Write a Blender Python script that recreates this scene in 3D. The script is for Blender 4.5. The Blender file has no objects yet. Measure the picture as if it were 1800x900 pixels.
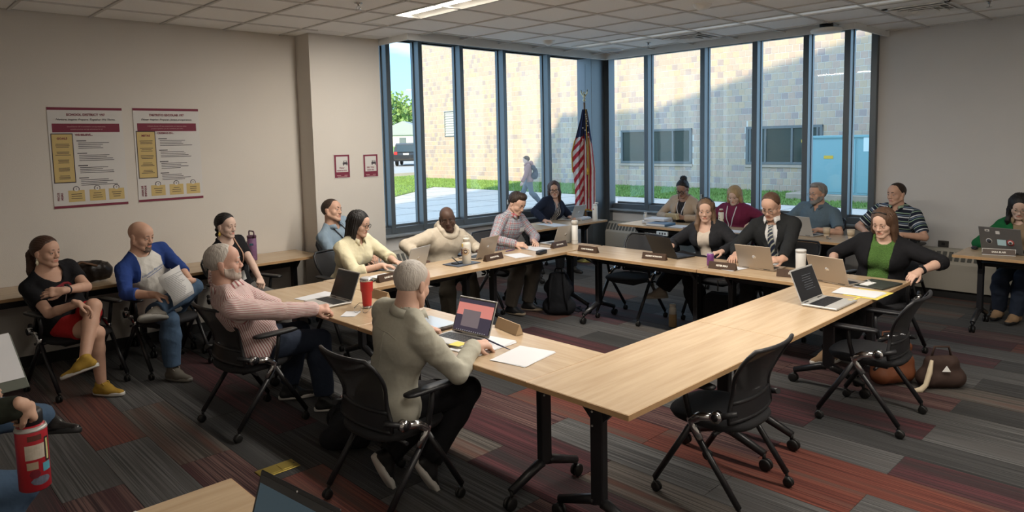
import bpy, bmesh, math, random
import numpy as np
from mathutils import Vector, Matrix
R_ = math.radians
SC = bpy.context.scene
COL = SC.collection
# ---------------------------------------------------------------- camera
H = 1.897                                  # height of the lens above the carpet (metres)
cd = bpy.data.cameras.new('camera'); cam = bpy.data.objects.new('camera', cd); COL.objects.link(cam)
cam.matrix_world = Matrix(((0.719, 0.080, -0.690, 0), (-0.695, 0.051, -0.717, 0), (-0.022, 0.995, 0.092, H), (0, 0, 0, 1)))
_r, _d, _f = np.array([0.71899, -0.69466, -0.02168]), np.array([-0.0798, -0.0515, -0.9955]), np.array([0.690, 0.7173, -0.0924])
_f /= np.linalg.norm(_f); _r -= _f * (_r @ _f); _r /= np.linalg.norm(_r); _u = np.cross(_r, _f)
cam.matrix_world = Matrix([[_r[i], _u[i], -_f[i], (0, 0, H)[i]] for i in range(3)] + [[0, 0, 0, 1]])
cd.sensor_width = 36; cd.lens = 24.48; cd.shift_y = -0.04886; cd.clip_start = 0.02; cd.clip_end = 400
SC.camera = cam
# ---------------------------------------------------------------- colour management
vs = SC.view_settings
SC.display_settings.display_device = 'sRGB'
vs.view_transform = 'Standard'; vs.look = 'None'; vs.gamma = 1; vs.use_curve_mapping = False
vs.exposure = 0.6
# ---------------------------------------------------------------- sky
W = bpy.data.worlds.new('sky'); SC.world = W; W.use_nodes = True
nt = W.node_tree; nt.nodes.clear()
def wn(t, **k):
    n = nt.nodes.new(t)
    for a, b in k.items(): setattr(n, a, b)
    return n
tc = wn('ShaderNodeTexCoord'); sp = wn('ShaderNodeSeparateXYZ'); nt.links.new(tc.outputs['Generated'], sp.inputs[0])
rp = wn('ShaderNodeValToRGB'); nt.links.new(sp.outputs['Z'], rp.inputs[0])
e = rp.color_ramp.elements; e[0].position = 0.0; e[0].color = (0.32, 0.64, 0.92, 1); e[1].position = 0.6; e[1].color = (0.32, 0.53, 0.82, 1)
ee = rp.color_ramp.elements.new(0.22); ee.color = (0.20, 0.50, 0.88, 1)
ns = wn('ShaderNodeTexNoise'); ns.inputs['Scale'].default_value = 3.2; ns.inputs['Detail'].default_value = 5
mp = wn('ShaderNodeMapping'); mp.inputs['Scale'].default_value = (1, 1, 3.0); nt.links.new(tc.outputs['Generated'], mp.inputs[0]); nt.links.new(mp.outputs[0], ns.inputs['Vector'])
cr = wn('ShaderNodeValToRGB'); cr.color_ramp.elements[0].position = 0.46; cr.color_ramp.elements[1].position = 0.66; nt.links.new(ns.outputs[0], cr.inputs[0])
mx = wn('ShaderNodeMix', data_type='RGBA'); nt.links.new(cr.outputs[0], mx.inputs[0]); nt.links.new(rp.outputs[0], mx.inputs[6]); mx.inputs[7].default_value = (0.95, 0.97, 1.0, 1)
bg = wn('ShaderNodeBackground'); bg.inputs['Strength'].default_value = 1.95; nt.links.new(mx.outputs[2], bg.inputs[0])
ow = wn('ShaderNodeOutputWorld'); nt.links.new(bg.outputs[0], ow.inputs[0])
# ---------------------------------------------------------------- sun (low, warm, from behind the building)
sd = bpy.data.lights.new('sun', 'SUN'); sun = bpy.data.objects.new('sun', sd); COL.objects.link(sun)
sd.energy = 4.7; sd.color = (1.0, 0.77, 0.45); sd.angle = R_(0.9)
SUN = Vector((1.0, 0.963, -0.626)).normalized()
sun.rotation_euler = SUN.to_track_quat('-Z', 'Y').to_euler(); sun.location = (-6, -6, 14)
# ---------------------------------------------------------------- helpers
def tag(o, label=None, cat=None, group=None, kind=None):
    if label: o['label'] = label
    if cat: o['category'] = cat
    if group: o['group'] = group
    if kind: o['kind'] = kind
    return o
def thing(name, loc, label, cat, rz=0.0, group=None, kind=None):
    o = bpy.data.objects.new(name, None); COL.objects.link(o); o.empty_display_size = 0.1
    o.location = loc; o.rotation_euler = (0, 0, rz)
    return tag(o, label, cat, group, kind)
def mesh_np(name, V, F, mats=None, mi=None, smooth=False):
    """V (n,3), F list of polygons or (m,4)/(m,3) array"""
    me = bpy.data.meshes.new(name)
    V = np.asarray(V, np.float32)
    if isinstance(F, np.ndarray):
        n = F.shape[1]; m = len(F)
        me.vertices.add(len(V)); me.vertices.foreach_set('co', V.ravel())
        me.loops.add(m * n); me.loops.foreach_set('vertex_index', F.ravel().astype(np.int32))
        me.polygons.add(m); me.polygons.foreach_set('loop_start', np.arange(0, m * n, n, dtype=np.int32))
        me.update(calc_edges=True)
    else:
        me.from_pydata(V.tolist(), [], [list(map(int, f)) for f in F])
    if mats is not None:
        for m_ in (mats if isinstance(mats, (list, tuple)) else [mats]): me.materials.append(m_)
    if mi is not None: me.polygons.foreach_set('material_index', np.asarray(mi, np.int32))
    if smooth: me.polygons.foreach_set('use_smooth', np.ones(len(me.polygons), bool))
    return me
def link(name, me, parent=None, loc=(0, 0, 0)):
    o = bpy.data.objects.new(name, me); COL.objects.link(o)
    o.location = loc
    if parent is not None: o.parent = parent
    return o
class MB:
    def __init__(s): s.V = []; s.F = []; s.M = []; s.n = 0; s.S = []
    def add(s, V, F, m=0, sm=False):
        V = [tuple(map(float, v)) for v in V]
        s.V += V; s.F += [tuple(i + s.n for i in f) for f in F]; s.M += [m] * len(F); s.S += [sm] * len(F); s.n += len(V)
        return s
    def box(s, c, d, b=0.0, m=0, rot=None):
        hx, hy, hz = d[0] / 2, d[1] / 2, d[2] / 2
        b = min(b, hx * .98, hy * .98, hz * .98)
        if b <= 0:
            V = [(x * hx, y * hy, z * hz) for x in (-1, 1) for y in (-1, 1) for z in (-1, 1)]
            F = [(0, 1, 3, 2), (4, 6, 7, 5), (0, 4, 5, 1), (2, 3, 7, 6), (0, 2, 6, 4), (1, 5, 7, 3)]
        else:
            V = []; ix = {}
            for x in (-1, 1):
                for y in (-1, 1):
                    for z in (-1, 1):
                        ix[x, y, z, 0] = len(V); V.append((x * hx, y * (hy - b), z * (hz - b)))
                        ix[x, y, z, 1] = len(V); V.append((x * (hx - b), y * hy, z * (hz - b)))
                        ix[x, y, z, 2] = len(V); V.append((x * (hx - b), y * (hy - b), z * hz))
            F = []
            def q(f, n):
                a = [np.array(V[i]) for i in f]
                if np.dot(np.cross(a[1] - a[0], a[2] - a[0]), n) < 0: f = f[::-1]
                F.append(tuple(f))
            for t in (-1, 1):
                q([ix[t, -1, -1, 0], ix[t, 1, -1, 0], ix[t, 1, 1, 0], ix[t, -1, 1, 0]], (t, 0, 0))
                q([ix[-1, t, -1, 1], ix[1, t, -1, 1], ix[1, t, 1, 1], ix[-1, t, 1, 1]], (0, t, 0))
                q([ix[-1, -1, t, 2], ix[1, -1, t, 2], ix[1, 1, t, 2], ix[-1, 1, t, 2]], (0, 0, t))
            for p in (-1, 1):
                for r in (-1, 1):
                    q([ix[p, r, -1, 0], ix[p, r, 1, 0], ix[p, r, 1, 1], ix[p, r, -1, 1]], (p, r, 0))
                    q([ix[p, -1, r, 0], ix[p, 1, r, 0], ix[p, 1, r, 2], ix[p, -1, r, 2]], (p, 0, r))
                    q([ix[-1, p, r, 1], ix[1, p, r, 1], ix[1, p, r, 2], ix[-1, p, r, 2]], (0, p, r))
                    for z in (-1, 1): q([ix[p, r, z, 0], ix[p, r, z, 1], ix[p, r, z, 2]], (p, r, z))
        if rot is not None: V = [tuple(rot @ Vector(v)) for v in V]
        return s.add([(v[0] + c[0], v[1] + c[1], v[2] + c[2]) for v in V], F, m)
    def tube(s, pts, r, n=8, m=0, caps=True, sm=True, flat=None):
        """swept tube; r scalar or list; flat=(ratio, axis) squashes along axis"""
        pts = [Vector(p) for p in pts]; rs = r if isinstance(r, (list, tuple)) else [r] * len(pts)
        V = []; up = None
        for i, p in enumerate(pts):
            t = (pts[min(i + 1, len(pts) - 1)] - pts[max(i - 1, 0)])
            t = t.normalized() if t.length > 1e-9 else Vector((0, 0, 1))
            if up is None:
                up = Vector((0, 0, 1)) if abs(t.z) < .9 else Vector((1, 0, 0))
            a = (up - t * up.dot(t)).normalized(); bb = t.cross(a); up = a
            for k in range(n):
                q = a * math.cos(2 * math.pi * k / n) * rs[i] + bb * math.sin(2 * math.pi * k / n) * rs[i]
                if flat is not None:
                    ax = Vector(flat[1]); q = q - ax * (q.dot(ax) * (1 - flat[0]))
                V.append(p + q)
        F = []
        for i in range(len(pts) - 1):
            for k in range(n):
                k2 = (k + 1) % n
                F.append((i * n + k, i * n + k2, (i + 1) * n + k2, (i + 1) * n + k))
        s.add(V, F, m, sm)
        if caps:
            b = s.n - len(V)
            s.F += [tuple(b + k for k in range(n))[::-1], tuple(b + (len(pts) - 1) * n + k for k in range(n))]; s.M += [m, m]; s.S += [False, False]
        return s
    def lathe(s, prof, c=(0, 0, 0), n=20, m=0, sm=True, rot=None, caps=True):
        """prof: list of (r, z)"""
        V = []
        for r, z in prof:
            for k in range(n):
                v = Vector((r * math.cos(2 * math.pi * k / n), r * math.sin(2 * math.pi * k / n), z))
                if rot is not None: v = rot @ v
                V.append((v[0] + c[0], v[1] + c[1], v[2] + c[2]))
        F = [(i * n + k, i * n + (k + 1) % n, (i + 1) * n + (k + 1) % n, (i + 1) * n + k) for i in range(len(prof) - 1) for k in range(n)]
        s.add(V, F, m, sm); b = s.n - len(V)
        if caps:
            if prof[0][0] > 1e-5: s.F.append(tuple(b + k for k in range(n))[::-1]); s.M.append(m); s.S.append(False)
            if prof[-1][0] > 1e-5: s.F.append(tuple(b + (len(prof) - 1) * n + k for k in range(n))); s.M.append(m); s.S.append(False)
        return s
    def sphere(s, c, r, n=12, m=0, rot=None):
        r = (r, r, r) if not isinstance(r, (tuple, list)) else r
        V = []; F = []
        k2 = n // 2
        for i in range(k2 + 1):
            a = math.pi * i / k2
            for k in range(n):
                b = 2 * math.pi * k / n
                v = Vector((r[0] * math.sin(a) * math.cos(b), r[1] * math.sin(a) * math.sin(b), -r[2] * math.cos(a)))
                if rot is not None: v = rot @ v
                V.append((v[0] + c[0], v[1] + c[1], v[2] + c[2]))
        for i in range(k2):
            for k in range(n): F.append((i * n + k, i * n + (k + 1) % n, (i + 1) * n + (k + 1) % n, (i + 1) * n + k))
        return s.add(V, F, m, True)
    def prism(s, poly, z0, z1, m=0, axis='z'):
        n = len(poly)
        def p(a, b, c): return {'z': (a, b, c), 'x': (c, a, b), 'y': (b, c, a)}[axis]
        V = [p(a, b, z0) for a, b in poly] + [p(a, b, z1) for a, b in poly]
        area = sum(poly[i][0] * poly[(i + 1) % n][1] - poly[(i + 1) % n][0] * poly[i][1] for i in range(n))
        F = [tuple(range(n))[::-1], tuple(range(n, 2 * n))] + [(i, (i + 1) % n, n + (i + 1) % n, n + i) for i in range(n)]
        if (area < 0): F = [f[::-1] for f in F]
        return s.add(V, F, m)
    def quad(s, a, b, c, d, m=0): return s.add([a, b, c, d], [(0, 1, 2, 3)], m)
    def xf(s, M, i0=0):
        s.V = s.V[:i0] + [tuple(M @ Vector(v)) for v in s.V[i0:]]; return s
    def mesh(s, name, mats):
        me = bpy.data.meshes.new(name); me.from_pydata(s.V, [], s.F)
        for m_ in (mats if isinstance(mats, (list, tuple)) else [mats]): me.materials.append(m_)
        me.polygons.foreach_set('material_index', s.M); me.polygons.foreach_set('use_smooth', s.S); me.update()
        return me
    def build(s, name, mats, parent=None, loc=(0, 0, 0)): return link(name, s.mesh(name, mats), parent, loc)
def dup(root, loc, rz=None, label=None, group=None):
    """copy of a thing with copies of its parts and sub-parts (mesh data shared)"""
    r = root.copy(); COL.objects.link(r); r.location = loc
    if rz is not None: r.rotation_euler = (0, 0, rz)
    if label: r['label'] = label
    if group: r['group'] = group
    for ch in list(root.children):
        c = ch.copy(); COL.objects.link(c); c.parent = r
        for g in list(ch.children):
            d = g.copy(); COL.objects.link(d); d.parent = c
    return r
# ---------------------------------------------------------------- materials
def mat(name, col, rough=.6, metal=0, spec=.4, noise=0, nscale=20, bump=0, bscale=60, alpha=None, emit=None, coat=0, stretch=None, sheen=0, bdist=.01):
    m = bpy.data.materials.new(name); m.use_nodes = True; t = m.node_tree; b = t.nodes['Principled BSDF']
    b.inputs['Base Color'].default_value = (*col, 1); b.inputs['Roughness'].default_value = rough; b.inputs['Metallic'].default_value = metal
    b.inputs['Specular IOR Level'].default_value = spec
    if coat: b.inputs['Coat Weight'].default_value = coat
    if sheen: b.inputs['Sheen Weight'].default_value = sheen
    if emit: b.inputs['Emission Color'].default_value = (*emit[0], 1); b.inputs['Emission Strength'].default_value = emit[1]
    if noise or bump:
        co = t.nodes.new('ShaderNodeTexCoord'); src = co.outputs['Object']
        if stretch:
            mpn = t.nodes.new('ShaderNodeMapping'); mpn.inputs['Scale'].default_value = stretch; t.links.new(src, mpn.inputs[0]); src = mpn.outputs[0]
    if noise:
        n = t.nodes.new('ShaderNodeTexNoise'); n.inputs['Scale'].default_value = nscale; n.inputs['Detail'].default_value = 4; t.links.new(src, n.inputs['Vector'])
        x = t.nodes.new('ShaderNodeMix'); x.data_type = 'RGBA'; t.links.new(n.outputs[0], x.inputs[0])
        x.inputs[6].default_value = (*[max(0, c * (1 - noise)) for c in col], 1); x.inputs[7].default_value = (*[min(1, c * (1 + noise)) for c in col], 1)
        t.links.new(x.outputs[2], b.inputs['Base Color'])
    if bump:
        n = t.nodes.new('ShaderNodeTexNoise'); n.inputs['Scale'].default_value = bscale; n.inputs['Detail'].default_value = 3; t.links.new(src, n.inputs['Vector'])
        u = t.nodes.new('ShaderNodeBump'); u.inputs['Strength'].default_value = bump; u.inputs['Distance'].default_value = bdist; t.links.new(n.outputs[0], u.inputs['Height']); t.links.new(u.outputs[0], b.inputs['Normal'])
    return m
def nodes(m): return m.node_tree, m.node_tree.nodes['Principled BSDF']
M = {}
M['black'] = mat('black_plastic', (.012, .012, .014), .45)
M['blackmetal'] = mat('black_powder_coat', (.010, .010, .012), .38, spec=.5)
M['chrome'] = mat('chrome', (.55, .55, .56), .18, 1)
M['white'] = mat('white_plastic', (.75, .75, .73), .4)
M['silver'] = mat('silver_aluminium', (.46, .45, .43), .42, .35)
M['silverwarm'] = mat('champagne_aluminium', (.38, .315, .25), .42, .35)
M['paper'] = mat('white_paper', (.60, .60, .62), .8, noise=.03, nscale=6)
M['seatfab'] = mat('black_seat_fabric', (.014, .014, .016), .9, noise=.3, nscale=300, bump=.2, bscale=400)
M['rubber'] = mat('caster_rubber', (.008, .008, .008), .5)
# ================================================================ room
CEIL = H + 1.213; T = .737
XB, YL, YP = 9.19, 7.33, 7.02            # right wall plane, left wall plane, pillar front
def plaster(name, col): return mat(name, col, .85, noise=.03, nscale=3, bump=.12, bscale=160)
M['wall'] = plaster('wall_paint', (.60, .56, .51))
M['wall2'] = plaster('wall_paint_window', (.62, .60, .58))
M['trimw'] = mat('white_trim', (.75, .76, .75), .6)
M['base'] = mat('dark_rubber_base', (.02, .02, .02), .6)
M['tile'] = mat('ceiling_tile', (.88, .88, .87), .95, noise=.04, nscale=60, bump=.25, bscale=150)
M['grid'] = mat('ceiling_grid_white', (.60, .59, .57), .6)
M['slab'] = mat('concrete_slab', (.05, .05, .05), .9)
M['alu'] = mat('anodized_window_frame', (.115, .135, .150), .36, .35, spec=.6)
M['sillm'] = mat('window_sill_metal', (.30, .33, .35), .4, .3)
def struct(name, mb, m): return tag(mb.build(name, m), kind='structure')
# floor slab + carpet planks (12 x 48 inch, lengthways along y)
fl = struct('floor', MB().box((4.1, 3.0, -.06), (10.7, 10.0, .10)), M['slab'])
def carpet(name, a, b, c, warm):
    m = bpy.data.materials.new(name); m.use_nodes = True; t, bs = nodes(m)
    bs.inputs['Roughness'].default_value = .95; bs.inputs['Specular IOR Level'].default_value = .15; bs.inputs['Sheen Weight'].default_value = .12; bs.inputs['Sheen Roughness'].default_value = .45
    oi = t.nodes.new('ShaderNodeObjectInfo'); tcn = t.nodes.new('ShaderNodeTexCoord')
    ad = t.nodes.new('ShaderNodeVectorMath'); ad.operation = 'ADD'; cb = t.nodes.new('ShaderNodeCombineXYZ')
    mu = t.nodes.new('ShaderNodeMath'); mu.operation = 'MULTIPLY'; mu.inputs[1].default_value = 37.0
    t.links.new(oi.outputs['Random'], mu.inputs[0]); t.links.new(mu.outputs[0], cb.inputs[0]); t.links.new(mu.outputs[0], cb.inputs[1])
    t.links.new(tcn.outputs['Object'], ad.inputs[0]); t.links.new(cb.outputs[0], ad.inputs[1])
    def noise(sc, scale, det):
        mpn = t.nodes.new('ShaderNodeMapping'); mpn.inputs['Scale'].default_value = sc; t.links.new(ad.outputs[0], mpn.inputs[0])
        n = t.nodes.new('ShaderNodeTexNoise'); n.inputs['Scale'].default_value = scale; n.inputs['Detail'].default_value = det; t.links.new(mpn.outputs[0], n.inputs['Vector']); return n
    n1 = noise((1, .009, 1), 95, 2); n2 = noise((1, .06, 1), 7, 2); n3 = noise((1, 1, 1), 500, 2)
    r1 = t.nodes.new('ShaderNodeValToRGB'); r1.color_ramp.elements[0].position = .42; r1.color_ramp.elements[1].position = .60
    t.links.new(n1.outputs[0], r1.inputs[0])
    mxa = t.nodes.new('ShaderNodeMix'); mxa.data_type = 'RGBA'; t.links.new(r1.outputs[0], mxa.inputs[0]); mxa.inputs[6].default_value = (*[k * .72 for k in a], 1); mxa.inputs[7].default_value = (*[k * 1.3 for k in b], 1)
    r2 = t.nodes.new('ShaderNodeValToRGB'); r2.color_ramp.elements[0].position = .5 - warm; r2.color_ramp.elements[1].position = .5 + .18
    t.links.new(n2.outputs[0], r2.inputs[0])
    mxb = t.nodes.new('ShaderNodeMix'); mxb.data_type = 'RGBA'; t.links.new(r2.outputs[0], mxb.inputs[0]); t.links.new(mxa.outputs[2], mxb.inputs[6]); mxb.inputs[7].default_value = (*c, 1)
    hv = t.nodes.new('ShaderNodeHueSaturation'); t.links.new(mxb.outputs[2], hv.inputs['Color'])
    ma = t.nodes.new('ShaderNodeMath'); ma.operation = 'MULTIPLY_ADD'; ma.inputs[1].default_value = .5; ma.inputs[2].default_value = .75; t.links.new(n3.outputs[0], ma.inputs[0]); t.links.new(ma.outputs[0], hv.inputs['Value'])
    t.links.new(hv.outputs[0], bs.inputs['Base Color'])
    bu = t.nodes.new('ShaderNodeBump'); bu.inputs['Strength'].default_value = .5; bu.inputs['Distance'].default_value = .004; t.links.new(n1.outputs[0], bu.inputs['Height']); t.links.new(bu.outputs[0], bs.inputs['Normal'])
    return m
CP = [carpet('carpet_grey', (0.038, 0.038, 0.038), (0.076, 0.075, 0.074), (0.054, 0.051, 0.050), .1),
      carpet('carpet_charcoal', (0.016, 0.016, 0.016), (0.038, 0.037, 0.037), (0.022, 0.022, 0.022), .1),
      carpet('carpet_brown_grey', (0.045, 0.038, 0.032), (0.076, 0.066, 0.058), (0.076, 0.032, 0.022), .02),
      carpet('carpet_rust', (0.076, 0.017, 0.012), (0.098, 0.028, 0.018), (0.067, 0.038, 0.030), .02),
      carpet('carpet_burgundy', (0.031, 0.009, 0.012), (0.058, 0.016, 0.019), (0.020, 0.013, 0.014), .05),
      carpet('carpet_burgundy_striped', (0.025, 0.008, 0.010), (0.090, 0.049, 0.043), (0.040, 0.012, 0.014), .05)]
rng = random.Random(12)
PX, PL = .305, 1.22
pl_me = []
for cm in CP:
    pl_me.append(MB().box((0, 0, -.005), (PX - .0016, PL - .0016, .010), .0015).mesh('carpet_tile', cm))
special = {}   # (column, index) -> colour, measured from the photograph
def plank_at(x, y):
    i = math.floor((x - .72) / PX); off = .61 * (i % 2)
    j = math.floor((y - .65 - off) / PL); return i, j
for (x, y), c in {(1.15, 5.4): 3, (1.45, 5.0): 2, (1.45, 6.1): 0, (1.15, 4.3): 0, (.85, 4.6): 0, (1.45, 4.0): 5, (1.15, 3.7): 0, (.85, 3.6): 5, (1.75, 4.3): 1, (1.75, 5.6): 1,
                  (2.05, 5.0): 4, (2.05, 4.0): 1, (1.75, 3.3): 3, (2.05, 2.8): 0, (2.35, 3.2): 0, (2.65, 2.9): 3, (2.35, 2.2): 5, (2.65, 2.2): 4, (2.95, 2.6): 4, (2.95, 1.5): 2, (3.25, 2.1): 0,
                  (3.2, 1.6): 1, (3.6, 1.5): 3, (3.9, 1.0): 3, (3.6, .6): 0, (3.3, 1.0): 0, (4.2, 1.5): 0, (4.5, 1.6): 1, (4.8, 1.5): 4, (5.1, 1.5): 0, (5.4, 1.3): 5, (4.55, .7): 1, (4.85, .7): 0, (5.15, .7): 0,
                  (5.7, 1.5): 2, (6.1, 1.6): 0, (6.1, .8): 1, (6.45, 1.3): 0, (6.75, 1.5): 4, (7.0, 1.3): 0, (7.35, 1.5): 4, (7.65, 1.3): 5, (5.2, 4.0): 1, (4.9, 4.6): 4, (4.6, 4.6): 0, (5.2, 5.1): 0, (5.5, 4.4): 0, (5.8, 4.5): 4, (4.9, 3.6): 0, (4.6, 3.4): 0}.items():
    special[plank_at(x, y)] = c
cnt = 0
for i in range(-5, 28):
    x = .72 + PX * (i + .5)
    if x > 9.25 or x < -.7: continue
    off = .61 * (i % 2)
    for j in range(-3, 7):
        yc = .65 + off + PL * (j + .5)
        if yc - PL / 2 > 7.3 or yc + PL / 2 < -.6: continue
        if x < .9 and yc + PL / 2 < 2.2: continue
        if x > 3.0 and yc + PL / 2 < (x - 3) * .12 - .5: continue
        c = special.get((i, j), rng.choices([0, 1, 2, 3, 4, 5], [34, 22, 14, 8, 12, 10])[0])
        link('carpet_tile', pl_me[c], fl, (x, yc, 0)); cnt += 1
# walls
struct('wall_left', MB().box((1.6, YL + .15, 1.7), (6.1, .3, 3.5)), M['wall'])
struct('wall_pillar', MB().box((4.20, 7.30, 1.7), (.89, .56, 3.5)), M['wall'])
struct('wall_right', MB().box((XB + .15, .75, 1.7), (.3, 4.76, 3.5)), M['wall2'])
struct('wall_window_left', MB().box((6.85, 7.46, .33), (4.42, .30, .80)), M['wall2'])
struct('wall_window_right', MB().box((9.30, 5.25, .33), (.30, 4.24, .80)), M['wall2'])
struct('wall_header', MB().box((6.85, 7.50, 3.42), (4.42, .3, .42)).box((9.34, 5.25, 3.42), (.3, 4.24, .42)), M['wall2'])
struct('wall_back', MB().box((-1.15, 3.0, 1.7), (.2, 9.2, 3.5)), M['wall'])
struct('wall_near', MB().box((4.1, -1.7, 1.7), (10.4, .2, 3.5)), M['wall'])
struct('baseboard_left', MB().box((1.4, YL - .006, .05), (4.7, .012, .10)), M['base'])
struct('baseboard_right', MB().box((XB - .006, .75, .05), (.012, 4.76, .10)), M['base'])
# ceiling : T-bar grid with lay-in tiles
ce = struct('ceiling', MB().box((4.1, 2.9, CEIL + .10), (10.3, 9.2, .04)), M['slab'])
GX0, GY0, G = 4.80, 3.757, .6096
EX, EY = 8.13, 6.435                         # soffit edges beside the windows
gb = MB()
XL, XR, YN, YF = -.85, XB, -1.6, YL
xs = [GX0 + G * k for k in range(-10, 8)]; ys = [GY0 + G * k for k in range(-9, 7)]
def ymax(x): return YL if x < 4.645 else EY
for x in xs:
    if XL < x < EX: gb.box((x, (YN + ymax(x)) / 2, CEIL - .002), (.024, ymax(x) - YN, .012))
    elif EX <= x < XR: gb.box((x, (YN + 2.98) / 2, CEIL - .002), (.024, 2.98 - YN, .012))
for y in ys:
    x1 = XR if y < 2.98 else (EX if y < EY else 3.75)
    if YN < y < YF: gb.box(((XL + x1) / 2, y, CEIL - .0021), (x1 - XL, .024, .0118))
gb.build('grid_bar', M['grid'], ce)
tile_me = MB().box((0, 0, .008), (G - .026, G - .026, .016), .003).mesh('ceiling_tile', M['tile'])
LX0, LX1 = 3.88, 4.20                        # lit light trough, unlit one at 7.0..7.18
skip = set()
for i, x in enumerate(xs):
    for j, y in enumerate(ys):
        x1, y1 = min(x + G, XR), min(y + G, YF)
        xc, yc = x + G / 2, y + G / 2
        if x < -.9 or y < -1.3: continue
        if x >= XR - .02 or y >= YF - .02: continue
        # clip to soffit edges
        if yc > EY and xc > 4.645: continue
        if xc > EX and yc > 2.98: continue
        if x < 4.645 - .01 and x1 > 4.645 and y > EY: x1 = 4.64
        if y < 2.98 < y1 and x > EX: y1 = 2.97
        if x < EX < x1 and y > 2.98 - .3: x1 = EX
        if y < EY < y1 and x > 4.3: y1 = EY
        segs = [(x, x1)]
        for a, b in ((LX0, LX1), (7.0, 7.18)):
            if y1 <= (6.14 if a < 5 else 6.09) + .02:
                new = []
                for s0, s1 in segs:
                    if b <= s0 or a >= s1: new.append((s0, s1))
                    else:
                        if a - s0 > .03: new.append((s0, a))
                        if s1 - b > .03: new.append((b, s1))
                segs = new
        for s0, s1 in segs:
            if s1 - s0 < .05 or y1 - y < .05: continue
            o = link('ceiling_tile', tile_me, ce, ((s0 + s1) / 2, (y + y1) / 2, CEIL + .002))
            o.scale = ((s1 - s0 - .026) / (G - .026), (y1 - y - .026) / (G - .026), 1)
tr = MB()
tr.box(((4.645 + EX) / 2, EY + .012, CEIL + .02), (EX - 4.645 + .024, .024, .17), .003)
tr.box((EX + .012, (EY + 2.98) / 2, CEIL + .02), (.024, EY - 2.98, .17), .003)
tr.box((4.657, (EY + 7.4) / 2 + .01, CEIL + .02), (.024, 7.4 - EY, .17), .003)
tr.box(((EX + 9.3) / 2, 2.968, CEIL + .02), (9.3 - EX, .024, .17), .003)
struct('trim_1', tr, M['trimw'])
# pocket lid above the windows (dark recess for the shades)
struct('trim_2', MB().box(((4.6 + 9.4) / 2, (EY + 7.6) / 2, CEIL + .30), (4.8, 7.6 - EY, .03)).box(((EX + 9.4) / 2, (2.95 + EY) / 2, CEIL + .30), (9.4 - EX, EY - 2.95, .03)), M['wall2'])
# ---------------------------------------------------------------- windows
def glass_mat():
    m = bpy.data.materials.new('window_glass'); m.use_nodes = True; t = m.node_tree; t.nodes.clear()
    tr_ = t.nodes.new('ShaderNodeBsdfTransparent'); tr_.inputs[0].default_value = (.93, .96, .96, 1)
    gl = t.nodes.new('ShaderNodeBsdfGlossy'); gl.inputs['Roughness'].default_value = .02
    lw_ = t.nodes.new('ShaderNodeLayerWeight'); lw_.inputs['Blend'].default_value = .5
    pw = t.nodes.new('ShaderNodeMath'); pw.operation = 'POWER'; pw.inputs[1].default_value = 4.5; t.links.new(lw_.outputs['Facing'], pw.inputs[0])
    fr = t.nodes.new('ShaderNodeMath'); fr.operation = 'MULTIPLY_ADD'; fr.inputs[1].default_value = .5; fr.inputs[2].default_value = .025; t.links.new(pw.outputs[0], fr.inputs[0])
    mx_ = t.nodes.new('ShaderNodeMixShader'); o = t.nodes.new('ShaderNodeOutputMaterial')
    t.links.new(fr.outputs[0], mx_.inputs[0]); t.links.new(tr_.outputs[0], mx_.inputs[1]); t.links.new(gl.outputs[0], mx_.inputs[2]); t.links.new(mx_.outputs[0], o.inputs[0]); return m
M['glass'] = glass_mat()
SZ = .765; GB, GT = .845, 3.30
YF_, YG = 7.30, 7.42                          # mullion front, glass plane on the left
XF_, XG = 9.13, 9.25
MW = .062
w1 = tag(MB().box((6.85, YF_ + .06, .805), (4.30, .10, .080), .004).box((6.85, YG, 3.25), (4.3, .09, .12)).build('window_1', M['alu']), kind='structure')
MB().box((6.85, 7.29, SZ - .014), (4.30, .16, .028), .004).build('window_sill', M['sillm'], w1)
mxs = [4.99 - MW / 2, 5.484 - MW / 2, 6.171 - MW / 2, 6.968 - MW / 2, 7.897 - MW / 2]
for x in mxs + [4.70]:
    mb = MB().box((x, (YF_ + YG + .03) / 2, 2.03), (MW, YG + .03 - YF_, 2.50), .003)
    mb.box((x, YG + .01, 2.03), (MW + .03, .05, 2.5), .002)
    mb.build('mullion', M['alu'], w1)
pe = [4.70] + mxs + [8.66]
for a, b in zip(pe[:-1], pe[1:]): MB().box(((a + b) / 2, YG, 2.04), (b - a - MW + .004, .008, 2.42)).build('pane', M['glass'], w1)
for a, b in zip(pe[:-1], pe[1:]):
    MB().box(((a + b) / 2, YG, GB + .012), (b - a - MW, .05, .03), .003).build('glazing_bead', M['alu'], w1)
w2 = tag(MB().box((XF_ + .06, 5.1, .805), (.10, 4.0, .080), .004).box((XG, 5.1, 3.25), (.09, 4.0, .12)).build('window_2', M['alu']), kind='structure')
MB().box((9.12, 5.1, SZ - .014), (.16, 4.0, .028), .004).build('window_sill', M['sillm'], w2)
mys = [6.461 - MW / 2, 5.473 - MW / 2, 4.667 - MW / 2, 3.963 - MW / 2, 3.447 - MW / 2]
for y in mys + [3.10]:
    mb = MB().box(((XF_ + XG + .03) / 2, y, 2.03), (XG + .03 - XF_, MW + .012, 2.50), .003)
    mb.box((XG + .01, y, 2.03), (.05, MW + .03, 2.5), .002)
    mb.build('mullion', M['alu'], w2)
pe = [7.10] + mys + [3.10]
for a, b in zip(pe[:-1], pe[1:]):
    MB().box((XG, (a + b) / 2, 2.04), (.008, a - b - MW + .004, 2.42)).build('pane', M['glass'], w2)
    MB().box((XG, (a + b) / 2, GB + .012), (.05, a - b - MW, .03), .003).build('glazing_bead', M['alu'], w2)
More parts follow.
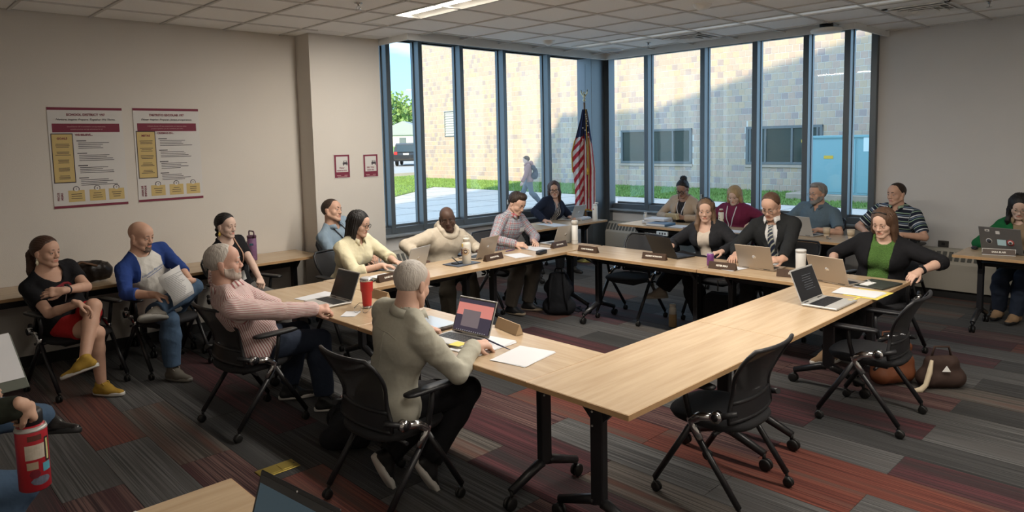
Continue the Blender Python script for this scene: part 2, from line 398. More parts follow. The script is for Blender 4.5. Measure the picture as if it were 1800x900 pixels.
for (wx, x, y) in ((w1, 6.968 - .045, 7.285), (w2, 9.115, 5.473 - .03)):
    mb = MB().box((x, y, 1.02), (.022, .022, .07), .006); mb.box((x, y - .012 if wx is w1 else y, 1.05), (.016, .03, .02), .005)
    o = mb.build('window_latch', M['silver'], wx)
struct('trim_3', MB().box((8.91, 7.35, 1.65), (.34, .30, 3.3), .004).box((9.15, 7.22, 1.65), (.16, .22, 3.3), .004).box((8.7395, 7.33, 1.9), (.004, .012, 2.4)), M['alu'])
# posters, signs and lamps are things -> further down
# ================================================================ outside
M['brickA'] = mat('brick_buff', (.56, .445, .34), .85, noise=.08, nscale=9)
M['brickB'] = mat('brick_pink_tan', (.54, .405, .33), .85, noise=.08, nscale=9)
M['brickC'] = mat('brick_grey_purple', (.42, .345, .325), .85, noise=.08, nscale=9)
M['brickD'] = mat('brick_warm_grey', (.50, .41, .345), .85, noise=.08, nscale=9)
M['brickE'] = mat('brick_golden', (.57, .44, .315), .85, noise=.08, nscale=9)
M['mortar'] = mat('mortar', (.74, .72, .68), .95)
M['concrete'] = mat('concrete_walk', (0.512, 0.488, 0.451), .9, noise=.08, nscale=1.2, bump=.1, bscale=40)
M['asphalt'] = mat('parking_asphalt', (.40, .38, .36), .9, noise=.1, nscale=2)
M['soil'] = mat('lawn_soil', (.15, .22, .06), .95, noise=.25, nscale=3)
M['grass'] = mat('grass_blades', (.20, .33, .085), .8, noise=.35, nscale=2)
WX = 23.0
struct('floor_walkway', MB().box((14.0, 18.0, -.11), (9.4, 42.0, .2)).box((5.29, 24.0, -.11), (8.0, 32.0, .2)), M['concrete'])
jm = MB()
for y in np.arange(8.0, 37, 1.5): jm.box((14.0, y, -.0085), (9.2, .02, .004))
for x in (12.0, 15.0): jm.box((x, 20, -.0084), (.02, 30, .004))
jm.build('joint', mat('walk_joint', (.2, .19, .18), .9), bpy.data.objects['floor_walkway'])
struct('floor_parking', MB().box((45, 62, .10), (100, 57, .2)), M['asphalt'])
# lawn strip along the brick wall with real blades
lw = thing('lawn', (20.8, 18, 0), 'green grass strip between the sidewalk and the brick wall', 'lawn')
MB().box((0, 0, -.06), (4.4, 26, .1)).build('soil', M['soil'], lw)
rg = np.random.RandomState(3)
def blades(n, lo, hi, h, name, par, org):
    x = rg.uniform(lo[0], hi[0], n); y = rg.uniform(lo[1], hi[1], n); a = rg.uniform(0, 6.28, n); hh = rg.uniform(.5, 1.1, n) * h; w = rg.uniform(.015, .03, n)
    lx, ly = rg.uniform(-.05, .05, (2, n))
    P = np.stack([np.stack([x - w * np.cos(a), y - w * np.sin(a), np.zeros(n) - .012], 1), np.stack([x + w * np.cos(a), y + w * np.sin(a), np.zeros(n) - .012], 1), np.stack([x + lx, y + ly, hh], 1)], 1).reshape(-1, 3)
    me = mesh_np(name, P - np.array(org), np.arange(3 * n).reshape(-1, 3), M['grass'])
    return tag(link(name, me, par), kind='stuff')
blades(26000, (18.6, 6.6), (22.95, 31), .075, 'grass', lw, (20.8, 18, 0))
lw2 = thing('lawn', (18, 27, 0), 'sunlit lawn by the parking lot seen through the leftmost pane', 'lawn')
MB().prism([(0.59, -2.8), (0.59, 3.7), (9.4, 3.9), (9.4, 6.4), (-12, 6.4), (-12, -9.5), (-5.5, -7.4)], -.1, .02).build('soil', M['soil'], lw2)
def blades2(n):
    x = rg.uniform(12.6, 27, n); y = rg.uniform(19.8, 33.3, n)
    ok = (y > 19.65 + (x - 12.6) * .76) & ((x < 18.5) | (y > 31.0)); x, y = x[ok], y[ok]; n = len(x)
    a = rg.uniform(0, 6.28, n); hh = rg.uniform(.5, 1.1, n) * .07; w = rg.uniform(.015, .03, n); lx, ly = rg.uniform(-.05, .05, (2, n)); z0 = np.full(n, .008)
    P = np.stack([np.stack([x - w * np.cos(a), y - w * np.sin(a), z0], 1), np.stack([x + w * np.cos(a), y + w * np.sin(a), z0], 1), np.stack([x + lx, y + ly, hh + .02], 1)], 1).reshape(-1, 3)
    tag(link('grass', mesh_np('grass', P - np.array((18, 27, 0)), np.arange(3 * n).reshape(-1, 3), M['grass']), lw2), kind='stuff')
blades2(26000)
# far rising lawn
lw3 = thing('lawn', (90, 120, 0), 'far sunny grass bank below the white house', 'lawn')
mb = MB(); mb.add([(-60, -34, -.2), (60, -34, -.2), (60, 0, 1.6), (-60, 0, 1.6), (60, 60, 3), (-60, 60, 3)], [(0, 1, 2, 3), (3, 2, 4, 5)])
mb.build('turf', M['grass'], lw3)
# ---------------------------------------------------------------- brick building
BY0, BY1, BZ = 5.0, 30.8, 9.4
bb = thing('brick_building', (WX, 17, 0), 'long tan brick school wing across the courtyard', 'building')
B0 = np.array((WX, 17.0, 0))
MB().box((2.966, (BY0 + BY1) / 2 - 17, BZ / 2 - .1), (6, BY1 - BY0 - .02, BZ)).build('wall_core', M['mortar'], bb)
BW, BH = .2375, .2215
wins = [(14.1, 17.37, .91, 2.24), (9.29, 11.94, .91, 2.22)]
vent = (27.95, 28.80, 2.2, 3.52)
BM = [M['brickA'], M['brickB'], M['brickC'], M['brickD'], M['brickE']]
bricks = []
for r in range(int(BZ / BH)):
    z0 = r * BH
    off = (r % 2) * BW / 2
    y = BY0 - off
    while y < BY1:
        a, b = max(y, BY0), min(y + BW, BY1); y += BW
        if b - a < .05: continue
        zc = z0 + BH / 2; yc = (a + b) / 2
        hit = False
        for (w0, w1_, v0, v1) in wins + [vent]:
            if a < w1_ and b > w0 and z0 < v1 and z0 + BH > v0:
                if yc > w0 and yc < w1_ and zc > v0 and zc < v1: hit = True
                elif yc >= w1_: a = max(a, w1_)
                elif yc <= w0: b = min(b, w0)
        if hit or b - a < .05: continue
        w = [.30, .26, .13, .22, .09]
        c = rng.choices(range(5), w)[0]
        bricks.append(((a + b) / 2, zc, b - a, c))
cp = np.array([0, 0, H])
def vis(k):
    y, z = k[0], k[1]
    d = math.hypot(WX, y)
    if not (7.9 < y < 17.2) or z < .05 or z > 4.8: return 1e9
    return d + abs(z - 3) * .01
order = sorted(range(len(bricks)), key=lambda i: vis(bricks[i]))
near = set(order[:300])
bme = [MB().box((0, 0, 0), (.05, BW - .016, BH - .016), .004).mesh('brick', m) for m in BM]
rest = MB()
for i, (y, z, w, c) in enumerate(bricks):
    px = rng.uniform(-.003, .003)
    if i in near:
        o = link('brick', bme[c], bb, (px - .02, y - 17, z)); o.scale = (1, (w - .016) / (BW - .016), 1)
    else:
        hy, hz = (w - .016) / 2, (BH - .016) / 2; xf = -.045 + px; yy = y - 17
        rest.add([(xf, yy - hy, z - hz), (xf, yy + hy, z - hz), (xf, yy + hy, z + hz), (xf, yy - hy, z + hz), (0.02, yy - hy, z - hz), (.02, yy + hy, z - hz), (.02, yy + hy, z + hz), (.02, yy - hy, z + hz)],
                 [(0, 3, 2, 1), (0, 1, 5, 4), (1, 2, 6, 5), (2, 3, 7, 6), (3, 0, 4, 7)], c)
tag(rest.build('brickwork', BM, bb), kind='stuff')
M['extglass'] = mat('dark_reflective_glass', (.035, .06, .055), .08, spec=.2)
M['exframe'] = mat('grey_exterior_frame', (.16, .18, .19), .5)
for (w0, w1_, v0, v1), muls in zip(wins, ([.36, .75], [.06, .27, .62, .94])):
    yc, zc = (w0 + w1_) / 2 - 17, (v0 + v1) / 2; dy, dz = w1_ - w0, v1 - v0
    f = MB()
    for s in (-1, 1): f.box((-.04, yc + s * (dy / 2 - .05), zc), (.12, .10, dz), .008); f.box((-.0401, yc, zc + s * (dz / 2 - .045)), (.118, dy, .09), .008)
    for q in muls: f.box((-.042, yc + dy * (.5 - q), zc), (.11, .07, dz - .1), .006)
    fr = f.build('window_frame', M['exframe'], bb)
    ed = [0] + muls + [1]
    for a, b in zip(ed[:-1], ed[1:]):
        if b - a > .1: MB().box((-.048, yc + dy * (.5 - (a + b) / 2), zc), (.012, dy * (b - a) - .06, dz - .12)).build('pane', M['extglass'], fr)
    MB().box((-.03, yc, v0 - .05), (.12, dy + .06, .10), .01).build('window_ledge', M['brickD'], bb)
f = MB()
yc, zc = (vent[0] + vent[1]) / 2 - 17, (vent[2] + vent[3]) / 2
for s in (-1, 1): f.box((-.03, yc + s * .41, zc), (.08, .05, 1.32), .005); f.box((-.03, yc, zc + s * .64), (.08, .85, .05), .005)
vf = f.build('vent_frame', M['exframe'], bb)
lm = MB().box((0, 0, 0), (.012, .78, .13), rot=Matrix.Rotation(R_(38), 4, 'Y')).mesh('louvre', mat('grey_louvre', (.42, .42, .40), .5))
for k in range(10): link('louvre', lm, vf, (-.03, yc, vent[2] + .1 + k * .126))
# ---------------------------------------------------------------- own building above: unseen mass shaped to cast the courtyard shade
ub = thing('shadow_block', (0, 0, 3.7), 'unseen brick upper mass of the school shaped to shade the courtyard', 'building')
mb = MB()
P = [(9.6, 7.8), (9.6 - 1.22 * 16, 7.8 - .549 * 16), (-9.9, -16), (9.6, -16)]
top = [11.3, 11.3, 11.3 + .245 * 10, 11.3 + .245 * 19.4]
V = [(x, y, .0) for x, y in P] + [(x, y, t - 3.7) for (x, y), t in zip(P, top)]
# shadow-casting edge: flat from y=7.8 to 3.4 then rising towards -y
V = [(9.6, 7.8, 0), (-9.9, -.98, 0), (-9.9, -16, 0), (9.6, -16, 0), (9.6, 7.8, 7.6), (-9.9, -.98, 7.6), (-9.9, -16, 9.4), (9.6, -16, 7.6 + .245 * 19.4), (9.6, 3.4, 7.6)]
F = [(0, 1, 2, 3), (0, 4, 5, 1), (1, 5, 6, 2), (2, 6, 7, 3), (3, 7, 8, 4, 0), (4, 8, 5), (8, 7, 6, 5)]
mb.add(V, [f[::-1] for f in F]); mb.build('shadow_block_wall', M['brickD'], ub)
MB().box((9.52, 5.6, 7.62), (.2, 4.4, .12)).build('shadow_block_cap', M['exframe'], ub)
# ---------------------------------------------------------------- utility cabinet
uc = thing('utility_cabinet', (21, 7.4, 0), 'pale teal electrical utility cabinet on a concrete pad against the brick wall', 'cabinet')
M['teal'] = mat('teal_paint', (.22, .42, .47), .5, noise=.03)
MB().box((.2, -.15, .08), (2.0, 4.0, .22), .02).build('pad', mat('pad_concrete', (.40, .34, .28), .9, noise=.15, nscale=5), uc)
MB().box((.1, -.3, 1.0), (1.5, 3.1, 1.62), .01).box((.1, -.3, 1.83), (1.6, 3.2, .07), .01).build('cabinet_body', M['teal'], uc)
for yy in (.75, -.55): MB().box((-.66, yy - .2, 1.0), (.02, 1.24, 1.5), .006).build('cabinet_door', M['teal'], uc)
M['yel'] = mat('yellow_warning', (.65, .45, .06), .6); M['lblue'] = mat('pale_label', (.65, .80, .85), .6)
MB().box((-.675, 1.38, 1.72), (.008, .14, .09)).build('warning_sticker', M['yel'], uc)
MB().box((-.675, .66, 1.25), (.008, .26, .09)).build('warning_sticker', M['yel'], uc)
MB().box((-.675, -.36, 1.62), (.008, .16, .42)).build('label', M['lblue'], uc)
# ---------------------------------------------------------------- parked cars
def car(name, x, y, rz, col, label, tall):
    c = thing(name, (x, y, .20), label, 'car', rz, 'parked cars')
    L, Wd, h = 4.7, 1.9, 1.75 if tall else 1.45
    pm = mat(name + '_paint', col, .25, .2, spec=.6, coat=.5)
    prof = [(-2.35, .38), (-2.38, .85), (-2.28, 1.05), (-2.05, h - .12), (-1.8, h), (.2, h), (.9, 1.12), (2.1, .95), (2.35, .7), (2.35, .38)] if tall else [(-2.3, .35), (-2.33, .8), (-2.15, .95), (-1.6, 1.0), (-1.0, h), (.2, h), (1.0, 1.0), (2.1, .85), (2.3, .6), (2.3, .35)]
    mb = MB(); mb.prism([(a, z) for a, z in prof], -Wd / 2, Wd / 2, axis='y')
    mb.V = [(v[1] if False else v[2], v[1], v[0]) for v in mb.V] if False else mb.V
    mb.V = [(z_, y_, x_) if False else (x_, y_, z_) for (x_, y_, z_) in mb.V]
    # prism axis 'y' maps (a, b) -> (z, x): swap to x = along, z = up
    mb.V = [(z_, y_ * (1 - .16 * max(0, x_ - 1.0) / .7), x_) for (x_, y_, z_) in mb.V]
    mb.F = [f[::-1] for f in mb.F]
    mb.build('body', pm, c)
    g = mat(name + '_window', (.03, .045, .05), .06, spec=.9)
    MB().quad((-2.30, -.72, 1.08), (-2.30, .72, 1.08), (-2.08, .66, h - .16), (-2.08, -.66, h - .16)).xf(Matrix.Translation((-.03, 0, 0))).build('rear_window', g, c)
    for s in (-1, 1):
        MB().box((-.7, s * (Wd / 2 - .02), 1.25), (2.2, .05, .32), .02).build('side_window', g, c)
        MB().box((-2.36, s * .78, .98), (.08, .26, .22), .02).build('tail_light', mat('tail_light_red', (.5, .02, .02), .3), c)
        for xx in (-1.45, 1.45):
            w = MB().lathe([(.0, -.11), (.30, -.11), (.36, -.07), (.36, .07), (.30, .11), (0, .11)], (xx, s * .82, .36), 16, rot=Matrix.Rotation(R_(90), 3, 'X'))
            w.build('wheel', M['rubber'], c)
    MB().box((-2.40, 0, .92), (.03, .42, .13)).build('licence_plate', mat('plate_' + name, (.7, .72, .7), .5), c)
    MB().box((-2.40, 0, .52), (.12, 1.85, .2), .04).build('bumper', M['black'], c)
    return c
car('suv', 32.4, 45.2, R_(48), (.012, .016, .022), 'black sport utility car seen from behind in the parking lot', True)
car('sedan', 38.4, 49.6, R_(40), (.42, .52, .60), 'silver blue car parked right of the black one', False)
car('sedan', 29.6, 48.0, R_(48), (.10, .22, .42), 'blue car parked left of the black one', False)
# ---------------------------------------------------------------- house, trees and lamp post
hs = thing('house', (84, 118, 1.2), 'white gabled house on the far lawn', 'house', R_(45))
hm = mat('white_siding', (.75, .72, .66), .8)
MB().box((0, 0, 1.2), (9, 12, 2.6)).build('siding', hm, hs)
mb = MB(); mb.add([(-5, -6.6, 2.4), (-5, 6.6, 2.4), (5, -6.6, 2.4), (5, 6.6, 2.4), (-4.0, 0, 5.2), (5, 0, 5.2)], [(0, 2, 5, 4), (1, 4, 5, 3), (0, 4, 1), (2, 3, 5), (0, 1, 3, 2)])
mb.build('roof', mat('grey_shingle', (.30, .33, .33), .9), hs)
for yy in (-3, 0, 3): MB().box((-4.52, yy, 1.3), (.08, 1.4, 1.2)).build('window', mat('house_window', (.15, .18, .2), .2), hs)
def tree(x, y, h, r, col, label, n=900, z0=0):
    t = thing('tree', (x, y, z0), label, 'tree', group=None)
    MB().tube([(0, 0, 0), (.1, 0, h * .35), (0, .1, h * .6)], [r * .06, r * .045, r * .02], 8).build('trunk', mat('bark', (.12, .085, .06), .9), t)
    g = np.random.RandomState(int(x * 7 + y))
    p = g.normal(size=(n, 3)); p /= np.linalg.norm(p, axis=1)[:, None]; p *= (g.uniform(.3, 1, n) ** .5)[:, None]
    p = p * np.array([r, r, h * .34]) * (1 + .25 * np.sin(p[:, :1] * 6 + p[:, 1:2] * 5)) + np.array([0, 0, h * .64])
    s = g.uniform(.10, .2, n) * r * .55
    a = g.normal(size=(n, 3)); a /= np.linalg.norm(a, axis=1)[:, None]; b = np.cross(a, g.normal(size=(n, 3))); b /= np.linalg.norm(b, axis=1)[:, None]
    Vv = np.stack([p - a * s[:, None], p + b * s[:, None] * .6, p + a * s[:, None], p - b * s[:, None] * .6], 1).reshape(-1, 3)
    me = mesh_np('foliage', Vv, np.arange(4 * n).reshape(-1, 4), mat('leaves', tuple(k * 1.5 + .03 for k in col), .8, noise=.3, nscale=1)); tag(link('foliage', me, t), kind='stuff')
tree(78, 102, 5.4, 1.5, (.16, .26, .05), 'small young green tree in front of the white house', 500, .9)
tree(94, 140, 13, 7, (.12, .20, .05), 'tall green tree standing behind the white house', 1600, 1)
tree(108, 146, 11, 6, (.18, .19, .06), 'olive tinted autumn tree right of the tall green one', 1400, 1)
tree(118, 150, 10, 6, (.15, .22, .06), 'rounded green tree nearest the brick wall edge', 1400, 1)
tree(84, 142, 9.5, 6, (.24, .17, .07), 'rust tinted autumn tree left of the house', 1400, 1)
lp = thing('lamp_post', (58, 79.5, -.1), 'tall parking lot lamp post against the sky', 'lamp post')
MB().tube([(0, 0, 0), (0, 0, 9.4)], [.1, .06], 8).build('pole', M['exframe'], lp)
MB().box((-.35, .35, 9.4), (.9, .3, .16), .03, rot=Matrix.Rotation(R_(135), 4, 'Z')).build('lamp_head', M['white'], lp)
# ================================================================ ceiling fittings
M['lens'] = mat('lit_diffuser', (.9, .85, .75), .5, emit=((1.0, .91, .78), 7.0))
M['unlit_glow_lens'] = mat('unlit_diffuser_glow', (.88, .89, .88), .5, emit=((.95, 1.0, 1.0), .10))  # faint glow added to the diffuser of the unlit strip
M['refl'] = mat('white_reflector', (.80, .79, .76), .5)
def trough(name, x0, x1, y0, y1, label, lit, side):
    t = thing(name, ((x0 + x1) / 2, (y0 + y1) / 2, CEIL), label, 'ceiling light')
    w, L = x1 - x0, y1 - y0
    mb = MB().box((0, 0, .095), (w, L, .01)).box((-w / 2 + .004, 0, .045), (.008, L, .10)).box((w / 2 - .004, 0, .045), (.008, L, .10))
    mb.box((0, -L / 2 + .004, .045), (w, .008, .10)).box((0, L / 2 - .004, .045), (w, .008, .10))
    mb.build('housing', M['refl'], t)
    fl_ = MB().box((-w / 2 - .008, 0, -.004), (.018, L + .03, .008)).box((w / 2 + .008, 0, -.004), (.018, L + .03, .008)); fl_.build('rim', M['trimw'], t)
    n = max(1, round(L / 1.22))
    for k in range(n):
        yy = -L / 2 + L * (k + .5) / n
        MB().box((-w * .17 if side else 0, yy, .03 if side else .008), (w * .5 if side else w * .9, L / n - .012, .03 if side else .012), .008 if side else .002).build('diffuser', M['lens'] if lit else M['unlit_glow_lens'], t)
        if side: MB().box((w * .28, yy, .05), (w * .30, L / n - .03, .012), rot=Matrix.Rotation(R_(-22), 4, 'Y')).build('reflector', M['refl'], t)
    return t
trough('linear_light', LX0 + .005, LX1 - .005, -1.25, 6.12, 'long glowing recessed strip light in the ceiling', True, True)
trough('linear_light', 7.005, 7.175, -1.25, 6.07, 'long narrow white strip light with an added faint glow near the right windows', False, False)
def area(name, x, y, sx, sy, e, col=(1.0, .93, .83), z=None):
    l = bpy.data.lights.new(name, 'AREA'); l.shape = 'RECTANGLE'; l.size = sx; l.size_y = sy; l.energy = e; l.color = col
    o = bpy.data.objects.new(name, l); COL.objects.link(o); o.location = (x, y, z or CEIL - .012); return o
area('linear_light_lamp', (LX0 + LX1) / 2 - .05, 2.4, .16, 7.2, 150)
# unseen ceiling panel with its lamp, added as room fill
def fill_panel(x, y, e):
    t = thing('fill_panel_light', (x, y, CEIL - .006), 'unseen square ceiling panel added as room fill', 'ceiling light', 0, 'added fill panels')
    MB().box((0, 0, 0), (.6, .6, .012), .003).build('diffuser', M['lens'], t)
    area('fill_panel_lamp', x, y, .55, .55, e, z=CEIL - .02)
fill_panel(.6, .2, 10)
# sprinklers, detectors, speaker, diffusers, wireless dome
def sprinkler(x, y, label):
    t = thing('sprinkler', (x, y, CEIL), label, 'sprinkler')
    MB().lathe([(.035, .0), (.035, -.006), (.014, -.012), (.010, -.03)], n=14).build('escutcheon', M['chrome'], t)
    MB().tube([(-.013, 0, -.03), (-.016, 0, -.045), (0, 0, -.058)], .003, 6).tube([(.013, 0, -.03), (.016, 0, -.045), (0, 0, -.058)], .003, 6).lathe([(.002, -.055), (.024, -.058), (.024, -.061), (.002, -.061)], n=12).build('deflector', M['chrome'], t)
    t.children[0].data.update()
sprinkler(3.32, 5.3, 'small sprinkler head above the lit strip light at the top edge')
sprinkler(7.53, 5.26, 'small sprinkler head beside the round ceiling speaker')
sprinkler(7.86, 1.67, 'small sprinkler head near the upper right corner')
def detector(x, y, r, label, name='smoke_detector', cat='detector'):
    t = thing(name, (x, y, CEIL), label, cat)
    MB().lathe([(r, .0), (r, -.012), (r * .86, -.03), (r * .55, -.045), (r * .3, -.052), (0.0, -.052)], n=22).build('cover', M['white'], t)
    MB().lathe([(r * 1.05, .002), (r * 1.05, -.008), (r, -.008)], n=22, caps=False).build('base_ring', M['trimw'], t)
detector(6.36, 5.91, .075, 'white conical smoke detector left of the ceiling speaker')
detector(5.82, 3.47, .08, 'white smoke detector at the top of the picture above the right table row')
t = thing('ceiling_speaker', (7.67, 5.96, CEIL), 'flush round white ceiling speaker in the window corner', 'speaker')
MB().lathe([(.17, .0), (.17, -.008), (.15, -.012), (.145, -.006)], n=28, caps=False).build('bezel', M['white'], t)
MB().lathe([(.146, -.006), (.146, -.003), (0.0, -.004)], n=28).build('grille', mat('speaker_grille', (.42, .43, .43), .7, bump=.4, bscale=500), t)
t = thing('access_point', (7.94, 3.20, CEIL), 'round white wireless access point hanging by the soffit', 'access point')
MB().lathe([(.07, 0), (.07, -.05)], n=20).build('mount', M['black'], t)
MB().lathe([(.10, -.045), (.155, -.055), (.165, -.075), (.15, -.095), (.0, -.10)], n=28).build('cover', M['white'], t)
def diffuser(x, y, label):
    t = thing('air_diffuser', (x, y, CEIL - .001), label, 'air vent')
    f = MB()
    for s in (-1, 1): f.box((s * .27, 0, -.004), (.05, .59, .008)); f.box((0, s * .27, -.0041), (.59, .05, .0078))
    f.build('frame', M['trimw'], t)
    for k, w in enumerate((.23, .16, .09)):
        c = MB()
        for s in (-1, 1):
            c.box((s * w, 0, -.010 - .004 * k), (.05, 2 * w + .04, .006), rot=Matrix.Rotation(R_(s * 28), 4, 'Y')); c.box((0, s * w, -.0101 - .004 * k), (2 * w + .04, .05, .006), rot=Matrix.Rotation(R_(-s * 28), 4, 'X'))
        c.build('cone', M['trimw'], t)
    MB().box((0, 0, -.001), (.5, .5, .003)).build('throat', mat('duct_grey', (.30, .30, .30), .8), t)
diffuser(7.56, 4.66, 'square four way ceiling diffuser over the back tables')
diffuser(7.80, 2.20, 'square ceiling diffuser at the upper right by the wall')
# ================================================================ tables
def wood(name, a, b):
    m = bpy.data.materials.new(name); m.use_nodes = True; t, bs = nodes(m)
    bs.inputs['Roughness'].default_value = .27; bs.inputs['Specular IOR Level'].default_value = .55
    tcn = t.nodes.new('ShaderNodeTexCoord'); oi = t.nodes.new('ShaderNodeObjectInfo'); ad = t.nodes.new('ShaderNodeVectorMath'); ad.operation = 'ADD'
    mu = t.nodes.new('ShaderNodeVectorMath'); mu.operation = 'SCALE'; mu.inputs['Scale'].default_value = 1; t.links.new(oi.outputs['Location'], mu.inputs[0])
    t.links.new(tcn.outputs['Object'], ad.inputs[0]); t.links.new(mu.outputs[0], ad.inputs[1])
    mpn = t.nodes.new('ShaderNodeMapping'); mpn.inputs['Scale'].default_value = (.6, 9, 3); t.links.new(ad.outputs[0], mpn.inputs[0])
    n = t.nodes.new('ShaderNodeTexNoise'); n.inputs['Scale'].default_value = 3; n.inputs['Detail'].default_value = 6; n.inputs['Roughness'].default_value = .6; t.links.new(mpn.outputs[0], n.inputs['Vector'])
    r = t.nodes.new('ShaderNodeValToRGB'); r.color_ramp.elements[0].position = .35; r.color_ramp.elements[1].position = .68
    r.color_ramp.elements[0].color = (*a, 1); r.color_ramp.elements[1].color = (*b, 1); t.links.new(n.outputs[0], r.inputs[0]); t.links.new(r.outputs[0], bs.inputs['Base Color'])
    return m
M['maple'] = wood('maple_laminate', (.40, .285, .175), (.485, .365, .235))
M['edge'] = mat('table_edge_band', (.42, .26, .13), .5, noise=.1, nscale=30)
def make_table(label, loc, rz, group):
    t = thing('folding_table', loc, label, 'table', rz, group)
    L, D = 1.519, .606
    MB().box((0, 0, T - .0145), (L, D, .027), .002).build('tabletop', M['maple'], t)
    e = MB()
    for s in (-1, 1):
        e.box((s * (L / 2 + .001), 0, T - .0155), (.003, D, .025)); e.box((0, s * (D / 2 + .001), T - .0155), (L, .003, .025))
    e.build('edge_band', M['edge'], t)
    for s in (-1, 1):
        x = s * .585
        lg = MB().box((x, 0, .43), (.045, .075, .53), .005).box((x, 0, .70), (.05, .32, .015)).build('leg', M['blackmetal'], t)
        br = MB().prism([(-.15, .69), (.15, .69), (.04, .58), (-.04, .58)], x - .015, x + .015, axis='x').build('bracket', M['blackmetal'], lg)
        for u in (-1, 1):
            MB().tube([(x, u * .02, .175), (x, u * .05, .17), (x, u * .255, .095)], [.027, .027, .022], 8, flat=(1, (0, 0, 1))).build('foot', M['blackmetal'], lg)
            c = MB().tube([(x, u * .25, .10), (x, u * .25, .06)], .011, 8)
            for v in (-1, 1): c.lathe([(0, -.009), (.028, -.009), (.035, -.005), (.035, .005), (.028, .009), (0, .009)], (x + v * .014, u * .262, .035), 14, rot=Matrix.Rotation(R_(90), 3, 'Y'))
            c.build('caster', M['rubber'], lg)
        b = MB()
        for zz in (.62, .55): b.sphere((x + s * .024, .02, zz), .006, 8)
        b.build('bolt', M['silver'], lg)
    MB().box((0, .0, .635), (1.13, .035, .06), .004).build('crossbar', M['blackmetal'], t)
    MB().tube([(-.55, .16, .668), (.55, .16, .668)], .012, 8).build('release_bar', M['blackmetal'], t)
    return t
tb0 = make_table('maple folding table nearest the viewer at the front corner of the square', (3.07, 2.025, 0), 0, 'tables of the hollow square')
def table(x, y, rz, label, group='tables of the hollow square'): return dup(tb0, (x, y, 0), R_(rz), label, group)
table(4.596, 2.025, 0, 'maple folding table carrying the open unattended laptop')
table(2.615, 3.092, 90, 'maple folding table in front of the man in the grey shirt')
table(2.615, 4.622, 90, 'maple folding table with the red tumbler and eyeglasses')
table(5.665, 2.482, 90, 'maple folding table in front of the man in the suit')
table(5.665, 4.010, 90, 'maple folding table holding the thin black laptop and purple can')
table(3.684, 5.105, 0, 'maple folding table in front of the woman in the yellow shirt')
table(5.208, 5.105, 0, 'maple folding table in front of the man in plaid')
table(7.19, 6.58, 0, 'folding table by the flag under the left windows', 'tables by the windows')
table(7.945, 5.09, 90, 'folding table with the stacked binders under the right windows', 'tables by the windows')
table(7.945, 3.566, 90, 'folding table with two paper cups under the right windows', 'tables by the windows')
table(7.845, 1.06, 90, 'folding table at the right edge with the stickered laptop', 'tables by the windows')
table(2.868, 7.02, 0, 'wall table ending at the pillar with the purple bottle', 'tables along the left wall')
table(1.344, 7.02, 0, 'wall table behind the woman in red shorts', 'tables along the left wall')
table(-.18, 7.02, 0, 'wall table at the far left edge', 'tables along the left wall')
table(.146, 2.10, 0, 'maple table corner in the foreground at the bottom edge', 'foreground tables')
# ================================================================ chairs
M['mesh'] = None
def mesh_fabric():
    m = bpy.data.materials.new('black_mesh_fabric'); m.use_nodes = True; t = m.node_tree; b = t.nodes['Principled BSDF']
    b.inputs['Base Color'].default_value = (.014, .014, .016, 1); b.inputs['Roughness'].default_value = .8; b.inputs['Alpha'].default_value = .93
    return m
M['mesh'] = mesh_fabric()
def superloft(rows, n=28, p=3.0):
    """rows: (cx, cz-list...) each (x0,x1,halfwidth,z): superellipse outline in x/y"""
    mb = MB(); V = []
    for (x0, x1, w, z) in rows:
        cx, hx = (x0 + x1) / 2, (x1 - x0) / 2
        for k in range(n):
            a = 2 * math.pi * k / n; c, s = math.cos(a), math.sin(a)
            V.append((cx + hx * math.copysign(abs(c) ** (2 / p), c), w * math.copysign(abs(s) ** (2 / p), s), z))
    F = [(i * n + k, i * n + (k + 1) % n, (i + 1) * n + (k + 1) % n, (i + 1) * n + k) for i in range(len(rows) - 1) for k in range(n)]
    F += [tuple(range(n))[::-1], tuple((len(rows) - 1) * n + k for k in range(n))]
    return mb.add(V, F, 0, True)
def back_pt(u, v):
    """u -1..1 across, v 0..1 up : point on the curved waisted backrest"""
    w = .205 + .028 * math.cos((v - .02) * 9.0) * (1 - v * .3) * .6 + .055 * max(0, v - .35) ** 1.2
    if v > .9: w -= .03 * ((v - .9) / .1) ** 2
    x = -.205 - .075 * v - .05 * v * v + .035 * math.sin(v * math.pi) - .0 + .035 * u * u
    return (x, u * w, .475 + .385 * v)
